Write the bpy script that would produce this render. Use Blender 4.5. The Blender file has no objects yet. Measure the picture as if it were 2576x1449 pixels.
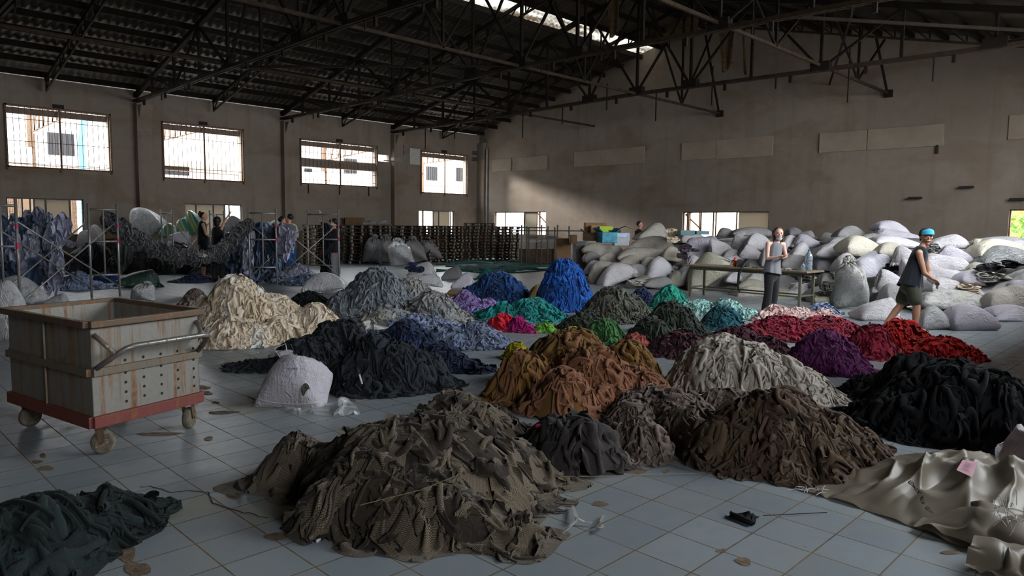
import bpy, bmesh, math, random
import numpy as np
from mathutils import Vector, Matrix
C = bpy.context.scene.collection
SC = bpy.context.scene
PI = math.pi
# ------------------------------------------------------------------ camera
F_PX, YAW, PITCH, ROLL, EYE = 1793.35, math.radians(45.175), math.radians(-5.066), math.radians(0.64), 1.6
def _basis():
    f = np.array([math.sin(YAW)*math.cos(PITCH), math.cos(YAW)*math.cos(PITCH), math.sin(PITCH)])
    r = np.array([math.cos(YAW), -math.sin(YAW), 0.0]); u = np.cross(r, f)
    c, s = math.cos(ROLL), math.sin(ROLL)
    return c*r+s*u, -s*r+c*u, f
CR, CU, CF = _basis()
CO = np.array([0, 0, EYE])
cam = bpy.data.cameras.new('camera'); cam_o = bpy.data.objects.new('camera', cam); C.objects.link(cam_o)
cam.sensor_width = 36; cam.lens = F_PX/2576*36; cam.clip_start = .05; cam.clip_end = 300
cam_o.matrix_world = Matrix(((CR[0], CU[0], -CF[0], 0), (CR[1], CU[1], -CF[1], 0), (CR[2], CU[2], -CF[2], EYE), (0, 0, 0, 1)))
SC.camera = cam_o
# ------------------------------------------------------------------ light and exposure
SC.view_settings.view_transform = 'Standard'; SC.view_settings.look = 'None'
SC.view_settings.gamma = 1; SC.view_settings.use_curve_mapping = False
SC.view_settings.exposure = 1.05
SC.cycles.use_denoising = True
SC.cycles.max_bounces = 8; SC.cycles.diffuse_bounces = 5; SC.cycles.glossy_bounces = 4
SC.cycles.transmission_bounces = 6; SC.cycles.transparent_max_bounces = 12
SC.cycles.sample_clamp_indirect = 6
SKY_STRENGTH = 10.0
world = bpy.data.worlds.new('sky'); SC.world = world; world.use_nodes = True
wn = world.node_tree; wbg = wn.nodes['Background']
wbg.inputs['Color'].default_value = (.9, .95, 1.0, 1); wbg.inputs['Strength'].default_value = SKY_STRENGTH
def lamp(name, kind, loc, direction=None, **kw):
    l = bpy.data.lights.new(name, kind); o = bpy.data.objects.new(name, l); C.objects.link(o); o.location = loc
    if direction is not None: o.rotation_euler = Vector(direction).to_track_quat('-Z', 'Y').to_euler()
    for k, v in kw.items(): setattr(l, k, v)
    return o
sun = lamp('hazy_sun', 'SUN', (10, 60, 30), (1, -2.7, -.92), energy=9, angle=math.radians(9), color=(1, .97, .93))
def portal(loc, direction, sx, sy):
    o = lamp('daylight_portal', 'AREA', loc, direction, shape='RECTANGLE', size=sx, size_y=sy)
    o.data.cycles.is_portal = True
    return o
# ------------------------------------------------------------------ pixel -> place helpers (photo frame 2576 x 1449)
def ray(x, y): return CF+CR*(x-1288)/F_PX-CU*(y-724.5)/F_PX
def fl(x, y, z=0.0):
    d = ray(x, y); return CO+d*((z-EYE)/d[2])
def onplane(x, y, ax, v):
    d = ray(x, y); return CO+d*((v-CO[ax])/d[ax])
def atdepth(x, y, dep):
    d = ray(x, y); return CO+d*dep
def depth(P): return float((np.asarray(P)-CO)@CF)
RH = np.array([math.cos(YAW), -math.sin(YAW), 0]); FH = np.array([math.sin(YAW), math.cos(YAW), 0])
# ------------------------------------------------------------------ objects
def tag(o, label=None, cat=None, group=None, kind=None):
    if label: o['label'] = label
    if cat: o['category'] = cat
    if group: o['group'] = group
    if kind: o['kind'] = kind
    return o
def thing(name, label, cat, loc=(0, 0, 0), group=None):
    o = bpy.data.objects.new(name, None); C.objects.link(o); o.location = [float(v) for v in loc]
    o.empty_display_size = .1
    return tag(o, label, cat, group)
def base_of(o):
    b = Vector((0, 0, 0))
    while o is not None: b += o.location; o = o.parent
    return b
def link(name, V, F, mats, parent=None, smooth=False, mi=None, uv=None, attrs=None, loc=None):
    """V world coordinates; the mesh origin becomes the parent's base, or the thing's own base"""
    V = np.asarray(V, float).reshape(-1, 3)
    if parent is not None: org = np.array(base_of(parent))
    elif loc is not None: org = np.array(loc, float)
    else: org = np.array([(V[:, 0].min()+V[:, 0].max())/2, (V[:, 1].min()+V[:, 1].max())/2, V[:, 2].min()])
    me = bpy.data.meshes.new(name)
    W = V-org
    if isinstance(F, np.ndarray) and F.ndim == 2:
        n, k = F.shape
        me.vertices.add(len(W)); me.vertices.foreach_set('co', W.astype(np.float32).ravel())
        me.loops.add(n*k); me.loops.foreach_set('vertex_index', F.astype(np.int32).ravel())
        me.polygons.add(n); me.polygons.foreach_set('loop_start', np.arange(0, n*k, k, dtype=np.int32))
        me.update(calc_edges=True)
    else:
        me.from_pydata(W.tolist(), [], [list(map(int, f)) for f in F])
    if not isinstance(mats, (list, tuple)): mats = [mats]
    for m in mats: me.materials.append(m)
    if mi is not None: me.polygons.foreach_set('material_index', np.asarray(mi, dtype=np.int32))
    if smooth: me.polygons.foreach_set('use_smooth', np.ones(len(me.polygons), bool))
    if uv is not None:
        l = me.uv_layers.new(name='UVMap'); li = np.zeros(len(me.loops), np.int32); me.loops.foreach_get('vertex_index', li)
        l.data.foreach_set('uv', np.asarray(uv, np.float32)[li].ravel())
    if attrs:
        for k, a in attrs.items():
            at = me.attributes.new(k, 'FLOAT', 'POINT'); at.data.foreach_set('value', np.asarray(a, np.float32))
    me.update()
    o = bpy.data.objects.new(name, me); C.objects.link(o)
    if parent is not None: o.parent = parent
    else: o.location = org
    return o
class MB:
    def __init__(s): s.V = []; s.F = []; s.M = []
    def add(s, V, F, m=0):
        b = len(s.V); s.V += [tuple(map(float, v)) for v in V]
        for f in F: s.F.append([b+i for i in f]); s.M.append(m)
    def box(s, lo, hi, m=0):
        x0, y0, z0 = lo; x1, y1, z1 = hi
        s.add([(x0, y0, z0), (x1, y0, z0), (x1, y1, z0), (x0, y1, z0), (x0, y0, z1), (x1, y0, z1), (x1, y1, z1), (x0, y1, z1)],
              [(0, 3, 2, 1), (4, 5, 6, 7), (0, 1, 5, 4), (1, 2, 6, 5), (2, 3, 7, 6), (3, 0, 4, 7)], m)
    def obox(s, c, ax, ay, az, m=0):
        c, ax, ay, az = [np.asarray(v, float) for v in (c, ax, ay, az)]
        P = [c+i*ax+j*ay+k*az for k in (-1, 1) for (i, j) in ((-1, -1), (1, -1), (1, 1), (-1, 1))]
        s.add(P, [(0, 3, 2, 1), (4, 5, 6, 7), (0, 1, 5, 4), (1, 2, 6, 5), (2, 3, 7, 6), (3, 0, 4, 7)], m)
    def bar(s, a, b, w, h=None, up=(0, 0, 1), m=0):
        a, b = np.asarray(a, float), np.asarray(b, float); h = h or w
        d = b-a; L = np.linalg.norm(d); d /= L
        u = np.asarray(up, float)
        if abs(d@u) > .97: u = np.array([1., 0, 0])
        x = np.cross(u, d); x /= np.linalg.norm(x); y = np.cross(d, x)
        s.obox((a+b)/2, x*w/2, y*h/2, d*L/2, m)
    def tube(s, pts, r, n=8, m=0, cap=True):
        P = [np.asarray(p, float) for p in pts]; k = len(P)
        rr = r if isinstance(r, (list, tuple, np.ndarray)) else [r]*k
        d0 = P[1]-P[0]; u = np.array([0, 0, 1.]) if abs(d0[2]) < .9*np.linalg.norm(d0) else np.array([1., 0, 0])
        rings = []
        for i in range(k):
            d = (P[min(i+1, k-1)]-P[max(i-1, 0)]); d /= np.linalg.norm(d)+1e-12
            x = np.cross(u, d); x /= np.linalg.norm(x)+1e-12; y = np.cross(d, x); u = y
            rings.append([P[i]+rr[i]*(math.cos(2*PI*j/n)*x+math.sin(2*PI*j/n)*y) for j in range(n)])
        s.loft(rings, m, cap)
    def loft(s, rings, m=0, cap=True):
        n = len(rings[0]); V = [p for r in rings for p in r]; F = []
        for i in range(len(rings)-1):
            for j in range(n):
                F.append((i*n+j, i*n+(j+1) % n, (i+1)*n+(j+1) % n, (i+1)*n+j))
        if cap:
            F.append(tuple(range(n-1, -1, -1))); F.append(tuple((len(rings)-1)*n+j for j in range(n)))
        s.add(V, F, m)
    def build(s, name, mats, parent=None, smooth=False, **kw):
        return link(name, s.V, s.F, mats, parent, smooth, s.M, **kw)
def bevel(o, w=.01, seg=2):
    m = o.modifiers.new('edge', 'BEVEL'); m.width = w; m.segments = seg; m.limit_method = 'ANGLE'; return o
# ------------------------------------------------------------------ noise
class Noise:
    def __init__(s, seed): s.t = np.random.default_rng(seed).random((64, 64, 64)).astype(np.float32)*2-1
    def __call__(s, x, y, z=0.0):
        x, y, z = np.broadcast_arrays(np.asarray(x, float), np.asarray(y, float), np.asarray(z, float))
        xi, yi, zi = np.floor(x).astype(int), np.floor(y).astype(int), np.floor(z).astype(int)
        f = lambda t: t*t*(3-2*t)
        u, v, w = f(x-xi), f(y-yi), f(z-zi); T = s.t
        g = lambda a, b, c: T[(xi+a) & 63, (yi+b) & 63, (zi+c) & 63]
        l = lambda a, b, t: a+(b-a)*t
        return l(l(l(g(0, 0, 0), g(1, 0, 0), u), l(g(0, 1, 0), g(1, 1, 0), u), v),
                 l(l(g(0, 0, 1), g(1, 0, 1), u), l(g(0, 1, 1), g(1, 1, 1), u), v), w)
NZ = Noise(3)
# ------------------------------------------------------------------ materials
class NT:
    def __init__(s, name):
        s.m = bpy.data.materials.new(name); s.m.use_nodes = True; s.t = s.m.node_tree; s.n = s.t.nodes
        s.b = s.n['Principled BSDF']
    def add(s, t, **kw):
        n = s.n.new(t)
        for k, v in kw.items(): setattr(n, k, v)
        return n
    def l(s, a, b): s.t.links.new(a, b)
    def coord(s, scale=(1, 1, 1), kind='Object'):
        tc = s.add('ShaderNodeTexCoord'); mp = s.add('ShaderNodeMapping'); mp.inputs['Scale'].default_value = scale
        if kind == 'World':
            g = s.add('ShaderNodeNewGeometry'); s.l(g.outputs['Position'], mp.inputs['Vector'])
        else: s.l(tc.outputs[kind], mp.inputs['Vector'])
        return mp.outputs['Vector']
    def noise(s, vec, scale, detail=3, rough=.5, dist=0):
        n = s.add('ShaderNodeTexNoise'); n.inputs['Scale'].default_value = scale; n.inputs['Detail'].default_value = detail
        n.inputs['Roughness'].default_value = rough; n.inputs['Distortion'].default_value = dist
        s.l(vec, n.inputs['Vector']); return n.outputs['Fac']
    def ramp(s, fac, stops):
        r = s.add('ShaderNodeValToRGB'); e = r.color_ramp.elements
        while len(e) < len(stops): e.new(.5)
        for i, (p, c) in enumerate(stops):
            e[i].position = p; e[i].color = (*c, 1) if not isinstance(c, (int, float)) else (c, c, c, 1)
        s.l(fac, r.inputs['Fac']); return r.outputs['Color']
    def mix(s, fac, a, b, mode='MIX'):
        n = s.add('ShaderNodeMix', data_type='RGBA', blend_type=mode)
        for i, v in ((0, fac), (6, a), (7, b)):
            if isinstance(v, (int, float)): n.inputs[i].default_value = v if i == 0 else (v, v, v, 1)
            elif isinstance(v, tuple): n.inputs[i].default_value = (*v, 1)
            else: s.l(v, n.inputs[i])
        return n.outputs[2]
    def math(s, op, a, b=0.0, c=None):
        n = s.add('ShaderNodeMath', operation=op)
        for i, v in enumerate((a, b) if c is None else (a, b, c)):
            if isinstance(v, (int, float)): n.inputs[i].default_value = v
            else: s.l(v, n.inputs[i])
        return n.outputs[0]
    def attr(s, name): return s.add('ShaderNodeAttribute', attribute_name=name).outputs['Fac']
    def bump(s, h, strength=.3, dist=.01):
        b = s.add('ShaderNodeBump'); b.inputs['Strength'].default_value = strength; b.inputs['Distance'].default_value = dist
        s.l(h, b.inputs['Height']); s.l(b.outputs['Normal'], s.b.inputs['Normal'])
    def col(s, c):
        if isinstance(c, tuple): s.b.inputs['Base Color'].default_value = (*c, 1)
        else: s.l(c, s.b.inputs['Base Color'])
    def set(s, **kw):
        for k, v in kw.items():
            i = s.b.inputs[k.replace('_', ' ')]
            if isinstance(v, (int, float)): i.default_value = v
            else: s.l(v, i)
        return s
_mats = {}
def flat(name, c, rough=.7, metal=0.0, var=.12, scale=6, spec=.35, bump=0.0):
    """plain material with a little procedural variation"""
    if name in _mats: return _mats[name]
    t = NT(name); v = t.coord()
    n = t.noise(v, scale, 4)
    t.col(t.ramp(n, [(.3, tuple(x*(1-var) for x in c)), (.7, tuple(min(1, x*(1+var)) for x in c))]))
    t.set(Roughness=rough, Metallic=metal); t.b.inputs['Specular IOR Level'].default_value = spec
    if bump: t.bump(t.noise(v, scale*4, 3), bump)
    _mats[name] = t.m; return t.m
def plaster(name, c, scale=1.0, stain=.6):
    t = NT(name); v = t.coord(kind='World')
    a = t.noise(v, .55*scale, 6, .6, .4); b = t.noise(v, 4*scale, 5, .65)
    base = t.mix(t.ramp(a, [(.35, 0.0), (.7, 1.0)]), c, tuple(x*.8 for x in c))
    base = t.mix(t.ramp(b, [(.42, 0.0), (.72, .5)]), base, tuple(x*y for x, y in zip(c, (.74, .68, .6))))
    vs = t.coord((3.0, 3.0, .28), 'World'); st = t.noise(vs, .9, 5, .6)          # streaks running down
    base = t.mix(t.ramp(st, [(.52, 0.0), (.74, stain)]), base, tuple(x*y for x, y in zip(c, (.58, .48, .38))))
    sm = t.noise(t.coord((.35, .35, .8), 'World'), 1.1, 6, .6, .6); base = t.mix(t.ramp(sm, [(.5, 0.0), (.72, .75)]), base, tuple(x*y for x, y in zip(c, (.6, .5, .4))))
    pe = t.noise(v, 1.6, 7, .7, .8)
    base = t.mix(t.ramp(pe, [(.66, 0.0), (.70, stain*.6)]), base, tuple(x*y for x, y in zip(c, (.55, .52, .5))))
    t.col(base); t.set(Roughness=.92); t.bump(b, .25, .02); return t.m
# ================================================================== the hall
YA, XB, YC = 26.55, 24.30, 1.25        # window wall, gable wall, open side
EAVE, RIDGE_Y, SL = 5.98, 13.9, .245
RIDGE_Z = EAVE+SL*(YA-RIDGE_Y)
def roof_z(y): return RIDGE_Z-SL*abs(y-RIDGE_Y)
BAYS = [3.15, 8.43, 13.76, 19.0]
M_wall = plaster('stained_plaster', (.24, .195, .155))
M_wallB = plaster('gable_plaster', (.24, .197, .157), .8, .45)
M_steel = flat('dark_rusty_steel', (.013, .0095, .0065), .85, .0, .35, 9, .15)
M_steel2 = flat('brown_chord_steel', (.032, .021, .013), .85, .0, .4, 7, .15)
M_rust = flat('rusty_window_steel', (.13, .075, .045), .75, 0, .5, 14)
M_grey = flat('grey_window_steel', (.06, .065, .065), .6, 0, .3, 14)
# --- floor
def floor_mat():
    t = NT('pale_blue_floor_tiles'); g = t.add('ShaderNodeNewGeometry'); sp = t.add('ShaderNodeSeparateXYZ'); t.l(g.outputs['Position'], sp.inputs[0])
    X, Y = sp.outputs[0], sp.outputs[1]
    u = t.math('DIVIDE', t.math('SUBTRACT', X, 2.549), .306); w = t.math('DIVIDE', t.math('SUBTRACT', Y, 2.269), .312)
    def line(c):
        fr = t.math('FRACT', c); d = t.math('MINIMUM', fr, t.math('SUBTRACT', 1.0, fr)); return d
    wn = t.noise(t.coord(kind='World'), 9, 2)
    jit = t.math('MULTIPLY', t.math('SUBTRACT', wn, .5), .016)
    d = t.math('ADD', t.math('MINIMUM', line(u), line(w)), jit)
    grout = t.math('LESS_THAN', d, .013)
    cmb = t.add('ShaderNodeCombineXYZ'); t.l(t.math('FLOOR', u), cmb.inputs[0]); t.l(t.math('FLOOR', w), cmb.inputs[1])
    wh = t.add('ShaderNodeTexWhiteNoise', noise_dimensions='3D'); t.l(cmb.outputs[0], wh.inputs['Vector'])
    tile = t.ramp(wh.outputs['Value'], [(0, (.20, .232, .255)), (.5, (.235, .267, .288)), (.93, (.265, .295, .312)), (.97, (.255, .268, .232))])
    v = t.coord(kind='World')
    dirt = t.noise(v, 1.3, 7, .65, .3)
    tile = t.mix(t.ramp(dirt, [(.45, 0.0), (.75, .55)]), tile, (.27, .265, .235))
    sm = t.noise(v, 7, 6, .7)
    tile = t.mix(t.ramp(sm, [(.55, 0.0), (.8, .4)]), tile, (.24, .24, .225))
    gn = t.noise(v, 2.1, 4)
    gc = t.ramp(gn, [(.35, (.09, .075, .055)), (.6, (.17, .125, .06))])
    yel = t.noise(v, .8, 3)
    col = t.mix(grout, tile, gc)
    # crumbling dark patches where glaze is worn
    ch = t.noise(v, 2.7, 8, .7, 1.2)
    col = t.mix(t.ramp(ch, [(.71, 0.0), (.725, .8)]), col, (.15, .12, .085))
    t.col(col); rr = t.ramp(sm, [(.3, .26), (.7, .5)]); t.set(Roughness=t.mix(grout, rr, .9))
    t.b.inputs['Specular IOR Level'].default_value = .45
    t.bump(t.math('SUBTRACT', 1.0, t.mix(grout, 0.0, 1.0)), .35, .004)
    return t.m
M_floor = floor_mat()
mb = MB(); mb.box((-9, -6.2, -.2), (XB+.2, YA+.2, 0)); floor = mb.build('floor', M_floor); tag(floor, kind='structure')
M_bare = flat('bare_brown_screed', (.17, .125, .085), .95, 0, .4, 20, .1, .6)
def blob(cx, cy, r, asp=1.0, seed=0, n=18):
    rg = random.Random(seed); out = []
    ph = [rg.random()*6.28 for _ in range(4)]
    for i in range(n):
        a = 2*PI*i/n; k = 1+.16*math.sin(2*a+ph[0])+.1*math.sin(3*a+ph[1])+.07*math.sin(5*a+ph[2])
        out.append((cx+r*k*math.cos(a)*asp, cy+r*k*math.sin(a)))
    return out
# chips broken out of the tiles (pixel x, y, half width px, flatness)
for i, (px, py, w, hgt) in enumerate([(590, 1246, 21, 8), (697, 1350, 28, 11), (350, 1299, 27, 8), (115, 1178, 17, 7), (95, 1162, 12, 5), (108, 1146, 8, 5),
        (318, 1394, 28, 17), (345, 1432, 30, 20), (292, 1356, 16, 7), (510, 975, 18, 5), (520, 989, 14, 5), (542, 1013, 10, 3), (885, 1007, 10, 4),
        (1625, 1167, 22, 9), (1600, 1186, 26, 6), (1675, 1186, 9, 4), (1509, 1268, 18, 7), (1870, 1413, 20, 10), (1815, 1386, 12, 5), (1172, 1381, 20, 5), (525, 1104, 12, 5), (2390, 1390, 20, 6), (560, 1038, 40, 4), (400, 1092, 60, 4)]):
    c = fl(px, py); dx = (fl(px+w, py)-c); dy = (fl(px, py-hgt)-c)
    pts = blob(0, 0, 1, 1, i)
    V = [(*(c+dx*a+dy*b)[:2], .0025) for a, b in pts]; V.append((c[0], c[1], .0025)); n = len(pts)
    link('chipped_tile', V, [(j, (j+1) % n, n) for j in range(n)], M_bare, floor)
# yellow paint at the lower left corner
M_yel = flat('yellow_floor_paint', (.42, .25, .02), .6, 0, .2, 10)
V = [(*fl(x, y)[:2], .002) for x, y in ((60, 1449), (40, 1410), (100, 1396), (118, 1425), (135, 1449))]
link('yellow_paint_mark', V, [(0, 1, 2, 3, 4)][::-1], M_yel, floor)
V = [(*fl(x, y)[:2], .002) for x, y in ((-20, 1290), (-20, 1262), (22, 1266), (24, 1290))]
link('yellow_paint_mark', V, [(0, 1, 2, 3)], M_yel, floor)
# --- walls with openings
def holed_wall(name, axis, pos, t, u0, u1, z0, z1, holes, mat, extra=None):
    """axis 1: wall in the XZ plane at y=pos (room side), thickness t outward; axis 0: in the YZ plane at x=pos"""
    us = sorted({u0, u1, *[h[0] for h in holes], *[h[1] for h in holes]}); zs = sorted({z0, z1, *[h[2] for h in holes], *[h[3] for h in holes]})
    P = lambda u, d, z: (u, pos+d, z) if axis == 1 else (pos+d, u, z)
    mb = MB(); solid = {}
    for i in range(len(us)-1):
        for j in range(len(zs)-1):
            um, zm = (us[i]+us[i+1])/2, (zs[j]+zs[j+1])/2
            solid[i, j] = not any(h[0] < um < h[1] and h[2] < zm < h[3] for h in holes)
    for (i, j), s in solid.items():
        if not s: continue
        a, b, c, d = us[i], us[i+1], zs[j], zs[j+1]
        for q in (0, t): mb.add([P(a, q, c), P(b, q, c), P(b, q, d), P(a, q, d)], [(0, 1, 2, 3)])
        for (di, dj, e) in ((-1, 0, ((a, c), (a, d))), (1, 0, ((b, c), (b, d))), (0, -1, ((a, c), (b, c))), (0, 1, ((a, d), (b, d)))):
            if not solid.get((i+di, j+dj), False):
                (p, q), (r, s2) = e
                mb.add([P(p, 0, q), P(r, 0, s2), P(r, t, s2), P(p, t, q)], [(0, 1, 2, 3)])
    if extra: extra(mb)
    o = mb.build(name, mat); tag(o, kind='structure'); return o
WU = [(4.76, 7.56, 3.24, 5.07), (9.31, 12.10, 3.13, 5.03), (14.57, 18.13, 3.20, 4.92), (20.65, 23.41, 3.07, 4.92)]
WL = [(4.65, 6.76, 1.1, 2.27), (9.98, 12.09, 1.1, 2.24), (20.53, 22.70, 1.1, 2.23)]
brk = [onplane(952, 403, 1, YA)[0], onplane(986, 403, 1, YA)[0]]
holes = WU+WL+[(brk[0], brk[1]-.16, 4.32, 4.62)]
wallA = holed_wall('wall_left', 1, YA, .22, -9, XB+.22, 0, EAVE+.02, holes, M_wall)
WB = [(22.03, 25.45, 1.12, 2.21), (11.43, 14.90, 1.2, 2.17), (1.6, 4.35, 1.3, 2.19)]
def gable(mb):
    a = [(XB, YA+.2, EAVE), (XB, YC-.2, EAVE), (XB, YC-.2, roof_z(YC)+.2), (XB, RIDGE_Y, RIDGE_Z+.2), (XB, YA+.2, roof_z(YA)+.2)]
    mb.add(a, [(0, 1, 2, 3, 4)]); mb.add([(x+.22, y, z) for x, y, z in a], [(4, 3, 2, 1, 0)])
wallB = holed_wall('wall_back', 0, XB, .22, YC-.3, YA, 0, EAVE, WB, M_wallB, gable)
# side wall on the right, outside the frame: a band of high unglazed windows like those opposite
wallC = holed_wall('wall_right', 1, YC, -.25, 8.43, XB, 0, roof_z(YC)-.02, [(9.3, 13.3, 2.9, 5.5), (14.2, 18.6, 2.9, 5.5), (19.4, 21.2, 2.9, 5.5)], M_wall)
# the dim aisle the photographer stands in
mb = MB(); mb.box((8.18, -6, 0), (8.43, .6, 2.8)); mb.box((8.18, -6, 5.2), (8.43, .6, 5.9)); mb.box((8.18, .6, 0), (8.43, YC-.02, 5.9)); mb.box((8.18, -6, 2.8), (8.43, -3.6, 5.2)); tag(mb.build('wall_aisle', M_wall), kind='structure')  # high opening added in this unseen wall to light the near floor
mb = MB(); mb.box((-9.2, -6.2, 0), (8.43, -6, 2.7)); mb.box((-9.2, -6.2, 5.2), (8.43, -6, 5.9)); mb.box((-9.2, -6.2, 2.7), (-1, -6, 5.2)); mb.box((2.6, -6.2, 2.7), (8.43, -6, 5.2)); tag(mb.build('wall_front', M_wall), kind='structure')  # opening added in this unseen wall to brighten heaps and cart side
mb = MB(); mb.box((-9.2, -9, 0), (-9, YA, 9.0)); tag(mb.build('wall_near', M_wall), kind='structure')
mb = MB(); mb.box((-9.2, -9.2, 5.9), (8.6, YC, 6.0)); tag(mb.build('ceiling_aisle', flat('dark_soffit', (.08, .07, .06), .9)), kind='structure')
# pilasters with corbels on the window wall
for i, x in enumerate(BAYS):
    mb = MB(); mb.box((x-.05, YA-.28, 0), (x+.42, YA+.02, 5.56))
    mb.add([(x+.02, YA-.28, 5.5), (x+.4, YA-.28, 5.5), (x+.4, YA-.55, 5.5), (x+.02, YA-.55, 5.5), (x+.02, YA-.28, 5.05), (x+.4, YA-.28, 5.05)],
           [(0, 1, 2, 3), (3, 2, 5, 4), (0, 3, 4), (1, 5, 2)])
    tag(mb.build('column', M_wall), kind='structure')
mb = MB(); mb.box((XB-.16, YA-.5, 0), (XB+.01, YA+.01, 5.6)); tag(mb.build('column', M_wall), kind='structure')
mb = MB(); mb.tube([(XB-.06, YA-.62, .1), (XB-.06, YA-.62, 5.3)], .05, 10); tag(mb.build('down_pipe', flat('grey_pipe', (.28, .25, .23), .6)), 'slim grey drain pipe in the corner beside the gable wall', 'pipe')
# horizontal concrete band across the third upper window
a, b, c, d = WU[2]
mb = MB(); mb.box((a, YA+.02, 3.86), (b, YA+.2, 4.21)); tag(mb.build('trim_1', M_wall), kind='structure')
# vents and a pale board near the last bay
M_dark = flat('dark_slot', (.02, .018, .016), .9)
for (x0, y0) in ((1008, 369), (1008, 384), (1193, 385), (1193, 401)):
    P = onplane(x0, y0, 1, YA); mb = MB()
    mb.box((P[0]-.17, YA-.035, P[2]-.1), (P[0]+.17, YA-.001, P[2]+.1), 0)
    for k in range(3): mb.box((P[0]-.15, YA-.05, P[2]-.08+k*.06), (P[0]+.15, YA-.03, P[2]-.04+k*.06), 1)
    side = 'left' if x0 < 1100 else 'right'; up = 'upper' if y0 in (369, 385) else 'lower'
    tag(mb.build('air_vent', [M_wall, M_dark]), f'small slotted air vent, {up} of the pair {side} of the last high window', 'vent', 'slotted air vents')
P = onplane(1043, 394, 1, YA); mb = MB(); mb.box((P[0]-.3, YA-.04, P[2]-.36), (P[0]+.3, YA-.001, P[2]+.36))
tag(mb.build('wall_board', flat('pale_board', (.45, .42, .37), .8)), 'pale square board on the wall left of the last high window', 'board')
# lamp box beside the broken hole
mb = MB(); mb.box((brk[1]-.1, YA-.3, 4.34), (brk[1]+.3, YA-.02, 4.52)); mb.bar((brk[0]+.2, YA-.1, 4.36), (brk[1]+.1, YA-.16, 4.36), .05)
tag(mb.build('wall_lamp', flat('lamp_housing', (.22, .2, .18), .5)), 'grey lamp housing bracketed beside the broken hole in the window wall', 'lamp')
# --- grilles and frames of the high windows
def grille(i, W, nb, name, rows, label=None):
    x0, x1, z0, z1 = W; root = thing(name, None, None, ((x0+x1)/2, YA, z0)); tag(root, kind='structure')
    mb = MB(); w = .05
    for (p, q) in (((x0-.05, z0-.02), (x1+.08, z0-.02)), ((x0-.05, z1+.02), (x1+.08, z1+.02)), ((x0-.03, z0-.12), (x0-.03, z1+.04)), ((x1+.06, z0-.12), (x1+.06, z1+.04))):
        mb.bar((p[0], YA-.05, p[1]), (q[0], YA-.05, q[1]), w, w)
    xm = (x0+x1)/2; mb.bar((xm, YA-.05, z0-.14), (xm, YA-.05, z1+.04), .055, .055)
    mb.build('window_frame', M_rust, root)
    mb = MB()
    for k in range(nb): mb.bar((x0+(k+1)*(x1-x0)/(nb+1), YA-.055, z0-.02), (x0+(k+1)*(x1-x0)/(nb+1), YA-.055, z1+.02), .016, .016)
    for z in rows: mb.bar((x0, YA-.05, z0+z*(z1-z0)), (x1, YA-.05, z0+z*(z1-z0)), .014, .02)
    mb.build('security_bars', M_rust, root)
    mb = MB(); mb.box((xm-.16, YA-.05, z1+.05), (xm+.14, YA-.002, z1+.17)); mb.build('grille_bracket', M_dark, root)
    mb = MB(); mb.box((x0-.02, YA+.12, z1-.22), (x1+.02, YA+.2, z1-.02)); mb.build('shutter_box', flat('brown_lintel', (.17, .13, .10), .8), root)
    return root
grille(0, WU[0], 17, 'window_1', (.05, .42, .79)); grille(1, WU[1], 17, 'window_2', (.18, .74)); grille(2, WU[2], 19, 'window_3', (.08, .28, .72)); grille(3, WU[3], 15, 'window_4', (.9,))
for k, dx in enumerate((.3, 1.75, 3.2)):                       # brackets hanging under the third window
    mb = MB(); mb.bar((WU[2][0]+dx, YA-.03, 3.16), (WU[2][0]+dx, YA-.03, 2.78), .035)
    tag(mb.build('iron_rod', M_dark), 'short iron rod below the third high window, ' + ('left end', 'middle', 'right end')[k], 'rod', 'iron rods under the third high window')
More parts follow.
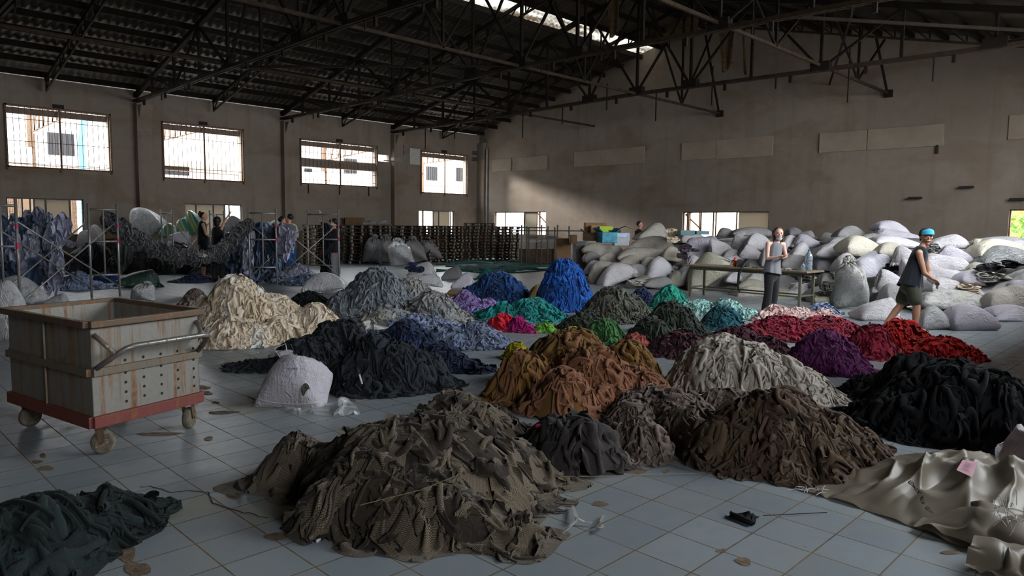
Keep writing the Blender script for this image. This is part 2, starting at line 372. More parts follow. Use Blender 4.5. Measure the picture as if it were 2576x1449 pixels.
# --- low windows: sliding steel frames with some milky panes
t = NT('milky_pane'); tr = t.add('ShaderNodeBsdfTranslucent'); tr.inputs[0].default_value = (.20, .175, .14, 1); mx = t.add('ShaderNodeMixShader'); mx.inputs[0].default_value = .75
t.col((.6, .58, .5)); t.l(t.b.outputs[0], mx.inputs[1]); t.l(tr.outputs[0], mx.inputs[2]); t.l(mx.outputs[0], t.n['Material Output'].inputs[0]); M_milk = t.m
t = NT('clear_pane'); tb = t.add('ShaderNodeBsdfTransparent'); tb.inputs[0].default_value = (.9, .93, .92, 1); mx = t.add('ShaderNodeMixShader'); mx.inputs[0].default_value = .9
t.col((.5, .5, .5)); t.set(Roughness=.1); t.l(t.b.outputs[0], mx.inputs[1]); t.l(tb.outputs[0], mx.inputs[2]); t.l(mx.outputs[0], t.n['Material Output'].inputs[0]); M_clear = t.m
def low_window(n, axis, pos, u0, u1, z0, z1, stiles, milk, mesh=(), frame=M_grey):
    P = lambda u, d, z: (u, pos+d, z) if axis == 1 else (pos+d, u, z)
    c = P((u0+u1)/2, .1, z0); root = thing('window_%d' % n, None, None, c); tag(root, kind='structure')
    mb = MB()
    for a, b in (((u0, z0), (u1, z0)), ((u0, z1), (u1, z1)), ((u0, z0), (u0, z1)), ((u1, z0), (u1, z1))): mb.bar(P(a[0], .1, a[1]), P(b[0], .1, b[1]), .07, .07)
    for s in stiles: mb.bar(P(u0+s*(u1-u0), .1, z0), P(u0+s*(u1-u0), .1, z1), .045, .045)
    mb.build('window_frame', frame, root)
    for a, b in milk:
        mb = MB(); A, B = P(u0+a*(u1-u0), .105, z0), P(u0+b*(u1-u0), .115, z1); mb.box([min(x, y) for x, y in zip(A, B)], [max(x, y) for x, y in zip(A, B)])
        mb.build('milky_pane', M_milk, root)
    for a, b in mesh:
        mb = MB(); k = 9
        for i in range(k+1): u = u0+(a+(b-a)*i/k)*(u1-u0); mb.bar(P(u, .1, z0), P(u, .1, z1), .008)
        for i in range(9): z = z0+(z1-z0)*i/8; mb.bar(P(u0+a*(u1-u0), .1, z), P(u0+b*(u1-u0), .1, z), .008)
        mb.build('wire_mesh', frame, root)
    return root
low_window(5, 1, YA, *WL[0], (.2, .3, .35, .5, .82), [(.35, .82)], [(.02, .2), (.85, .98)])
low_window(6, 1, YA, *WL[1], (.2, .5, .7, .78), [(.02, .2), (.2, .5), (.5, .7)], [])
low_window(7, 1, YA, *WL[2], (.13, .42, .58, .92), [(.44, .9)], [])
low_window(8, 0, XB, *WB[0], (.18, .42, .42, .8), [(.42, .18)], [(.42, .8)], M_rust)
low_window(9, 0, XB, *WB[1], (.36, .6, .63, .78, .93, .95), [(.01, .34)], [], M_rust)
low_window(10, 0, XB, *WB[2], (.3, .6), [], [], M_rust)
# --- boards closing the vents high in the gable wall
M_board = flat('dusty_cement_board', (.255, .205, .155), .85, 0, .12, 2.2)
nb = 0
for (ya, yb, z0, z1, desc) in ((25.57, 24.27, 4.16, 4.76, 'left part, nearest the corner'), (23.9, 21.96, 4.14, 4.77, 'nearest the corner, beside a narrow gap'), (20.37, 18.9, 4.14, 4.80, 'second from the corner, left half'), (18.9, 16.71, 4.13, 4.80, 'second from the corner, right half'),
        (15.0, 13.56, 4.14, 4.80, 'above the wide low window, left short one'), (13.54, 11.36, 4.10, 4.80, 'above the wide low window, right long one'), (9.76, 8.27, 4.10, 4.74, 'above the running person, left short one'), (8.25, 6.1, 4.09, 4.74, 'above the running person, long one with holes'), (4.5, 2.3, 4.14, 4.81, 'cut by the right picture edge')):
    mb = MB(); mb.box((XB-.05, yb, z0), (XB-.005, ya, z1))
    o = mb.build('cement_board', M_board); bevel(o, .008, 1)
    tag(o, 'dusty board high on the gable wall, '+desc, 'board', 'boards high on the gable wall')
M_light = flat('bare_daylight_hole', (.9, .8, .62), .8)
for (px, py, w) in ((2237, 366, .09), (2363, 360, .16), (2192, 343, .04)):
    P = onplane(px, py, 0, XB-.055); V = [(XB-.056, P[1]+a*w, P[2]+b*w*.45) for a, b in blob(0, 0, 1, 1, int(px))]; n = len(V); V.append((XB-.056, P[1], P[2]))
# small iron brackets on the gable wall
for (px, py, d) in ((2432, 471, 'upper one, right of the running person'), (2304, 498, 'with a stub, above the running person'), (2561, 501, 'one by the right picture edge')):
    P = onplane(px, py, 0, XB); mb = MB(); mb.box((XB-.16, P[1]-.18, P[2]-.03), (XB-.001, P[1]+.18, P[2]+.03))
    tag(mb.build('iron_bracket', M_dark), 'black iron stub sticking out of the gable wall, '+d, 'bracket', 'iron stubs on the gable wall')
P = onplane(2358, 375, 0, XB); mb = MB(); mb.box((XB-.06, P[1]-.03, P[2]-.14), (XB-.001, P[1]+.03, P[2]+.12)); tag(mb.build('iron_hook', M_dark), 'short iron strap below the long board with holes', 'bracket')
# ================================================================== roof
def roof_mat():
    t = NT('corrugated_roof'); g = t.add('ShaderNodeNewGeometry'); sp = t.add('ShaderNodeSeparateXYZ'); t.l(g.outputs['Position'], sp.inputs[0])
    n = t.noise(t.coord(kind='World'), .6, 4); n2 = t.noise(t.coord((.7, .1, 1), 'World'), 1.5, 3)
    c = t.mix(t.ramp(n2, [(.35, 0.0), (.65, 1.0)]), (.07, .052, .036), (.03, .022, .015))
    c = t.mix(t.ramp(n, [(.55, 0.0), (.75, .6)]), c, (.07, .045, .026))
    t.col(c); t.set(Roughness=.6, Metallic=.25); return t.m
M_roof = roof_mat()
def corrugated(name, y0, z0, y1, z1, x0, x1, mat, pitch=.22, amp=.03):
    n = int((x1-x0)/pitch)*4; xs = np.linspace(x0, x1, n+1); k = np.arange(n+1) % 4; h = np.where(k < 2, amp, -amp*.3)
    ys = np.linspace(y0, y1, 7); V = []; 
    for i, y in enumerate(ys):
        z = z0+(z1-z0)*(y-y0)/(y1-y0); V.append(np.stack([xs, np.full_like(xs, y), z+h], -1))
    V = np.array(V); idx = np.arange(V.shape[0]*V.shape[1]).reshape(V.shape[:2])
    Fq = np.stack([idx[:-1, :-1], idx[:-1, 1:], idx[1:, 1:], idx[1:, :-1]], -1).reshape(-1, 4)
    o = link(name, V.reshape(-1, 3), Fq, mat); tag(o, kind='structure'); return o
MONX0, MONX1, MY0, MY1 = 11.2, XB, 17.15, 16.35    # clerestory slot along the window-wall side of the ridge
corrugated('ceiling', YA+.5, roof_z(YA+.5)+.12, MY0, roof_z(MY0)+.12, -9.5, XB+.4, M_roof)
corrugated('ceiling', MY1, roof_z(MY1)+.12, RIDGE_Y, RIDGE_Z+.12, -9.5, XB+.4, M_roof)
corrugated('ceiling', MY0+.05, roof_z(MY0)+.13, MY1-.05, roof_z(MY1)+.13, -9.5, MONX0, M_roof)
corrugated('ceiling', YC-.6, roof_z(YC-.6)+.12, RIDGE_Y, RIDGE_Z+.12, -9.5, XB+.4, M_roof)
t = NT('translucent_roof_sheet'); tr = t.add('ShaderNodeBsdfTranslucent'); tr.inputs[0].default_value = (.06, .06, .05, 1); mx = t.add('ShaderNodeMixShader'); mx.inputs[0].default_value = .7
nn = t.noise(t.coord((.35, 2, 1), 'World'), 1.7, 4); t.l(t.ramp(nn, [(.38, (.012, .008, .005)), (.56, (.085, .083, .07))]), tr.inputs[0])
t.col((.3, .28, .24)); t.l(t.b.outputs[0], mx.inputs[1]); t.l(tr.outputs[0], mx.inputs[2]); t.l(mx.outputs[0], t.n['Material Output'].inputs[0]); M_sheet = t.m
corrugated('ceiling_skylight', MY0+.02, roof_z(MY0)+.125, MY1, roof_z(MY1)+.125, MONX0, XB+.2, M_sheet)
# purlins
pc = 0
ORD = 'first second third fourth fifth sixth seventh eighth ninth tenth eleventh twelfth thirteenth fourteenth'.split()
for side, (y0, y1, s) in (('window', (26.2, 14.2, -1)), ('open', (1.5, 13.6, 1))):
    ys = np.linspace(y0, y1, 14)
    for k, y in enumerate(ys):
        mb = MB(); z = roof_z(y); mb.box((-9, y-.035, z-.09), (XB-.02, y+.035, z+.08))
        tag(mb.build('roof_purlin', M_steel), f'dark roof purlin on the {side} side slope, {ORD[k]} up from the eave', 'purlin', f'purlins of the {side} side roof slope')
# trusses
NODES = [13.43+1.91*k for k in range(-6, 7)]       # 1.97 .. 24.9
def chord_z(y): return 5.64+.12*max(0, 1-abs(y-13.4)/9)
VEE = {22.98, 19.16, 15.34, 13.43, 11.52, 7.7, 3.88}
def truss(x, label, group):
    root = thing('roof_truss', label, 'truss', (x, YA-.3, chord_z(YA)), group)
    mb = MB(); ys = [YA-.05]+NODES[::-1]+[YC]
    for a, b in zip(ys[:-1], ys[1:]):
        for dx in (-.05, .05): mb.bar((x+dx, a, chord_z(a)), (x+dx, b, chord_z(b)), .06, .09)
    mb.build('bottom_chord', M_steel2, root)
    mb = MB()
    for a, b in ((YA-.05, RIDGE_Y), (RIDGE_Y, YC)): mb.bar((x, a, roof_z(a)-.17), (x, b, roof_z(b)-.17), .12, .15)
    mb.build('top_chord', M_steel, root)
    for i, y in enumerate(NODES):
        mb = MB(); mb.bar((x, y, chord_z(y)), (x, y, roof_z(y)-.2), .07); mb.build('vertical_post', M_steel, root)
    for v in VEE:
        for s in (-1, 1):
            y2 = v+s*1.91
            if y2 > YA-.5: y2 = YA-.7
            if roof_z(y2)-chord_z(y2) < .3: continue
            mb = MB(); mb.bar((x, v, chord_z(v)+.03), (x, y2, roof_z(y2)-.2), .06); mb.build('diagonal_brace', M_steel, root)
        mb = MB(); mb.box((x-.1, v-.24, chord_z(v)-.03), (x+.1, v+.24, chord_z(v)+.2)); mb.build('gusset_plate', M_steel, root)
    for i, y in enumerate(NODES):                              # hanger rods dangling below
        h = (.9, .35, .6)[i % 3] if x > 15 else .22
        mb = MB(); mb.bar((x+.04, y-.7, chord_z(y)+.5*(i % 2)), (x+.04, y-.7, chord_z(y)-h), .03); mb.build('hanger_rod', M_steel, root)
        mb = MB(); mb.box((x-.03, y+.75, chord_z(y)-.22), (x+.03, y+.83, chord_z(y))); mb.build('hanger_stub', M_steel, root)
    return root
for x, d in zip(BAYS, ('farthest from the gable wall, at the dark upper left', 'third from the gable wall', 'second from the gable wall', 'closest to the gable wall')):
    truss(x, 'dark steel roof truss with diagonals, '+d, 'main roof trusses')
# light jack trusses half way between, following the slope
for x, d in zip((5.79, 10.99, 16.34, 21.73), ('above the first high window', 'above the second high window', 'above the third high window', 'above the last high window')):
    root = thing('jack_truss', 'light sloping truss ending in a hook over the wall '+d, 'truss', (x, YA-.3, 5.6), 'light sloping trusses between the main ones')
    for (y0, y1, s) in ((26.3, RIDGE_Y, 1), (1.6, RIDGE_Y, -1)):
        mb = MB(); yy0 = y0; zz = 5.6
        ym = RIDGE_Y+s*7; zm = roof_z(ym)-.5
        mb.bar((x, y0, zz), (x, ym, zm), .05, .06); mb.bar((x, ym, zm), (x, RIDGE_Y+s*1.0, RIDGE_Z-.75), .05, .06); mb.build('bottom_chord', M_steel2, root)
        mb = MB(); mb.bar((x, y0, roof_z(y0)-.12), (x, RIDGE_Y, RIDGE_Z-.12), .08, .1); mb.build('top_chord', M_steel, root)
        mb = MB(); n = 14
        for k in range(n):
            y = y0+(RIDGE_Y+s*1.0-y0)*k/(n-1); yb = y0+(RIDGE_Y+s*1.0-y0)*min(n-1, k+.6)/(n-1)
            def zc(q): return zz+(zm-zz)*(q-y0)/(ym-y0) if (q-ym)*s > 0 else zm+(RIDGE_Z-.75-zm)*(q-ym)/(RIDGE_Y+s-ym)
            mb.bar((x, y, zc(y)), (x, y, roof_z(y)-.12), .035); mb.bar((x, y, zc(y)), (x, yb, roof_z(yb)-.12), .03)
        mb.build('web_bars', M_steel, root)
# longitudinal ties and ridge bracing
for y, d in ((13.43, 'with crossed bracing below the ridge'), (7.7, 'with crossed bracing right of the ridge'), (19.2, 'plain one left of the ridge')):
    root = thing('longitudinal_brace', 'brown steel tie reaching the gable wall, '+d, 'brace', (10, y, 5.7), 'lengthwise roof bracing')
    zt = 5.70+(.06 if y == 13.43 else 0.1)
    mb = MB(); mb.bar((-8.9, y, zt), (XB-.14, y, zt), .06, .07); mb.build('tie_bar', M_steel2, root)
    if y < 15:
        xs = [3.15-5.28, *BAYS, XB-.05]
        for a, b in zip(xs[:-1], xs[1:]):
            m_ = (a+b)/2; top = roof_z(y)-.25
            mb = MB(); mb.bar((m_, y, zt), (m_, y, top), .06); mb.bar((m_, y, zt), (a+.6, y, top), .05); mb.bar((m_, y, zt), (b-.6, y, top), .05)
            mb.build('brace_panel', M_steel, root)
        mb = MB(); mb.bar((XB-.1, y, zt-.05), (XB-1.4, y, roof_z(y)-.3), .06); mb.box((XB-.12, y-.12, zt-.12), (XB-.005, y+.12, zt+.1)); mb.build('wall_end', M_steel, root)
for (a, b, d) in (((8.43, 19.2, 5.72), (13.76, 13.43, 5.78), 'left of centre'), ((13.76, 6.5, 5.72), (19.0, 2.6, 5.72), 'at the upper right'), ((13.76, 4.8, 6.4), (XB-.1, 9.5, 6.3), 'higher one at the upper right')):
    mb = MB(); mb.bar(a, b, .05, .06); tag(mb.build('plan_brace', M_steel), 'thin diagonal steel tie in the truss plane, '+d, 'brace', 'diagonal ties between trusses')
# torn ceiling sheets hanging at the ridge
M_torn = flat('torn_brown_sheet', (.12, .075, .035), .9, 0, .5, 8)
for i, (px0, px1, py0, py1, X) in enumerate(((1520, 1565, -60, 100, 17.5), (1805, 1850, 70, 185, 22.6), (1866, 1876, 70, 195, 22.6), (1640, 1760, -5, 100, 23.0))):
    A, B, D_, E_ = onplane(px0, py0, 0, X), onplane(px1, py0, 0, X), onplane(px1-8, py1-20, 0, X), onplane(px0+14, py1, 0, X)
    n = 9; V = []
    for r in range(n):
        for c in range(7):
            s_, q = c/6, r/8; P = (A*(1-s_)+B*s_)*(1-q)+(E_*(1-s_)+D_*s_)*q
            V.append(P+np.array([.06*math.sin(9*s_+3*q+i), 0, .05*math.sin(17*s_+i)*q]))
    Fq = [(r*7+c, r*7+c+1, (r+1)*7+c+1, (r+1)*7+c) for r in range(n-1) for c in range(6)]
    o = link('torn_sheet', V, Fq, M_torn, smooth=True); m = o.modifiers.new('t', 'SOLIDIFY'); m.thickness = .012
    tag(o, 'torn brown ceiling sheet hanging from the ridge, '+('left of centre in front of the roof', 'wide one against the gable wall', 'narrow strip against the gable wall', 'dark broad one at the gable peak')[i], 'sheet', 'torn ceiling sheets')
# ================================================================== outside
M_white = plaster('white_facade', (.80, .80, .80), .6, .2)
M_ground = flat('pale_yard_concrete', (.45, .44, .42), .9)
mb = MB(); mb.box((-30, YA+.25, -.25), (60, 60, -.05)); mb.box((XB+.25, -30, -.25), (60, YA+.25, -.05)); mb.box((8.45, -30, -.25), (XB+.25, YC-.3, -.05)); mb.box((-9, -30, -.25), (8.45, -6.25, -.05)); tag(mb.build('yard_ground', M_ground), kind='structure')
def facade():
    root = thing('neighbour_building', 'white neighbouring building with dark windows seen through the high windows', 'building', (14, 36, -.05))
    mb = MB(); mb.box((-12, 36, -.05), (15.6, 40, 10.5)); mb.box((15.6, 36, -.05), (46, 40, 6.4)); mb.build('facade', M_white, root)  # unseen upper heights shaped to screen the sun, lower towards the last window
    wins = []
    for W, rects in ((0, ((118, 332, 186, 393),)), (1, ((412, 417, 474, 442),)), (2, ((765, 423, 783, 433), (865, 398, 896, 437))), (3, ((1072, 418, 1099, 455), (1147, 421, 1166, 457)))):
        for (x0, y0, x1, y1) in rects:
            a, b = onplane(x0, y0, 1, 35.98), onplane(x1, y1, 1, 35.98); wins.append((a, b))
    for a, b in wins:
        mb = MB(); mb.box((a[0], 35.94, b[2]), (b[0], 35.99, a[2])); w = mb.build('window', flat('dark_window_opening', (.006, .006, .007), .5), root)
        mb = MB()
        for k in range(6): x = a[0]+(b[0]-a[0])*k/5; mb.bar((x, 35.9, b[2]), (x, 35.9, a[2]), .03)
        mb.build('window_bars', flat('dark_window_opening', (.006, .006, .007)), w)
    a, b = onplane(412, 405, 1, 35.8), onplane(572, 425, 1, 35.8); mb = MB(); mb.box((a[0], 35.4, a[2]-.2), (b[0], 35.99, a[2]+.05)); mb.build('cornice', flat('tan_cornice', (.5, .36, .22), .8), root)
    a = onplane(212, 300, 1, 35.8); b = onplane(205, 345, 1, 35.8); mb = MB(); mb.tube([a, b, (b[0], 35.8, 0)], .13, 10); mb.build('blue_pipe', flat('blue_pipe', (.05, .25, .42), .5), root)
facade()
# rusty lattice canopy between the buildings
for i, (W, q0, q1, top) in enumerate(((0, (75, 335), (165, 294), 282), (1, (400, 356), (505, 330), 310), (2, (815, 405), (950, 375), 372), (3, (1060, 412), (1170, 398), 395))):
    yy = 31.0; a, b = onplane(*q0, 1, yy), onplane(*q1, 1, yy); up = np.array([0, 0, 1.3])
    mb = MB(); mb.bar(a, b, .06); mb.bar(a+up*.45, b+up*.7, .06)
    n = 9
    for k in range(n):
        p = a+(b-a)*k/(n-1); q = a+(b-a)*min(1, (k+.5)/(n-1)); mb.bar(p, p+up*(.45+.25*k/(n-1)), .04); mb.bar(p, q+up*(.5+.25*k/(n-1)), .04)
    mb.bar(a-np.array([0, 0, .5]), a+up*.6, .18)
    mb.bar((a[0]-2, yy, a[2]-1.1), (b[0]+3, yy+.6, a[2]-1.15), .035)
    mb.bar((a[0]+.1, yy, -.05), (a[0]+.1, yy, a[2]), .09)
    o = mb.build('canopy_truss', flat('outdoor_rust', (.085, .05, .028), .8, 0, .4, 20))  # plain rust brown, varied at random
    tag(o, 'rusty canopy truss outside the high window '+('farthest left', 'second from the left', 'third from the left', 'nearest the corner')[i], 'truss', 'rusty canopy trusses outside')
# things seen through the low windows
mb = MB(); mb.box((onplane(-60, 520, 1, 30.5)[0], 30.5, 0), (onplane(193, 520, 1, 30.5)[0], 30.6, 3.2)); tag(mb.build('brick_shed', flat('brown_shed_wall', (.16, .10, .06), .9)), 'brown shed wall outside the low left window', 'shed')
mb = MB(); mb.box((XB+3.5, -4, 0), (XB+3.7, 8.5, 3.4)); tag(mb.build('orange_house', flat('orange_house_wall', (.62, .30, .12), .9, 0, .3, 3)), 'orange wall outside the low window at the right edge', 'house')
mb = MB(); mb.box((XB+6, 10, 0), (XB+6.3, 32, 6)); tag(mb.build('pale_house', M_white), 'white house wall outside the low gable windows', 'house')
rg = np.random.default_rng(5); V = []; Fq = []
ctr = onplane(2590, 555, 0, XB+2.4)
for k in range(420):
    c = ctr+rg.normal(size=3)*np.array([.35, .8, .42]); d = rg.normal(size=3); d /= np.linalg.norm(d); e = np.cross(d, rg.normal(size=3)); e /= np.linalg.norm(e)
    b = len(V); V += [c-d*.12, c+e*.04, c+d*.12, c-e*.04]; Fq.append((b, b+1, b+2, b+3))
V += [ctr+np.array([0, 0, -2]), ctr+np.array([.05, .05, -2]), ctr+np.array([.05, .05, 0]), ctr]; Fq.append((len(V)-4, len(V)-3, len(V)-2, len(V)-1))
tag(link('green_shrub', V, Fq, flat('leaf_green', (.16, .34, .08), .7, 0, .5, 30)), 'green leafy shrub outside the low window at the right edge', 'shrub')
for i, (px, py, X) in enumerate(((1358, 548, XB+1.2), (1735, 556, XB+1.2))):
    P = onplane(px, py, 0, X); mb = MB(); mb.bar((X, P[1], 0), (X, P[1], 3.2), .07); mb.bar((X, P[1]-.5, P[2]-.3), (X, P[1]+.5, P[2]+.5), .05); mb.bar((X, P[1]-.6, P[2]+.5), (X, P[1]+.7, P[2]+.1), .05); mb.bar((X, P[1]-.45, -.05), (X, P[1]-.45, P[2]+.6), .05)
    tag(mb.build('rusty_frame', flat('outdoor_rust', (.085, .05, .028))), 'rusty steel frame outside the '+('low gable window by the corner', 'wide low gable window')[i], 'frame', 'rusty frames outside')
for x0, x1, z0, z1 in WU+WL: portal(((x0+x1)/2, YA+.23, (z0+z1)/2), (0, -1, 0), x1-x0, z1-z0)
for y0, y1, z0, z1 in WB: portal((XB+.23, (y0+y1)/2, (z0+z1)/2), (-1, 0, 0), z1-z0, y1-y0)
for xa, xb in ((9.3, 13.3), (14.2, 18.6), (19.4, 21.2)): portal(((xa+xb)/2, YC-.27, 4.2), (0, 1, 0), xb-xa, 2.6)
portal((8.45, -1.5, 4.0), (-1, 0, 0), 2.4, 4.2)
portal((.8, -6.22, 3.95), (0, 1, 0), 3.6, 2.5)
# ================================================================== cloth: sheets crumpled with a small position-based simulation
def make_rag(seed, n=30, shrink=.6, steps=150, iters=7, zmax=.16, aspect=1.0, bend=.22, na=(3, 7)):
    rng = np.random.default_rng(seed); a = 1/(n-1)
    u, v = np.meshgrid(np.arange(n)*a-.5, (np.arange(n)*a-.5)*aspect, indexing='ij')
    X = np.stack([u, v, np.zeros_like(u)], -1)
    for k in range(16):
        w = rng.normal(size=2)*(3+rng.random()*16); X[..., 2] += .012*np.sin(w[0]*u+w[1]*v+rng.random()*6.28)
    X[..., 2] += .05; V = np.zeros_like(X)
    A = (rng.random((rng.integers(*na), 2))-.5)*.85
    G = [(i, j, math.hypot(i*a, j*a*aspect), k) for i, j, k in ((1, 0, 1), (0, 1, 1), (1, 1, .5), (1, -1, .5), (2, 0, bend), (0, 2, bend), (3, 3, bend*.5), (3, -3, bend*.5))]
    for s in range(steps):
        t = (s+1)/steps; f = 1-(1-shrink)*min(1, t*1.25)
        V *= .86; V[..., 2] -= .0012; P = X+V
        if t < .85:
            d = P[..., None, :2]-A*f; i = (d**2).sum(-1).argmin(-1)
            P[..., :2] -= np.take_along_axis(d, i[..., None, None].repeat(2, -1), 2)[..., 0, :]*.012
        for it in range(iters):
            for di, dj, r0, k in G:
                i0, i1 = slice(0, n-di), slice(di, n)
                j0, j1 = (slice(0, n-dj), slice(dj, n)) if dj >= 0 else (slice(-dj, n), slice(0, n+dj))
                D = P[i1, j1]-P[i0, j0]; l = np.sqrt((D**2).sum(-1))+1e-9; c = (l-r0)/l
                if k < .4: c = np.minimum(c, 0)
                c = (c*k*.25)[..., None]*D; P[i0, j0] += c; P[i1, j1] -= c
            z = P[..., 2]; P[..., 2] = np.where(z < 0, z*.2, np.where(z > zmax, zmax+(z-zmax)*.5, z))
            rr = np.sqrt(P[..., 0]**2+(P[..., 1]/aspect)**2); lim = .656*f
            P[..., :2] *= np.where(rr > lim, 1-.25*(1-lim/np.maximum(rr, 1e-6)), 1)[..., None]
        V = (P-X)*.9; X = P
    X[..., :2] -= X[..., :2].mean((0, 1)); return X
_rg = {}
def rags(n):
    """a set of crumpled sheets at a given resolution, as (footprint-normalised points, uv)"""
    if n not in _rg:
        S = []
        for i in range(10):
            X = make_rag(100+i+n, n, (.6, .68, .76, .83)[i % 4], zmax=(.09, .14, .2)[i % 3], aspect=(1, 1, .65, 1, .5)[i % 5], bend=(.1, .03)[i % 2], na=((3, 7), (6, 12), (9, 16))[i % 3], steps=110 if n > 24 else 90)
            r = np.sqrt((X[..., :2]**2).sum(-1)).max(); S.append((X/r).reshape(-1, 3))
        g = np.arange(n)/(n-1); UV = np.stack(np.meshgrid(g, g, indexing='ij'), -1).reshape(-1, 2)
        I = np.arange(n*n).reshape(n, n); Fq = np.stack([I[:-1, :-1], I[1:, :-1], I[1:, 1:], I[:-1, 1:]], -1).reshape(-1, 4)
        _rg[n] = (S, UV, Fq)
    return _rg[n]
def cloth_mat(name, cols, rough=.92, pattern=None, weave=True, sheen=.15, back=None):
    """cols: list of (position, colour) picked by the piece's own tint; pattern 'tweed' adds a light broken herringbone"""
    if name in _mats: return _mats[name]
    t = NT(name); tint = t.attr('tint')
    c = t.ramp(tint, cols)
    if pattern == 'tweed':
        uv = t.add('ShaderNodeUVMap').outputs[0]
        br = t.add('ShaderNodeTexWave', wave_type='BANDS', bands_direction='X'); br.inputs['Scale'].default_value = 24; br.inputs['Distortion'].default_value = 0; 
        sp = t.add('ShaderNodeSeparateXYZ'); t.l(uv, sp.inputs[0])
        zz = t.math('PINGPONG', t.math('MULTIPLY', sp.outputs[0], 30.0), .5)
        st = t.math('FRACT', t.math('ADD', t.math('MULTIPLY', sp.outputs[1], 40.0), t.math('MULTIPLY', zz, 1.3)))
        dash = t.math('GREATER_THAN', t.math('ABSOLUTE', t.math('SUBTRACT', zz, .25)), .06)
        h = t.math('MULTIPLY', t.math('GREATER_THAN', st, .5), dash)
        plain = t.math('LESS_THAN', tint, .38)
        bf = t.add('ShaderNodeNewGeometry').outputs['Backfacing']
        on = t.math('MULTIPLY', t.math('MULTIPLY', h, t.math('SUBTRACT', 1.0, plain)), t.math('SUBTRACT', 1.0, t.math('MULTIPLY', bf, .75)))
        c = t.mix(on, c, (.23, .185, .125))
        t.n.remove(br)
    n = t.noise(t.coord(kind='World'), 9, 3); c = t.mix(t.math('MULTIPLY', n, .35), c, t.mix(1.0, c, (.62, .6, .6), 'MULTIPLY'))
    t.col(c); t.set(Roughness=rough); t.b.inputs['Specular IOR Level'].default_value = .2
    if sheen: t.b.inputs['Sheen Weight'].default_value = sheen; t.b.inputs['Sheen Roughness'].default_value = .5
    if weave: 
        uvn = t.add('ShaderNodeUVMap').outputs[0]; w = t.noise(uvn, 3.2, 6, .62, 1.4); wk = t.math('ABSOLUTE', t.math('SUBTRACT', w, .5)); t.bump(wk, .6, .035)
    _mats[name] = t.m; return t.m
def shade(c, lo=.7, hi=1.3, c2=None):
    c2 = c2 or c
    return [(0, tuple(x*lo for x in c2)), (.5, c), (1, tuple(min(.9, x*hi) for x in c))]
# ------------------------------------------------------------------ heaps
class Bump:
    """one lobe of a heap, from its outline in the photo: centre x, foot y, half width, top y"""
    def __init__(s, cx, by, hw, ty, dr=.85, p=1.0):
        B = fl(cx, by); dep = depth(B); s.w = 1.1*hw*dep/F_PX
        s.d = s.w*dr; v = B-CO; v[2] = 0; v /= np.linalg.norm(v)
        s.f = v; s.r = np.array([v[1], -v[0], 0]); s.c = B+v*s.d*.95; s.p = p
        d = ray(cx, ty); tt = np.linalg.norm((s.c-CO)[:2])/np.linalg.norm(d[:2]); s.h = max(.05, EYE+d[2]*tt)
        s.dep = depth(s.c)
    def z(s, x, y):
        X = x-s.c[0]; Y = y-s.c[1]; a = (X*s.r[0]+Y*s.r[1])/s.w; b = (X*s.f[0]+Y*s.f[1])/s.d
        q = np.sqrt(a*a+b*b); k = np.clip(1-q, -.3, 1)
        return s.h*np.where(k > 0, np.sin(np.clip(k, 0, 1)*PI/2)**(1.45*s.p), k*.3)
def heap_height(bumps, x, y):
    """smooth union of the lobes"""
    Z = np.stack([b.z(x, y) for b in bumps]); k = .06*max(b.h for b in bumps)+1e-4
    m = Z.max(0); return m+k*(np.log(np.exp((Z-m)/k).sum(0)))*np.clip(m/(2*k), 0, 1)
def blur(a, r):
    for ax in (0, 1):
        p = np.pad(a, [(r, r) if i == ax else (0, 0) for i in (0, 1)], mode='edge'); c = np.cumsum(p, ax)
        z = np.zeros_like(np.take(c, [0], ax)); c = np.concatenate([z, c], ax); n = a.shape[ax]
        a = (np.take(c, range(2*r+1, n+2*r+1), ax)-np.take(c, range(0, n), ax))/(2*r+1)
    return a
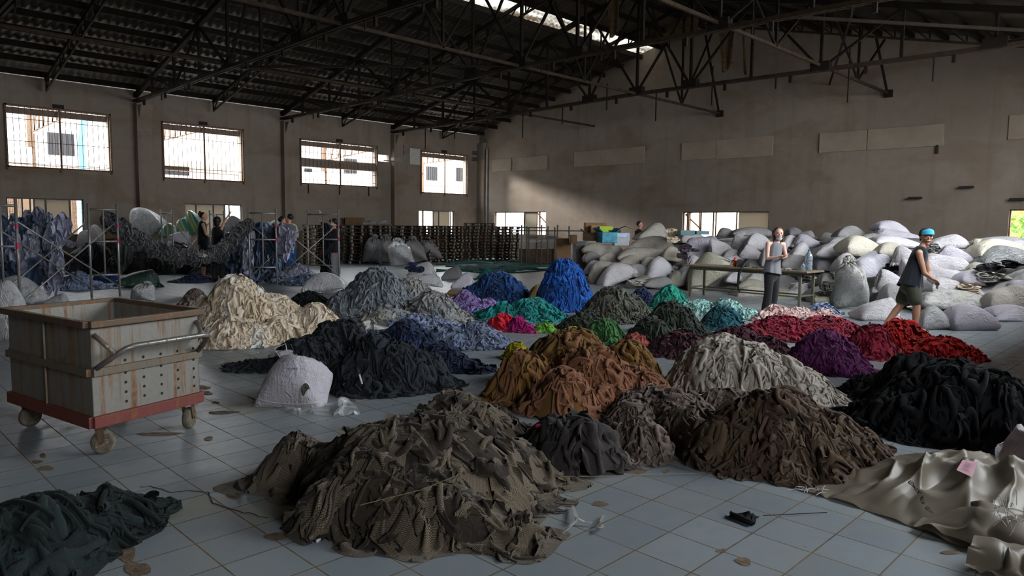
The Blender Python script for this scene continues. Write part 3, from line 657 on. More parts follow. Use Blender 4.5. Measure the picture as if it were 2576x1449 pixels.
def heap(name, bumps, mat, seed, size, count, n, label, cat='cloth heap', group=None, lift=1.0, tints=None, droop=1.0, core=True, lump=.35, kinds=None):
    """pieces of cloth laid one over another on a height map of the heap"""
    rng = np.random.default_rng(seed); S, UV, Fq = rags(n); bumps = [Bump(*b) for b in bumps]
    c0 = np.min([b.c[:2]-max(b.w, b.d) for b in bumps], 0)-2.2*size; c1 = np.max([b.c[:2]+max(b.w, b.d) for b in bumps], 0)+2.2*size
    cell = size/7; nx, ny = (np.ceil((c1-c0)/cell)).astype(int)+1
    gx, gy = np.meshgrid(c0[0]+np.arange(nx)*cell, c0[1]+np.arange(ny)*cell, indexing='ij')
    f = 1/(size*2.6)
    H0 = heap_height(bumps, gx, gy); lum = NZ(gx*f, gy*f, seed*3.7)+.5*NZ(gx*f*2.1, gy*f*2.1, seed*1.3)
    H0 = np.clip((H0-.30*size)*.97+lump*size*lum*np.clip(H0/(size*1.5), 0, 1), 0, None)
    Vs, Us, Ts, Fs = [], [], [], []; off = 0
    if core:                                                   # filling under the top layers of cloth
        I = np.arange(nx*ny).reshape(nx, ny); Fc = np.stack([I[:-1, :-1], I[1:, :-1], I[1:, 1:], I[:-1, 1:]], -1).reshape(-1, 4)
        keep = (H0.ravel()[Fc] > .03).any(1); Fc = Fc[keep]; used = np.unique(Fc); re = np.full(nx*ny, -1); re[used] = np.arange(len(used))
        V = np.stack([gx, gy, np.maximum(H0-.04*size, .002)], -1).reshape(-1, 3)[used]
        Vs.append(V); Fs.append(re[Fc]); off += len(V); Us.append(V[:, :2]/size); Ts.append(np.full(len(V), .15))
    H = H0.copy(); area = np.array([b.w*b.d*(1+1.2*b.h/b.w) for b in bumps]); area /= area.sum()
    for i in range(count):
        b = bumps[rng.choice(len(bumps), p=area)]
        q = math.sqrt(rng.random()); a = rng.random()*2*PI
        if math.sin(a) > .3 and rng.random() < .55: a = -a          # more pieces on the visible side
        late = i/count; q = min(q, 1.0)*(1.0 if late < .7 else .92)
        cx, cy = (b.c[:2]+q*math.cos(a)*b.w*b.r[:2]+q*math.sin(a)*b.d*b.f[:2])
        s = size*(.65+.75*rng.random()); k = rng.integers(len(S)) if kinds is None else rng.choice(kinds); X = S[k]*s
        th = rng.random()*2*PI; c_, s_ = math.cos(th), math.sin(th); fx = 1 if rng.random() < .5 else -1
        lx, ly = X[:, 0]*c_*fx-X[:, 1]*s_, X[:, 0]*s_*fx+X[:, 1]*c_
        px, py = cx+lx, cy+ly
        i0, j0 = int((px.min()-c0[0])/cell)-2, int((py.min()-c0[1])/cell)-2; i1, j1 = int((px.max()-c0[0])/cell)+4, int((py.max()-c0[1])/cell)+4
        i0, j0 = max(i0, 0), max(j0, 0); W = H[i0:i1, j0:j1]
        if W.shape[0] < 4 or W.shape[1] < 4: continue
        B = blur(W, 1); B = np.maximum(B, .75*W+.25*B)
        u = np.clip((px-c0[0])/cell-i0, 0, W.shape[0]-1.001); v = np.clip((py-c0[1])/cell-j0, 0, W.shape[1]-1.001)
        ui, vi = u.astype(int), v.astype(int); fu, fv = u-ui, v-vi
        bl = lambda A: (A[ui, vi]*(1-fu)*(1-fv)+A[ui+1, vi]*fu*(1-fv)+A[ui, vi+1]*(1-fu)*fv+A[ui+1, vi+1]*fu*fv)
        B2 = blur(W, 2); base = np.maximum(bl(B)*.55+bl(B2)*.45, bl(W)*.9); gX = bl(np.gradient(B2, cell, axis=0)); gY = bl(np.gradient(B2, cell, axis=1))
        gX, gY = np.clip(gX, -1.4, 1.4), np.clip(gY, -1.4, 1.4); nl = np.sqrt(1+gX*gX+gY*gY)
        hh = X[:, 2]*lift-.035*s
        z = np.maximum(base+hh/nl*.5+hh*.5, .003+X[:, 2]*.4)
        V = np.stack([px-gX/nl*hh*.8, py-gY/nl*hh*.8, z], -1)
        np.maximum.at(H, (np.clip(((px-c0[0])/cell+.5).astype(int), 0, nx-1), np.clip(((py-c0[1])/cell+.5).astype(int), 0, ny-1)), base+X[:, 2]*lift*.32)
        Vs.append(V); Fs.append((Fq if fx > 0 else Fq[:, ::-1])+off); off += len(V); Us.append(UV*(s/size))
        tv = rng.random() if tints is None else tints(rng, b, bumps, cx, cy)
        Ts.append(np.full(len(V), tv))
    Hs = blur(H, 1); keepV, keepF, keepU, keepT = [], [], [], []; no = 0; o0 = 0      # leave out pieces buried under later ones
    for V, Fc, U, T in zip(Vs, Fs, Us, Ts):
        ii = np.clip(((V[:, 0]-c0[0])/cell+.5).astype(int), 0, nx-1); jj = np.clip(((V[:, 1]-c0[1])/cell+.5).astype(int), 0, ny-1)
        if (core and no == 0) or (V[:, 2] > Hs[ii, jj]-.22*size).mean() > .10:
            keepV.append(V); keepF.append(Fc-o0+no); keepU.append(U); keepT.append(T); no += len(V)
        o0 += len(V)
    o = link(name, np.concatenate(keepV), np.concatenate(keepF).astype(np.int32), mat, None, True, None, np.concatenate(keepU), {'tint': np.concatenate(keepT)})
    tag(o, label, cat, group, 'stuff')
    return o
HG = 'heaps of sorted fabric on the floor'
M_tweed = cloth_mat('dark_tweed_cloth', [(0, (.022, .016, .011)), (.3, (.03, .022, .015)), (.31, (.045, .033, .022)), (1, (.055, .042, .03))], pattern='tweed')
heap('fabric_heap', [(1080, 1345, 330, 945, .8), (1140, 1130, 190, 936, .7, .9), (1260, 1240, 160, 1040, .8), (745, 1235, 88, 1050, .9, .8), (900, 1365, 200, 1150, .6), (1080, 1385, 170, 1180, .55), (680, 1225, 62, 1160, .7), (1310, 1378, 62, 1278, .8), (890, 1260, 120, 1090, .7)],
     M_tweed, 1, 0.19, 330, 32, 'big heap of brown and cream tweed cloth, nearest to the camera', group=HG, kinds=[2, 3, 6, 7, 1], lump=1.0)
M_br = cloth_mat('dark_brown_cloth', [(0, (.055, .033, .022)), (.5, (.085, .052, .032)), (.8, (.09, .062, .030)), (1, (.13, .085, .062))])
heap('fabric_heap', [(1940, 1215, 225, 992, .8), (2090, 1180, 135, 1050, .9), (1830, 1180, 120, 1060, .8), (2150, 1140, 70, 1070, .8), (1980, 1090, 110, 970, .6)],
     M_br, 2, 0.095, 559, 22, 'heap of dark brown knit cloth, before the off-white heap', group=HG, droop=1.2)
M_tp = cloth_mat('taupe_cloth', shade((.165, .125, .105), .6, 1.35))
heap('fabric_heap', [(1600, 1165, 100, 1050, .9), (1690, 1100, 150, 985, .8), (1590, 1100, 100, 1005, .8), (1830, 1050, 120, 965, .7), (1740, 1135, 120, 1015, .8), (1640, 1070, 130, 965, .8), (1540, 1185, 55, 1110, .8)],
     M_tp, 3, 0.082, 439, 22, 'low heap of greyish taupe cloth, between rust and dark brown heaps', group=HG)
M_ow = cloth_mat('offwhite_cloth', [(0, (.34, .30, .25)), (.5, (.50, .45, .385)), (1, (.62, .57, .50))])
heap('fabric_heap', [(1830, 1015, 165, 850, .8, .9), (1900, 1020, 150, 880, .7), (2010, 1030, 120, 930, .8), (1760, 990, 85, 895, .8)],
     M_ow, 4, 0.095, 559, 22, 'heap of off-white cloth strips, behind the dark brown heap', group=HG)
def two(rng, b, bs, cx, cy): return min(1, max(0, (.25 if bs.index(b) < 3 else .78)+rng.normal()*.14))
M_rs = cloth_mat('rust_and_mustard_cloth', [(0, (.15, .078, .018)), (.35, (.20, .10, .022)), (.6, (.22, .095, .045)), (1, (.25, .105, .055))])
heap('fabric_heap', [(1430, 1005, 190, 826, 1.0), (1310, 1020, 90, 880, .9), (1570, 985, 120, 862, .9), (1415, 1062, 105, 925, .9, .7), (1590, 1030, 125, 912, .8, .7), (1490, 1040, 150, 880, .9), (1290, 1010, 60, 930, .8)],
     M_rs, 5, 0.101, 559, 22, 'heap of rust and mustard brown cloth, in the middle of the floor', group=HG, tints=two)
M_bk = cloth_mat('black_cloth', shade((.008, .009, .011), .6, 2.0), sheen=.04)
heap('fabric_heap', [(2360, 1125, 235, 905, .75), (2290, 1040, 130, 885, .7), (2500, 1140, 140, 945, .8), (2590, 1120, 90, 1010, .8), (2170, 1000, 60, 935, .8)],
     M_bk, 6, 0.106, 559, 22, 'wide heap of black cloth at the right edge, before the red heap', group=HG)
M_pu = cloth_mat('purple_cloth', shade((.135, .018, .115), .55, 1.5))
heap('fabric_heap', [(2075, 945, 110, 828, .85)], M_pu, 7, 0.078, 360, 16, 'heap of violet purple cloth, before the burgundy heap', group=HG)
M_pl = cloth_mat('plum_cloth', shade((.06, .014, .026), .5, 1.7))
heap('fabric_heap', [(1720, 905, 115, 830, .9), (1930, 925, 95, 845, .9), (1850, 890, 110, 815, .7)], M_pl, 8, 0.078, 509, 16, 'long heap of dark plum cloth, behind the off-white heap', group=HG)
M_bu = cloth_mat('burgundy_cloth', shade((.22, .008, .028), .5, 1.5))
heap('fabric_heap', [(1960, 860, 110, 790, .9), (2080, 860, 120, 792, .9), (2190, 905, 75, 812, .9), (1880, 860, 60, 812, .9)], M_bu, 9, 0.094, 531, 16, 'long heap of burgundy cloth, behind the purple heap', group=HG)
M_rd = cloth_mat('red_cloth', shade((.45, .006, .007), .5, 1.4))
heap('fabric_heap', [(2270, 890, 95, 803, .9), (2370, 908, 80, 845, .9), (2420, 905, 45, 865, .9)], M_rd, 10, 0.089, 446, 16, 'heap of bright red cloth, at the feet of the running person', group=HG)
M_cr = cloth_mat('cream_cloth', [(0, (.54, .42, .29)), (.5, (.74, .62, .47)), (.9, (.78, .68, .54)), (1, (.72, .72, .68))])
heap('fabric_heap', [(600, 860, 130, 688, .85, .95), (690, 855, 120, 738, .9), (800, 850, 85, 762, .85), (520, 845, 85, 742, .8), (590, 878, 120, 790, .6), (700, 868, 90, 800, .6)],
     M_cr, 11, 0.094, 808, 16, 'tall heap of cream cloth, behind the rusty cart', group=HG)
heap('fabric_heap', [(490, 780, 48, 726, .9)], M_tp, 12, 0.073, 126, 16, 'small patch of taupe cloth, on the back of the cream heap', group=HG)
def grey2(rng, b, bs, cx, cy): return min(1, max(0, (.3 if bs.index(b) < 2 else .75)+rng.normal()*.17))
M_gy = cloth_mat('grey_cloth', [(0, (.09, .10, .115)), (.4, (.21, .23, .255)), (.65, (.27, .275, .275)), (1, (.36, .345, .31))])
heap('fabric_heap', [(950, 800, 120, 668, .85), (870, 800, 75, 735, .9), (1090, 815, 95, 722, .9), (980, 828, 95, 765, .7), (1030, 760, 80, 695, .8)],
     M_gy, 13, 0.101, 765, 16, 'tall heap of blue-grey and light grey cloth, beside the cream heap', group=HG, tints=grey2)
M_nb = cloth_mat('blue_black_cloth', shade((.018, .021, .027), .6, 1.6), sheen=.06)
heap('fabric_heap', [(850, 930, 110, 808, .85), (960, 998, 150, 850, .8), (760, 940, 90, 850, .8), (660, 935, 85, 895, .7), (880, 985, 80, 900, .7), (1070, 985, 80, 890, .8)],
     M_nb, 14, 0.101, 678, 22, 'large heap of blue-black cloth, behind the white sack', group=HG)
M_nv = cloth_mat('navy_cloth', shade((.012, .022, .062), .5, 1.7))
heap('fabric_heap', [(1020, 905, 105, 802, .85), (1110, 940, 90, 858, .8), (1190, 940, 45, 905, .8)], M_nv, 15, 0.084, 489, 16, 'heap of navy blue cloth, right behind the blue-black heap', group=HG)
M_dn = cloth_mat('pale_denim_cloth', shade((.19, .235, .35), .6, 1.35))
heap('fabric_heap', [(1060, 850, 110, 790, .9), (1200, 880, 100, 812, .9), (985, 848, 60, 810, .9), (1130, 875, 90, 815, .7)], M_dn, 16, 0.094, 572, 16, 'heap of pale denim blue cloth, behind the navy heap', group=HG)
M_bl = cloth_mat('royal_blue_cloth', shade((.012, .055, .17), .45, 1.6))
heap('fabric_heap', [(1260, 765, 95, 682, .85), (1200, 760, 50, 715, .8)], M_bl, 17, 0.106, 403, 16, 'heap of deep blue cloth, left of the ochre sack', group=HG)
M_bb = cloth_mat('bright_blue_cloth', shade((.006, .07, .30), .4, 1.5))
heap('fabric_heap', [(1415, 785, 75, 650, .9, .8), (1450, 780, 50, 700, .9)], M_bb, 18, 0.112, 403, 16, 'tall heap of bright blue cloth, right of the ochre sack', group=HG)
M_tl = cloth_mat('teal_cloth', shade((.012, .23, .215), .55, 1.5))
heap('fabric_heap', [(1345, 812, 85, 748, .9), (1260, 808, 55, 768, .9), (1215, 800, 35, 780, .9)], M_tl, 19, 0.094, 403, 16, 'heap of turquoise teal cloth, before the ochre sack', group=HG)
heap('fabric_heap', [(1225, 705, 28, 674, .9)], cloth_mat('sea_green_cloth', shade((.01, .16, .14))), 20, 0.084, 83, 16, 'small sea-green heap peeping over the deep blue heap', group=HG)
M_li = cloth_mat('lilac_cloth', shade((.29, .20, .47), .65, 1.3))
heap('fabric_heap', [(1170, 775, 50, 730, .9), (1225, 785, 45, 750, .9), (1200, 790, 60, 765, .7)], M_li, 21, 0.094, 212, 16, 'small heap of lilac cloth, beside the grey heap', group=HG)
M_sr = cloth_mat('scarlet_cloth', shade((.60, .008, .03), .6, 1.3)); M_mg = cloth_mat('magenta_cloth', shade((.42, .006, .17), .6, 1.3))
heap('fabric_heap', [(1265, 825, 35, 786, .9), (1250, 835, 40, 800, .8)], M_sr, 22, 0.084, 147, 16, 'small scarlet red heap beside the turquoise heap', group=HG)
heap('fabric_heap', [(1305, 836, 32, 797, .9), (1325, 838, 25, 812, .8)], M_mg, 23, 0.078, 106, 16, 'small magenta heap touching the scarlet one', group=HG)
heap('fabric_heap', [(1370, 838, 32, 812, .9)], cloth_mat('lime_cloth', shade((.16, .40, .05))), 24, 0.073, 94, 16, 'small lime green heap behind the rust heap', group=HG)
M_ye = cloth_mat('yellow_cloth', shade((.55, .47, .02), .7, 1.25))
heap('fabric_heap', [(1440, 858, 42, 818, .9)], M_ye, 25, 0.073, 106, 16, 'small yellow heap behind the top of the rust heap', group=HG)
heap('fabric_heap', [(1300, 905, 30, 858, .9)], M_ye, 26, 0.073, 94, 16, 'small yellow heap at the left flank of the rust heap', group=HG)
M_gn = cloth_mat('leaf_green_cloth', shade((.045, .14, .04), .6, 1.5))
heap('fabric_heap', [(1525, 870, 52, 800, .9), (1500, 868, 45, 822, .8)], M_gn, 27, 0.078, 233, 16, 'small leaf green heap behind the rust heap', group=HG)
M_ol = cloth_mat('grey_olive_cloth', shade((.065, .066, .05), .55, 1.6)); M_og = cloth_mat('dark_green_cloth', shade((.022, .03, .021), .6, 1.7))
heap('fabric_heap', [(1530, 815, 85, 722, .9), (1590, 810, 60, 740, .9)], M_ol, 28, 0.094, 466, 16, 'tall heap of olive grey cloth, right of the bright blue heap', group=HG)
heap('fabric_heap', [(1470, 835, 65, 782, .9), (1690, 850, 90, 757, .9), (1640, 868, 70, 795, .8)], M_og, 29, 0.094, 509, 16, 'broad heap of very dark green cloth, behind the coral heap', group=HG)
heap('fabric_heap', [(1615, 765, 35, 726, .9)], M_nv, 30, 0.094, 106, 16, 'small navy heap between olive grey and mint heaps', group=HG)
heap('fabric_heap', [(1685, 780, 45, 718, .9, .8)], cloth_mat('jade_cloth', shade((.02, .27, .19), .6, 1.4)), 31, 0.101, 169, 16, 'jade green heap at the end of the mint heap', group=HG)
M_mi = cloth_mat('mint_cloth', shade((.30, .52, .49), .65, 1.25))
heap('fabric_heap', [(1760, 795, 65, 752, .9), (1830, 800, 60, 752, .9), (1880, 805, 35, 775, .9)], M_mi, 32, 0.094, 319, 16, 'heap of pale mint cloth, left of the standing woman', group=HG)
heap('fabric_heap', [(1815, 832, 58, 768, .9)], cloth_mat('petrol_cloth', shade((.008, .075, .095), .5, 1.6)), 33, 0.089, 233, 16, 'heap of dark petrol cloth, before the mint heap', group=HG)
heap('fabric_heap', [(1600, 885, 40, 846, .9), (1570, 885, 28, 862, .9)], cloth_mat('coral_cloth', shade((.40, .075, .06), .6, 1.3)), 34, 0.078, 147, 16, 'small coral red heap between rust and plum heaps', group=HG)
M_pk = cloth_mat('pale_pink_cloth', [(0, (.50, .28, .27)), (.4, (.66, .45, .42)), (1, (.70, .55, .50))])
heap('fabric_heap', [(1950, 800, 45, 768, .9), (2010, 800, 40, 772, .9), (2070, 800, 40, 780, .9), (1925, 810, 28, 785, .9)], M_pk, 35, 0.089, 276, 16, 'low heap of pale pink cloth at the feet of the standing woman', group=HG)
heap('fabric_heap', [(2070, 792, 38, 766, .9)], cloth_mat('sky_blue_cloth', [(0, (.04, .05, .06)), (.5, (.05, .06, .07)), (.55, (.24, .33, .55)), (1, (.28, .38, .62))]), 36, 0.101, 106, 16, 'small sky blue and charcoal heap behind the burgundy heap', group=HG)
# far floor rags
heap('fabric_heap', [(190, 730, 42, 690, .9), (240, 728, 40, 715, .9)], M_dn, 37, 0.134, 190, 16, 'blue-grey denim rags on the floor under the left scaffold', group=HG)
heap('fabric_heap', [(265, 712, 38, 686, .9)], M_bl, 38, 0.123, 106, 16, 'deep blue rags on the floor by the green bag', group=HG)
heap('fabric_heap', [(490, 712, 50, 690, .9)], M_nv, 39, 0.112, 126, 16, 'low navy rags on the floor behind the cream heap', group=HG)
heap('fabric_heap', [(745, 700, 50, 668, .9)], cloth_mat('pale_lilac_cloth', shade((.42, .42, .55), .7, 1.2)), 40, 0.123, 147, 16, 'pale lilac rags at the feet of the man in grey', group=HG)
heap('fabric_heap', [(770, 718, 60, 690, .9)], cloth_mat('dusty_blue_cloth', shade((.11, .15, .24), .6, 1.4)), 41, 0.123, 169, 16, 'dusty blue rags before the right scaffold frame', group=HG)
heap('fabric_heap', [(780, 772, 60, 735, .9)], M_bk, 42, 0.101, 169, 16, 'low black rags left of the grey heap', group=HG)
# foreground dark spread cloth, charcoal knits with magenta edges, small ones
heap('fabric_heap', [(90, 1440, 160, 1290, .55), (210, 1370, 130, 1262, .6), (310, 1310, 68, 1262, .6), (20, 1480, 140, 1330, .6)], cloth_mat('bottle_green_black_cloth', shade((.010, .016, .016), .6, 1.8), sheen=.05), 43, 0.152, 186, 30, 'dark green-black garment spread at the lower left corner', group=HG)
heap('fabric_heap', [(1420, 1190, 90, 1062, .7), (1490, 1185, 50, 1085, .7), (1390, 1130, 60, 1052, .7)], cloth_mat('charcoal_knit', shade((.028, .023, .022), .7, 1.5)), 44, 0.152, 161, 30, 'charcoal knit pieces with magenta edges, right of the tweed heap', group=HG)
M_mgy = cloth_mat('magenta_yarn', shade((.52, .015, .11), .7, 1.3))
heap_root = bpy.data.objects[[o.name for o in C.objects if o.get('label', '').startswith('charcoal knit')][0]]
rg = np.random.default_rng(8)
for (pts) in ([(1448, 1130), (1472, 1140), (1478, 1160), (1470, 1188)], [(1400, 1118), (1420, 1150), (1425, 1180)], [(1440, 1165), (1480, 1170), (1528, 1188)], [(1345, 1080), (1360, 1068), (1368, 1085)], [(1480, 1066), (1492, 1085), (1495, 1097)]):
    mb = MB(); P = []
    for i, (a, b) in enumerate(pts):
        B = Bump(1430, 1190, 100, 1062, .7); dep = depth(fl(1440, 1190))+.02+.5*max(0, (1190-b))/130*.5; P.append(atdepth(a, b, dep))
    Q = [P[0]+(P[-1]-P[0])*0]; R = []
    for k in range(len(P)-1):
        for s_ in range(6): q = P[k]+(P[k+1]-P[k])*s_/6+rg.normal(size=3)*.005; R.append(q)
    mb.tube(R, [.012+.006*rg.random() for _ in R], 6); mb.build('magenta_trim', M_mgy, heap_root, True)
# ================================================================== sacks: two sheets sewn together and filled
def make_sack(seed, n=22, m=32, w=.62, press=.0030, tie=False, steps=130, iters=14, plump=1.0):
    rng = np.random.default_rng(seed); a = 1.0/(m-1); b = w/(n-1)
    u, v = np.meshgrid(np.arange(m)*a-.5, np.arange(n)*b-w/2, indexing='ij')
    X = np.stack([np.stack([u, v, np.full_like(u, s*.012)], -1) for s in (1, -1)])
    for s in (0, 1):
        for k in range(14):
            q = rng.normal(size=2)*16; X[s, ..., 2] += .005*np.sin(q[0]*u+q[1]*v+rng.random()*6.28)
    V = np.zeros_like(X); G = [(1, 0, a, 1.), (0, 1, b, 1.), (1, 1, math.hypot(a, b), .6), (1, -1, math.hypot(a, b), .6)]
    sg = np.array([1., -1.])[:, None, None, None]
    fat = np.clip(1+.9*NZ(u*3.3+seed*5, v*3.3, seed*.7)+.5*NZ(u*8+seed*5, v*8, seed*.7), .1, 2)
    for st in range(steps):
        du = np.gradient(X, axis=1); dv = np.gradient(X, axis=2); N = np.cross(du, dv); N /= np.linalg.norm(N, axis=-1, keepdims=True)+1e-9
        pr = press*plump*(1 if st < steps*.6 else .45)
        V = V*.8+N*sg*pr*fat[None, ..., None]; V[..., 2] -= .0009
        P = X+V
        for it in range(iters):
            for di, dj, r0, k in G:
                i0, i1 = slice(0, m-di), slice(di, m)
                j0, j1 = (slice(0, n-dj), slice(dj, n)) if dj >= 0 else (slice(-dj, n), slice(0, n+dj))
                D = P[:, i1, j1]-P[:, i0, j0]; l = np.sqrt((D**2).sum(-1))+1e-9; c = (l-r0)/l
                c = np.where(c > 0, c, c*.35)
                c = (c*k*.42)[..., None]*D; P[:, i0, j0] += c; P[:, i1, j1] -= c
            for sl in ((slice(None), 0), (slice(None), -1), (slice(None), slice(None), 0), (slice(None), slice(None), -1)):
                P[sl] = P[sl].mean(0, keepdims=True)
            if tie and st > 10:
                row = P[:, -5]; c = row.mean((0, 1)); P[:, -5] = c+(row-c)*.75 if np.abs(row-c).max() > .05 else row
            z = P[..., 2]; P[..., 2] = np.where(z < -.11, -.11+(z+.11)*.2, z)
        V = (P-X)*.8; X = P
    lo, hi = X.reshape(-1, 3).min(0), X.reshape(-1, 3).max(0)
    X = (X-(lo+hi)/2)/(hi-lo)
    I = np.arange(m*n).reshape(m, n); Fq = np.stack([I[:-1, :-1], I[1:, :-1], I[1:, 1:], I[:-1, 1:]], -1).reshape(-1, 4)
    F2 = np.concatenate([Fq, Fq[:, ::-1]+m*n])
    UV = np.concatenate([np.stack([u+.5, v+.5], -1).reshape(-1, 2)]*2)
    V2 = X.reshape(-1, 3); bd = np.unique(np.concatenate([I[0], I[-1], I[:, 0], I[:, -1]])); mp = np.arange(2*m*n); mp[bd+m*n] = bd; F2 = mp[F2]
    return V2, F2.astype(np.int32), UV
SACKS = [make_sack(i, w=(.62, .55, .7, .6, .5, .66, .6, .58)[i], tie=i in (2, 3, 6), plump=(1, 1.2, .9, 1.1, 1.1, .8, 1.2, 1.)[i]) for i in range(8)]
def sack_mat(name, c, dirt=.5, rough=.5, contents=None, dirtc=(.6, .52, .42)):
    if name in _mats: return _mats[name]
    t = NT(name); v = t.coord((1, 1, 1), 'World'); o = t.add('ShaderNodeObjectInfo').outputs['Random']
    n1 = t.noise(v, 2.3, 5, .6, .4); n2 = t.noise(v, 11, 5, .65)
    base = t.mix(t.math('MULTIPLY', o, .75), c, tuple(x*y for x, y in zip(c, (.72, .70, .70))))
    if contents:
        cc = t.ramp(t.noise(v, 6, 4, .7, 1.5), [(.3, contents[0]), (.45, contents[1]), (.6, contents[2]), (.7, contents[3])])
        base = t.mix(t.ramp(n1, [(.35, .35), (.65, .9)]), base, cc)
    base = t.mix(t.ramp(n1, [(.5, 0.0), (.8, dirt)]), base, tuple(x*y for x, y in zip(c, dirtc)))
    base = t.mix(t.ramp(n2, [(.6, 0.0), (.75, dirt)]), base, tuple(x*y for x, y in zip(c, (.55, .48, .42))))
    t.col(base); t.set(Roughness=rough); t.b.inputs['Specular IOR Level'].default_value = .5
    uvn = t.add('ShaderNodeUVMap').outputs[0]; mp = t.add('ShaderNodeMapping'); mp.inputs['Scale'].default_value = (5, 30, 1); t.l(uvn, mp.inputs[0])
    w = t.noise(mp.outputs[0], 1.0, 3, .6, .3); w2 = t.noise(uvn, 7, 5, .6, 2.0)
    t.bump(t.math('ADD', w, t.math('MULTIPLY', t.math('ABSOLUTE', t.math('SUBTRACT', w2, .5)), 2.2)), .7, .045)
    _mats[name] = t.m; return t.m
SM = {'w': sack_mat('white_woven_sack', (.56, .54, .56), .6), 'l': sack_mat('lilac_white_sack', (.50, .48, .54), .5), 'b': sack_mat('beige_dusty_sack', (.48, .445, .39), .75), 'c': sack_mat('cream_sack', (.58, .54, .44), .6),
      'g': sack_mat('grey_sack', (.31, .30, .30), .6), 'd': sack_mat('dark_grey_sack', (.20, .20, .21), .4), 'o': sack_mat('olive_dirty_sack', (.42, .41, .32), .7),
      'p': sack_mat('clear_plastic_sack', (.58, .58, .57), .2, .22, ((.03, .03, .04), (.30, .30, .28), (.5, .47, .38), (.16, .18, .24))),
      'q': sack_mat('clear_dark_plastic_sack', (.30, .31, .31), .2, .25, ((.04, .045, .05), (.13, .135, .14), (.22, .22, .2), (.09, .1, .1))),
      'k': sack_mat('ochre_burlap', (.55, .34, .12), .4, .9), 'e': sack_mat('dark_green_plastic', (.035, .075, .055), .3, .3), 's': sack_mat('silver_plastic', (.55, .55, .56), .2, .2, ((.12, .12, .13), (.35, .35, .36), (.5, .5, .5), (.25, .25, .26)))}
_sm = {}
def sack_mesh(i, mk):
    if (i, mk) not in _sm:
        V, F_, UV = SACKS[i]; o = link('sack', V, F_, SM[mk], None, True, None, UV, loc=(0, 0, 0)); me = o.data; bpy.data.objects.remove(o)
        _sm[i, mk] = me
    return _sm[i, mk]
def put_sack(name, P, L, W, Hh, axis, mk, proto, label, group=None, up=None, cat='sack'):
    """axis: unit vector of the long side; up: roughly the thickness direction"""
    o = bpy.data.objects.new(name, sack_mesh(proto, mk)); C.objects.link(o)
    ax = np.asarray(axis, float); ax /= np.linalg.norm(ax); up = np.array([0, 0, 1.]) if up is None else np.asarray(up, float)
    ay = np.cross(up, ax); ay /= np.linalg.norm(ay); az = np.cross(ax, ay)
    M = Matrix(((*[float(ax[0]*L), float(ay[0]*W), float(az[0]*Hh)], float(P[0])), (*[float(ax[1]*L), float(ay[1]*W), float(az[1]*Hh)], float(P[1])), (*[float(ax[2]*L), float(ay[2]*W), float(az[2]*Hh)], float(P[2])), (0, 0, 0, 1)))
    o.matrix_world = M; tag(o, label, cat, group); return o
rs = np.random.default_rng(77)
def pile_sack(px, py, w, h, tilt, mk, label, x0=None, slope=1.7, group=None, proto=None, flip=None, push=.5, wd=None, name='sack'):
    if x0 is None: x0 = np.interp(px, [1480, 1560, 1720, 1760, 2080, 2130, 2300, 2576], [15.3, 15.2, 15.4, 15.7, 15.4, 14.6, 14.5, 14.9])
    d = ray(px, py); tt = (x0+slope*EYE)/(d[0]-slope*d[2]); P = CO+d*tt; dep = depth(P)
    L, Hh = w*dep/F_PX*1.12, h*dep/F_PX*1.22; W = wd or max(.45, min(.8, L*.6))
    c = P+FH*W*push; s = depth(c)/dep; L *= s; Hh *= s; c = CO+d*tt*s
    t_ = math.radians(tilt); yw = rs.normal()*.16
    ax = RH*math.cos(t_)*math.cos(yw)+FH*math.sin(yw)+np.array([0, 0, 1])*math.sin(t_)
    if (rs.random() < .5 if flip is None else flip): ax = -ax
    z0 = c[2]-(Hh*math.cos(t_)+L*abs(math.sin(t_)))*.42
    if z0 < 0: c = c+np.array([0, 0, -z0*.9])
    return put_sack(name, c, L, W, Hh, ax, mk, int(rs.integers(8)) if proto is None else proto, label, group)
GP, GW = 'sacks of the left stack, beside the bright blue heap', 'sacks of the long wall of sacks'
for a in [
  (1644, 581, 92, 34, 2, 'b', 'topmost sack of the left stack, cream rags spilling from its right end'),
  (1636, 613, 106, 33, 0, 'b', 'dusty sack directly below the topmost sack of the left stack'),
  (1618, 638, 124, 29, 3, 'b', 'long dusty sack, third from the top of the left stack'),
  (1520, 628, 98, 31, -12, 'b', 'grey-beige sack sloping down under the blue carton'),
  (1690, 638, 44, 30, -10, 'c', 'short cream sack end at the right side of the left stack'),
  (1492, 647, 46, 25, -6, 'g', 'small grey sack at the left edge of the left stack'),
  (1537, 651, 50, 24, -14, 'b', 'small beige sack wedged below the sloping sack of the left stack'),
  (1582, 657, 54, 26, 4, 'b', 'short plump beige sack in the middle of the left stack'),
  (1643, 660, 78, 24, 2, 'b', 'flat beige sack above the tilted bright white sack'),
  (1502, 671, 80, 29, 4, 'l', 'lilac-grey sack low at the left edge of the left stack'),
  (1600, 680, 62, 27, 0, 'g', 'grey sack half hidden left of the tilted bright white sack'),
  (1518, 692, 106, 42, 15, 'b', 'large beige sack leaning up to the right behind the bright blue heap'),
  (1545, 707, 96, 38, 20, 'w', 'pale sack at the foot of the left stack, in front of the leaning beige one'),
  (1650, 681, 106, 44, 26, 'w', 'bright white sack tilted up to the right, with a rusty hole at its end'),
  (1700, 700, 50, 32, 10, 'o', 'scruffy sack with mixed rags right of the tilted bright white sack'),
  (1660, 722, 90, 26, -6, 'g', 'flat grey sack on the floor before the left stack'),
  (1610, 722, 70, 24, 6, 'b', 'flat beige sack on the floor in front of the left stack, behind navy heap')]:
    pile_sack(*a, group=GP)
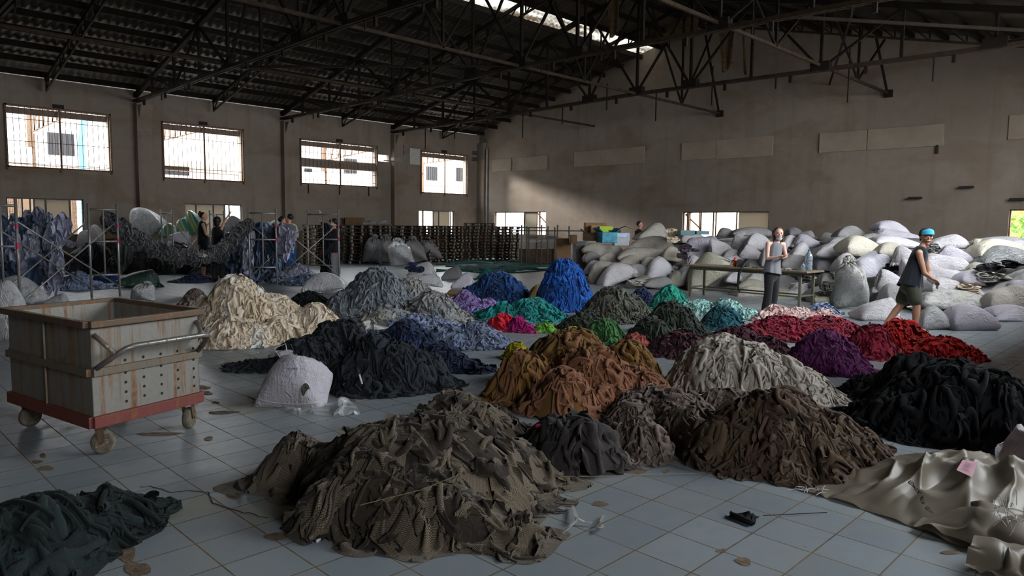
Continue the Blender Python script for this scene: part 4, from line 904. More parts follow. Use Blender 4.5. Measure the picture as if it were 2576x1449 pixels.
for a in [
  (1768, 620, 84, 52, 24, 'l', 'large lilac-white sack leaning left of the pillar of plump sacks behind table'),
  (1808, 627, 62, 50, 18, 'w', 'round white sack beside the large leaning lilac one'),
  (1862, 608, 56, 36, 8, 's', 'shiny twisted plastic bag between two plump white sacks'),
  (1910, 608, 62, 34, -8, 'w', 'plump white sack just left of the standing woman'),
  (1886, 634, 66, 30, -6, 'w', 'white sack below the plump one left of the standing woman'),
  (1842, 643, 56, 28, 4, 'g', 'greyish sack with wrinkled plastic below the twisted bag'),
  (1922, 650, 34, 44, 6, 'g', 'grey sack standing upright just behind the standing woman'),
  (1845, 660, 126, 28, 2, 'l', 'long lilac sack right behind the orange bottle on the table'),
  (1746, 657, 84, 26, 2, 'w', 'white sack at table height, left of the table'),
  (1738, 690, 64, 40, -16, 'w', 'open white sack sagging beside the table end'),
  (2011, 633, 78, 36, 8, 'w', 'white sack with a small tear, right of the standing woman'),
  (1988, 612, 44, 34, -14, 'w', 'white sack corner peeping over the shoulder of the standing woman'),
  (2004, 660, 82, 32, -4, 'g', 'grey sack right of the standing woman, behind the water bottle'),
  (2027, 605, 84, 28, 2, 'l', 'lilac-grey sack high up, right of the standing woman'),
  (2080, 657, 64, 38, 6, 'l', 'lilac sack right of the big water bottle'),
  (2126, 661, 60, 42, 0, 'w', 'round sack with puckered knot facing the camera'),
  (2105, 628, 112, 38, -4, 'w', 'long white sack above the puckered round one'),
  (2170, 622, 112, 44, -10, 'c', 'cream stained sack above the upright clear sack'),
  (2240, 628, 64, 32, -6, 'c', 'cream sack with a black rag under its right end'),
  (2275, 640, 80, 40, 10, 'w', 'white sack just left of the shoulder of the running person'),
  (2188, 664, 104, 50, 8, 'l', 'large lilac-white sack on top of the upright clear sack'),
  (2280, 672, 56, 40, 16, 'w', 'white sack behind the back of the running person'),
  (2232, 704, 70, 46, 8, 'w', 'white sack behind the hip of the running person'),
  (2246, 738, 56, 46, 14, 'g', 'grey-white sack behind the thighs of the running person'),
  (2395, 640, 92, 36, -4, 'l', 'lilac sack in front of the face of the running person'),
  (2373, 661, 104, 40, 4, 'w', 'bright white sack at the elbow of the running person'),
  (2372, 691, 96, 34, 0, 'w', 'printed white sack at the forearm of the running person'),
  (2440, 696, 84, 32, -6, 'l', 'lilac-grey sack right of the forearm of the running person'),
  (2470, 678, 110, 28, -6, 'o', 'flat olive-grey sack under the big dark plastic one'),
  (2505, 625, 134, 40, 4, 'c', 'cream sack with a pinkish patch above the dark plastic one'),
  (2508, 652, 156, 56, 11, 'q', 'big dark see-through sack rising to the right picture edge'),
  (2390, 720, 128, 34, -3, 'w', 'white sack behind the hands of the running person'),
  (2398, 752, 160, 40, -3, 'p', 'long clear plastic sack of mixed clothes right of the running legs'),
  (2530, 748, 106, 50, 4, 'b', 'beige sack below the tangled black and white rags'),
  (2566, 725, 64, 40, 20, 'l', 'lilac sack at the right picture edge, above the beige one'),
  (2538, 783, 112, 28, -2, 'l', 'long lilac sack, second from the floor at the right edge'),
  (2540, 805, 116, 26, -2, 'l', 'long lilac sack lying on the floor at the right edge'),
  (2007, 727, 80, 36, -4, 'w', 'white sack under the right half of the table'),
  (2062, 737, 74, 30, 0, 'g', 'greyish sack right of the table leg'),
  (2070, 758, 66, 26, 0, 'o', 'olive sack on the floor right of the table leg'),
  (1890, 724, 90, 34, 2, 'o', 'stained sack with an ochre patch under the table'),
  (1895, 746, 100, 24, 0, 'b', 'flat brownish sack on the floor under the table'),
  (1900, 697, 66, 26, 0, 'p', 'clear bag of denim scraps under the table top'),
  (1847, 697, 46, 26, -8, 'w', 'small white sack under the table, beside the denim bag'),
  (1965, 750, 64, 26, 0, 'o', 'olive sack behind the trouser legs of the standing woman'),
  (1775, 716, 140, 56, 34, 'o', 'long olive dirty sack slanting up under the left table end'),
  (2120, 753, 44, 60, 8, 'l', 'pointed lilac sack standing left of the upright clear sack'),
  (2090, 700, 60, 34, -6, 'g', 'grey sack behind the end of the table')]:
    pile_sack(*a, group=GW)
GT = 'sacks on the top rows of the wall of sacks'
for a in [
  (1740, 598, 66, 24, -4, 'w', 'white sack on the top row under the left window corner'),
  (1830, 585, 66, 22, 6, 'g', 'grey sack on the top row below the wide low window'),
  (1890, 582, 96, 20, -2, 'g', 'flat grey bundle on the top row below the window right half'),
  (1995, 583, 42, 20, -4, 'd', 'small dark grey sack on the top row right of the standing woman'),
  (2032, 589, 44, 16, -6, 'g', 'small grey sack on the top row beside the dark one'),
  (2085, 596, 62, 18, -2, 'g', 'grey sack on the top row, middle of the wall of sacks'),
  (2144, 586, 80, 30, -6, 'g', 'dusty grey sack on the top row, left of the tent-shaped one'),
  (2240, 572, 84, 28, -12, 'l', 'tent-shaped lilac sack, highest of the whole wall of sacks'),
  (2243, 587, 112, 20, -2, 'l', 'long lilac sack right under the tent-shaped one'),
  (2204, 599, 96, 22, 4, 'g', 'grey sack below the two lilac ones on the top row'),
  (2130, 606, 104, 20, -3, 'g', 'long grey sack below the dusty one of the top row'),
  (2250, 608, 124, 24, -4, 'w', 'white sack with folds left of the head of the running person'),
  (2385, 608, 110, 30, 4, 'w', 'white glossy sack right of the head of the running person'),
  (2466, 611, 60, 20, 6, 'c', 'cream bundle on the top row right of the glossy sack'),
  (2520, 606, 124, 20, -2, 'g', 'grey sack on the top row below the window at the right edge'),
  (2560, 618, 90, 24, 2, 'w', 'white sack on the top row at the right picture edge')]:
    pile_sack(*a, group=GT, slope=2.3)
# single sacks with poses of their own
def floor_sack(px, by, w, h, tilt, mk, label, proto, name='sack', wd=None, flip=False, yaw=0.0, group=None, cat='sack', lift=0):
    B = fl(px, by); dep = depth(B); L = w*dep/F_PX; Hh = h*dep/F_PX; W = wd or min(.8, L*.65)
    s = (dep+W*.45)/dep; c = np.array([*(CO+(B-CO)*s)[:2], 0]); L *= s; Hh *= s; t_ = math.radians(tilt)
    ax = RH*math.cos(t_)*math.cos(yaw)+FH*math.sin(yaw)+np.array([0, 0, 1])*math.sin(t_)
    if flip: ax = -ax
    c[2] = .46*(Hh*math.cos(t_)+L*abs(math.sin(t_)))+lift
    return put_sack(name, c, L, W, Hh, ax, mk, proto, label, group, cat=cat)
def upright(px, by, w, h, mk, label, proto, lean=0.0, group=None, name='sack'):
    B = fl(px, by); dep = depth(B); W = w*dep/F_PX; L = h*dep/F_PX
    c = B+FH*W*.4; s = depth(c)/dep; L *= s; W *= s; c[2] = L*.49
    ax = np.array([0, 0, 1.])+RH*lean
    return put_sack(name, c, L, W, W*.8, ax, mk, proto, label, group, up=-FH)
upright(2172, 785, 92, 138, 'p', 'tall clear plastic sack of grey rags standing left of the runner', 6, .03)
floor_sack(2432, 833, 132, 66, 2, 'l', 'big full white sack on the floor right of the runner', 1, yaw=.2)
floor_sack(2345, 830, 84, 58, 6, 's', 'crumpled clear plastic bag on the floor beside the runner', 5)
floor_sack(2212, 808, 128, 58, 0, 'w', 'open white bag with dark rags, left of the running feet', 2)
GB = 'filled sacks standing before the pallets'
for px, by, w, h, mk, d, ln in ((928, 666, 52, 78, 'q', 'dark see-through sack, leftmost of those before the pallets', 0), (968, 664, 54, 76, 'g', 'grey sack, second from the left before the pallets', .06), (1003, 672, 66, 74, 's', 'broad glossy sack in front of the others before the pallets', -.08),
        (1040, 664, 58, 72, 'g', 'grey sack right of the broad glossy one before the pallets', -.1), (1078, 661, 54, 72, 'g', 'grey sack, rightmost of those before the pallets', -.2)):
    upright(px, by, w, h, mk, d, 6 if ln else 3, ln, GB)
floor_sack(1068, 704, 84, 44, -4, 'w', 'white sack with dark rags at its mouth, behind the grey heap', 3)
floor_sack(1140, 704, 60, 34, 4, 'd', 'dark lumpy sack between two white ones behind the grey heap', 2)
floor_sack(1166, 726, 70, 40, 2, 'l', 'lilac sack with a torn middle, left of the deep blue heap', 6)
floor_sack(1082, 735, 70, 30, -8, 's', 'shiny clear plastic bag lying on the grey heap edge', 5, lift=.12)
floor_sack(1361, 765, 72, 52, 0, 'k', 'ochre burlap sack between the two blue heaps', 4, wd=.5)
floor_sack(815, 742, 112, 48, 10, 's', 'crumpled clear plastic sheet bag left of the grey heap', 5)
floor_sack(360, 725, 112, 44, -4, 'e', 'dark green plastic sack on the floor under the scaffold', 2)
upright(338, 762, 62, 52, 's', 'pointed clear plastic bag standing right behind the cart', 3, 0)
floor_sack(45, 706, 96, 50, -6, 'l', 'full white sack at the left picture edge, under the denim rack', 1)
floor_sack(50, 765, 118, 62, -10, 's', 'large crumpled clear plastic bag at the left edge behind the cart', 5)
floor_sack(150, 768, 60, 30, 0, 's', 'small crumpled clear plastic bag behind the cart', 2)
floor_sack(20, 860, 110, 150, -8, 's', 'clear plastic wrapping left of the cart at the picture edge', 5, wd=.4)
floor_sack(590, 693, 60, 22, 0, 'l', 'low lilac sack behind the legs of the pair of women', 0)
cz_ = np.array([0, 0, 1.])
# the white sack in front of the blue-black heap
B = fl(712, 1033); dep = depth(B); k = dep/F_PX
ax = cz_*.72+FH*.69; W_ = put_sack('white_sack', np.array([*(B+FH*.22)[:2], .245]), .60, .66, .46, ax, 'l', 3, 'plump white woven sack alone on the floor, before the blue-black heap', up=cz_*.69-FH*.72)
W_.data = W_.data.copy(); W_.data.materials.clear(); W_.data.materials.append(sack_mat('clean_white_sack', (.66, .64, .70), .35, .5))
# rags spilling out and lying about
heap('fabric_heap', [(1690, 640, 22, 566, .9, .6)], M_cr, 60, .1, 30, 18, 'x', core=False) if False else None
def rag_clump(px, py, w, h, mat, seed, label, n=10, x0=15.0, slope=1.7, flat=.6, cat='cloth', base=None):
    d = ray(px, py); tt = (x0+slope*EYE)/(d[0]-slope*d[2]); P = CO+d*tt if base is None else np.asarray(base, float); dep = depth(P); s = w*dep/F_PX/2; hz = h*dep/F_PX
    rng = np.random.default_rng(seed); S, UV, Fq = rags(18); Vs, Fs, Us, Ts = [], [], [], []; off = 0
    for i in range(n):
        X = S[rng.integers(len(S))]*s*(.5+.4*rng.random()); th = rng.random()*6.28; R = np.array([[math.cos(th), -math.sin(th)], [math.sin(th), math.cos(th)]])
        xy = X[:, :2]@R.T; o = rng.normal(size=3)*.35
        V = P+np.outer(xy[:, 0]+o[0]*s, RH)+np.outer(xy[:, 1]*.5*flat*hz/s/1.2+X[:, 2]*.0+o[2]*hz*.5, np.array([0, 0, 1.]))-np.outer(X[:, 2]*1.0+o[1]*.03-.03, FH)
        V[:, 2] = np.maximum(V[:, 2], .01)
        Vs.append(V); Fs.append(Fq+off); off += len(V); Us.append(UV); Ts.append(np.full(len(V), rng.random()))
    o = link('cloth_clump', np.concatenate(Vs), np.concatenate(Fs).astype(np.int32), mat, None, True, None, np.concatenate(Us), {'tint': np.concatenate(Ts)})
    return tag(o, label, cat, None, 'stuff')
M_prt = cloth_mat('printed_scraps', [(0, (.02, .02, .022)), (.35, (.05, .05, .05)), (.5, (.4, .4, .38)), (1, (.6, .58, .52))])
M_pdk = cloth_mat('purple_print_scraps', [(0, (.02, .015, .02)), (.6, (.06, .04, .06)), (1, (.22, .18, .22))])
for a in [(1690, 583, 36, 34, M_cr, 1, 'cream rag ends spilling from the topmost sack of the left stack'), (1696, 603, 30, 26, M_cr, 2, 'cream rags hanging below the topmost spill of the left stack'),
          (1722, 627, 46, 40, M_pdk, 3, 'dark purple printed scraps between the two stacks of sacks'), (2244, 630, 30, 24, M_bk, 4, 'black rag hanging from the cream sack, upper one'),
          (2248, 671, 46, 32, M_bk, 5, 'black rags bulging between white sacks left of the runner'), (2352, 627, 40, 36, M_prt, 6, 'black and white printed scraps beside the shoulder of the runner'),
          (2030, 703, 70, 30, M_prt, 7, 'black and white scraps behind the right table legs'), (2100, 720, 60, 60, M_ol, 8, 'grey-green clothes slumped left of the upright clear sack'),
          (2500, 690, 90, 60, M_prt, 9, 'tangled black and white rags at the right edge'), (2440, 725, 60, 34, M_cr, 10, 'cream lace rags dangling right of the runner'),
          (2210, 778, 70, 36, M_prt, 11, 'dark rags in the mouth of the open white bag'), (2340, 733, 46, 30, M_dn, 12, 'denim scraps behind the hands of the runner'),
          (2545, 668, 60, 30, M_bk, 13, 'black rags under the big dark see-through sack'), (1620, 712, 60, 22, M_prt, 14, 'dark and pale rags at the foot of the left stack'), (2320, 770, 60, 26, M_ow, 15, 'white rag roll right of the running legs')]:
    rag_clump(*a)
rag_clump(1046, 690, 44, 34, M_nv, 20, 'navy rags in the mouth of the white sack behind the grey heap', base=fl(1046, 706)+np.array([0, 0, .32]))
# what fills the depth of the wall of sacks behind the front layer
xs = np.linspace(1.7, 13.0, 46); V = []
prof = [(16.3, 0), (16.6, .3), (16.9, .5), (17.3, .7), (17.8, .9), (18.6, 1.1), (19.8, 1.22), (21.4, 1.26), (XB-.3, 1.2)]
for y in xs:
    for (x, z) in prof:
        q = NZ(y*2.1, x*2.1, .3)
        e = min(1, (13.0-y)/.8, (y-1.6)/.8)
        V.append((x+.14*q-(.7 if y < 5.2 else 0), y, max(0, (z+.16*NZ(y*3, x*3, 5.1))*max(.1, e))))
I = np.arange(len(xs)*len(prof)).reshape(len(xs), len(prof)); Fq = np.stack([I[:-1, :-1], I[:-1, 1:], I[1:, 1:], I[1:, :-1]], -1).reshape(-1, 4)
o = link('sack_heap', V, Fq, SM['g'], None, True, None, [(v[0]*.3, v[1]*.3) for v in V]); m = o.modifiers.new('s', 'SUBSURF'); m.levels = m.render_levels = 2
tag(o, 'mass of dusty sacks filling the depth behind the front sacks', 'sack heap', None, 'stuff')
# ================================================================== rusty cart
def rusty(name, base, rust=.5, scale=1.0, metal=.35, rough=.5):
    t = NT(name); v = t.coord(kind='World'); vs = t.coord((9, 9, .55), 'World')
    st = t.noise(vs, 1.5*scale, 5, .65, .3); n = t.noise(v, 2.2*scale, 6, .65, .5); f = t.noise(v, 26, 4, .6)
    c = t.mix(t.ramp(f, [(.3, 0.0), (.7, .5)]), base, tuple(x*.72 for x in base))
    m = t.math('MULTIPLY', t.ramp(st, [(.52, 0.0), (.62, 1.0)]), t.ramp(n, [(.34-.12*rust, 0.0), (.54-.12*rust, 1.0)]))
    rc = t.ramp(f, [(.3, (.11, .045, .018)), (.55, (.21, .10, .035)), (.75, (.30, .18, .08))])
    c = t.mix(t.math('MULTIPLY', m, .9), c, rc)
    s2 = t.ramp(t.noise(v, 5, 7, .7, 1.0), [(.62, 0.0), (.70, .7)]); c = t.mix(s2, c, (.12, .06, .03))
    t.col(c); t.set(Roughness=t.mix(m, rough, .9), Metallic=t.math('MULTIPLY', t.math('SUBTRACT', 1.0, m), metal)); t.bump(f, .15, .004); return t.m
M_galv = rusty('galvanised_rusty_sheet', (.25, .235, .205), .95)
M_rim = rusty('rusty_rim', (.12, .08, .05), 1.0, 2.0, .2)
M_redp = rusty('red_oxide_paint', (.17, .035, .028), .35, 1.5, .0, .6)
M_tubem = rusty('worn_steel_tube', (.26, .25, .235), .3, 2.0, .6, .35)
M_tyre = flat('dusty_rubber_wheel', (.16, .135, .10), .9, 0, .35, 22, .2, .4)
A = np.array([1.35, 5.29, 0]); cu = np.array([.93, .345, 0]); cu /= np.linalg.norm(cu); cu = np.array([.955, .297, 0]); cu /= np.linalg.norm(cu); cv = np.array([-cu[1], cu[0], 0]); cv = np.array([-.19, .982, 0]); CW, CD = .84, 1.24
cv /= np.linalg.norm(cv); cz = np.array([0, 0, 1.])
cart = thing('laundry_cart', 'rusty galvanised steel cart with red base rail and perforated side', 'cart', A+cu*CW/2+cv*CD/2)
cp = lambda a, b, z: A+cu*a+cv*b+cz*z
def panel(mb, p, q, z0, z1, th, inward, m=0):
    mb.add([p+cz*z0, q+cz*z0, q+cz*z1, p+cz*z1, p+inward*th+cz*z0, q+inward*th+cz*z0, q+inward*th+cz*z1, p+inward*th+cz*z1], [(0, 1, 2, 3), (5, 4, 7, 6), (3, 2, 6, 7), (0, 4, 5, 1), (1, 5, 6, 2), (0, 3, 7, 4)], m)
mb = MB()
for p, q, i in ((cp(0, 0, 0), cp(CW, 0, 0), cv), (cp(CW, 0, 0), cp(CW, CD, 0), -cu), (cp(CW, CD, 0), cp(0, CD, 0), -cv), (cp(0, CD, 0), cp(0, 0, 0), cu)): panel(mb, p, q, .27, .90, .006, i)
mb.add([cp(0, 0, .275), cp(CW, 0, .275), cp(CW, CD, .275), cp(0, CD, .275)], [(0, 1, 2, 3)])
mb.build('body', M_galv, cart)
mb = MB()
for p, q, o in ((cp(-.02, -.02, 0), cp(CW+.02, -.02, 0), -cv), (cp(CW+.02, -.02, 0), cp(CW+.02, CD+.02, 0), cu), (cp(CW+.02, CD+.02, 0), cp(-.02, CD+.02, 0), cv), (cp(-.02, CD+.02, 0), cp(-.02, -.02, 0), -cu)):
    mb.bar(p+cz*.91+o*.01, q+cz*.91+o*.01, .05, .045)
bevel(mb.build('rim', M_rim, cart), .006)
mb = MB()
for p, q in ((cp(0, -.018, 0), cp(CW, -.018, 0)), (cp(CW+.018, 0, 0), cp(CW+.018, CD, 0)), (cp(CW, CD+.018, 0), cp(0, CD+.018, 0)), (cp(-.018, CD, 0), cp(-.018, 0, 0))): mb.bar(p+cz*.585, q+cz*.585, .03, .05)
mb.bar(cp(-.012, CD*.52, .27), cp(-.012, CD*.52, .9), .035, .012)
mb.build('stiffener_band', rusty('rusty_band', (.17, .145, .11), .9, 2.0, .2), cart)
mb = MB()
for p, q in ((cp(-.01, -.012, 0), cp(CW+.01, -.012, 0)), (cp(CW+.012, -.01, 0), cp(CW+.012, CD+.01, 0)), (cp(CW+.01, CD+.012, 0), cp(-.01, CD+.012, 0)), (cp(-.012, CD+.01, 0), cp(-.012, -.01, 0))): mb.bar(p+cz*.245, q+cz*.245, .045, .08)
bevel(mb.build('base_rail', M_redp, cart), .005)
mb = MB()
for i in range(5):                                              # drain holes, staggered
    for j in range(4):
        a = .209+.138*i; z = .34+.068*j+(.012 if i % 2 else 0); n = 10; c = cp(a+.03, -.0015, z)
        V = [c+.011*(math.cos(2*PI*k/n)*cu+math.sin(2*PI*k/n)*cz) for k in range(n)]; mb.add(V, [tuple(range(n))])
    a = .209+.138*i; c = cp(a+.03, -.0015, .632); V = [c+.011*(math.cos(2*PI*k/10)*cu+math.sin(2*PI*k/10)*cz) for k in range(10)]; mb.add(V, [tuple(range(10))])
mb.build('drain_holes', M_dark, cart)
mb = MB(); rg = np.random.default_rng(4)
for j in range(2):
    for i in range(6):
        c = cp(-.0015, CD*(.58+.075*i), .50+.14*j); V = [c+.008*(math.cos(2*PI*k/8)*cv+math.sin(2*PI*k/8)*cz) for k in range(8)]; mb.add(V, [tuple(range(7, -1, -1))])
mb.build('side_holes', flat('hole_light_tone', (.42, .34, .2), .8), cart)  # pale discs: light showing through the holes, put into the colour
def handle(sgn, off):
    o = -cv if sgn > 0 else cv; b0 = 0 if sgn > 0 else CD
    mb = MB(); e = .035
    L = [cp(.02, b0, .60), cp(.09, b0, .68)+o*.13, cp(.16, b0, .75)+o*.2, cp(.22, b0, .765)+o*.21]
    R = [cp(CW-.02+.0, b0, .60)]
    pts = [cp(.02, b0, .61)+o*.02, cp(.10, b0, .70)+o*.13, cp(.15, b0, .745)+o*.18, cp(.21, b0, .76)+o*.2, cp(CW-.10, b0, .76)+o*.2, cp(CW-.05, b0, .755)+o*.195, cp(CW-.03, b0, .74)+o*.18, cp(CW-.02, b0, .61)+o*.02]
    mb.tube(pts, .019, 10)
    mb.tube([cp(.02, b0, .84)+o*.01, cp(.105, b0, .705)+o*.135], .017, 8); mb.tube([cp(CW-.02, b0, .84)+o*.01, cp(CW-.03, b0, .705)+o*.135], .017, 8)
    return mb.build('push_handle', M_tubem, cart, True)
handle(1, 0); handle(-1, 0)
for (a, b, ang, d) in ((.07, .06, -.75, 0), (CW-.07, .06, .55, 1), (.07, CD-.08, .1, 2), (CW-.07, CD-.08, .2, 3)):
    w = cu*math.cos(ang)+cv*math.sin(ang); ax_ = np.array([-w[1], w[0], 0])           # w: rolling direction
    ctr = cp(a, b, .082); mb = MB(); ctr = ctr+w*.02
    prof = [(0, .024), (.03, .026), (.06, .026), (.074, .024), (.081, .016), (.082, 0), (.081, -.016), (.074, -.024), (.06, -.026), (.03, -.026), (0, -.024)]
    n = 22; rings = [[ctr+ax_*y+r*(math.cos(2*PI*k/n)*w+math.sin(2*PI*k/n)*cz) for k in range(n)] for r, y in prof]
    root_name = mb.loft(rings, 0, False) or mb
    mb2 = MB(); top = cp(a, b, .205)
    for s in (-1, 1): mb2.add([ctr+ax_*.032*s+w*-.02, ctr+ax_*.032*s+w*.02, top+ax_*.032*s+w*.03, top+ax_*.032*s-w*.03, ctr+ax_*.036*s+w*-.02, ctr+ax_*.036*s+w*.02, top+ax_*.036*s+w*.03, top+ax_*.036*s-w*.03], [(0, 1, 2, 3), (7, 6, 5, 4), (0, 3, 7, 4), (1, 5, 6, 2), (0, 4, 5, 1)])
    mb2.obox(top, w*.04, ax_*.04, cz*.008); mb2.tube([ctr-ax_*.045, ctr+ax_*.045], .009, 8)
    fork = mb2.build('caster_fork', M_rim, cart); mb.build('wheel', M_tyre, fork, True)
    if d == 0:
        rg = np.random.default_rng(2); X = rags(18)[0][3]*.05; P = ctr-ax_*.03
        V = P+np.outer(X[:, 0], w)+np.outer(X[:, 1], cz)-np.outer(X[:, 2]*.9, ax_)
        link('wound_rag', V, rags(18)[2], flat('dirty_rag', (.24, .19, .13), .95), fork, True)
# ================================================================== pallets
M_pal = flat('dark_pallet_wood', (.055, .040, .026), .85, 0, .5, 7); M_pal2 = flat('brown_pallet_wood', (.085, .058, .034), .85, 0, .5, 7); M_pend = flat('white_painted_end', (.20, .19, .17), .8, 0, .5, 9); M_pred = flat('red_painted_end', (.25, .05, .04), .8)
PAL_H, PAL_W = .139, .98
def pallet_mesh(wood, endm, seed):
    rg = random.Random(seed); mb = MB(); w = PAL_W/2
    for k in range(7): y = -w+.05+k*(2*w-.1)/6; mb.box((-w, y-.05, .115), (w, y+.05, .134), 0)
    for x in (-w+.05, 0, w-.05):
        mb.box((x-.05, -w, .096), (x+.05, w, .115), 0); mb.box((x-.05, -w, 0), (x+.05, w, .02), 0)
        for y in (-w+.06, 0, w-.06):
            mb.box((x-.05, y-.058, .02), (x+.05, y+.058, .096), 0)
        for s in (-1, 1):
            mb.box((x-.035, s*w-.004, .02), (x+.035, s*w+.004, .09), 2 if rg.random() < .12 else 1)
    for y in (-w+.06, 0, w-.06):
        for s in (-1, 1): mb.box((s*w-.004, y-.035, .02), (s*w+.004, y+.035, .09), 1 if rg.random() < .9 else 2)
    o = mb.build('pallet', [wood, endm, M_pred]); me = o.data; bpy.data.objects.remove(o); return me
PM = [pallet_mesh(M_pal, M_pend, i) for i in range(4)]+[pallet_mesh(M_pal2, M_pend, 9)]
rg = random.Random(3)
NTH = 'first second third fourth fifth sixth seventh eighth ninth tenth eleventh twelfth thirteenth'.split()
for si, (px, by, n, m) in enumerate(((805, 668, 11, 4), (890, 664, 11, 0), (941, 663, 11, 1), (1018, 662, 11, 0), (1085, 660, 11, 2), (1143, 658, 11, 3), (1201, 656, 12, 0), (1266, 655, 11, 1))):
    B = fl(px, by); v = B-CO; v[2] = 0; v /= np.linalg.norm(v); B = B+v*.5; ang = math.radians(rg.uniform(-8, 2)); lean = rg.uniform(-.012, .012)
    for k in range(n):
        o = bpy.data.objects.new('pallet', PM[m if m == 4 else rg.randrange(4)]); C.objects.link(o)
        o.location = (B[0]+k*lean+rg.uniform(-.035, .035), B[1]+rg.uniform(-.03, .03), k*PAL_H); o.rotation_euler = (0, 0, ang+rg.uniform(-.03, .03))
        tag(o, f'wooden pallet, {NTH[k]} up from the floor in the {NTH[si]} pallet stack from the left', 'pallet', 'stacked wooden pallets')
# odds and ends on top of the stacks
for px, py, w, h, c, lab, nm in ((893, 546, 44, 18, (.16, .09, .045), 'battered brown carton lying on the left pallet stacks', 'carton'),):
    P = atdepth(px, py, 30.2); k = 30.2/F_PX; mb = MB(); mb.obox((P[0], P[1], 11*PAL_H+h*k*.5), RH*w*k/2*.95, FH*.3, cz*h*k*.5); tag(mb.build(nm, flat('brown_card_dark', c, .9)), lab, 'box')
P = atdepth(926, 549, 30.4); put_sack('sack', np.array([P[0], P[1], 11*PAL_H+.1]), .75, .5, .2, RH, 'g', 0, 'flat grey sack lying on top of the third pallet stack')
P = atdepth(968, 551, 30.4); put_sack('sack', np.array([P[0], P[1], 11*PAL_H+.1]), .6, .45, .2, RH, 'd', 3, 'dark bundle lying between the third and fourth pallet stacks')
# ================================================================== scaffolding
M_sc = rusty('galvanised_scaffold_tube', (.30, .31, .31), .25, 2.5, .55, .4); M_red = flat('red_tape_band', (.45, .02, .07), .6)
def frame(root, a, b, top=1.94, inner=True, name='end_frame', rungs=(1.82, 1.16, .46), tape=True):
    a, b = np.array([*a[:2], 0.]), np.array([*b[:2], 0.])
    mb = MB()
    for p in (a, b): mb.tube([p, p+cz*top], .024, 10)
    for z in rungs: mb.tube([a+cz*z, b+cz*z], .02, 8)
    if inner: m = (a+b)/2; mb.tube([m+cz*.46, m+cz*1.82], .019, 8)
    o = mb.build(name, M_sc, root, True)
    if tape:
        mb = MB(); mb.tube([b+cz*1.12, b+cz*1.22], .026, 10); mb.tube([b+cz*1.45, b+cz*1.52], .026, 10); mb.build('red_tape', M_red, o)
    return a, b
def cross(root, a, b, z1=1.57, z0=.2):
    mb = MB(); o = np.array([0, 0, 0.]); mb.tube([a+cz*z1, b+cz*z0], .014, 8); mb.build('cross_brace', M_sc, root, True)
    mb = MB(); d = (b-a); n_ = np.array([-d[1], d[0], 0]); n_ /= np.linalg.norm(n_); mb.tube([a+cz*z0+n_*.03, b+cz*z1+n_*.03], .014, 8); mb.build('cross_brace', M_sc, root, True)
A1 = atdepth(43, 600, 11.6); A0 = A1+(fl(231, 748)-fl(302, 745))*1.25+np.array([.25, .12, 0]); B1, B0 = fl(302, 745), fl(231, 748)
sc = thing('scaffold_tower', 'steel scaffold tower with crossed braces standing behind the cart at the left', 'scaffold', (*((A1+B1)/2)[:2], 0))
a0, a1 = frame(sc, A0, A1); b0, b1 = frame(sc, B0, B1); cross(sc, a1, b1); cross(sc, a0, b0)
C1, C0 = fl(697, 718), np.array([*atdepth(627, 620, 17.9)[:2], 0]); D1, D0 = np.array([*atdepth(852, 620, 18.9)[:2], 0]), np.array([*atdepth(775, 620, 19.3)[:2], 0])
sc2 = thing('scaffold_tower', 'steel scaffold tower with crossed braces between cream and grey heaps', 'scaffold', (*((C1+D1)/2)[:2], 0))
frame(sc2, C0, C1); frame(sc2, D0, D1); cross(sc2, C1*np.array([1, 1, 0]), D1); cross(sc2, C0, D0)
E1, E2, F0, F1 = fl(410, 690), fl(438, 690), fl(531, 687), fl(566, 685)
sc3 = thing('scaffold_tower', 'distant scaffold tower behind the hammock of grey rags', 'scaffold', (*((E1+F1)/2)[:2], 0))
frame(sc3, E1, E2, tape=False); frame(sc3, F0, F1, tape=False); cross(sc3, E2, F0)
rp = MB(); P = D0+(D1-D0)*.4+cz*1.83; rp.tube([P+RH*-.02, P+RH*.03+cz*.06, P+RH*-.01+cz*.1, P+RH*.02+cz*.02, P+RH*.04-cz*.05], .012, 6)
tag(rp.build('rope_knot', flat('pale_rope', (.5, .42, .3), .9)), 'pale rope knot tied on the top rail of the right scaffold frame', 'rope')
# ================================================================== hanging cloth
def hanging(px0, px1, py0, py1, dep, mat, seed, n, label, size=.2, name='hanging_cloth', thick=.25):
    rng = np.random.default_rng(seed); S, UV, Fq = rags(18); Vs, Fs, Us, Ts = [], [], [], []; off = 0
    for i in range(n):
        X = S[rng.integers(len(S))]; s = size*(.6+.7*rng.random()); px, py = rng.uniform(px0, px1), py0+(py1-py0)*rng.random()**1.1
        P = atdepth(px, py, dep+rng.normal()*thick*.5); th = rng.normal()*.5; c_, s_ = math.cos(th), math.sin(th)
        lx, lz = X[:, 0]*c_-X[:, 1]*s_, X[:, 0]*s_+X[:, 1]*c_
        V = P+np.outer(lx*s*.62, RH)+np.outer(lz*s*1.6, cz)-np.outer(X[:, 2]*s*1.3, FH); V[:, 2] = np.maximum(V[:, 2], .01+.02*rng.random())
        Vs.append(V); Fs.append(Fq+off); off += len(V); Us.append(UV); Ts.append(np.full(len(V), rng.random()))
    o = link(name, np.concatenate(Vs), np.concatenate(Fs).astype(np.int32), mat, None, True, None, np.concatenate(Us), {'tint': np.concatenate(Ts)})
    return tag(o, label, 'cloth', None, 'stuff')
M_dh = cloth_mat('mixed_denim_strips', [(0, (.02, .035, .06)), (.35, (.06, .10, .17)), (.6, (.15, .20, .30)), (.85, (.34, .36, .48)), (1, (.45, .45, .55))])
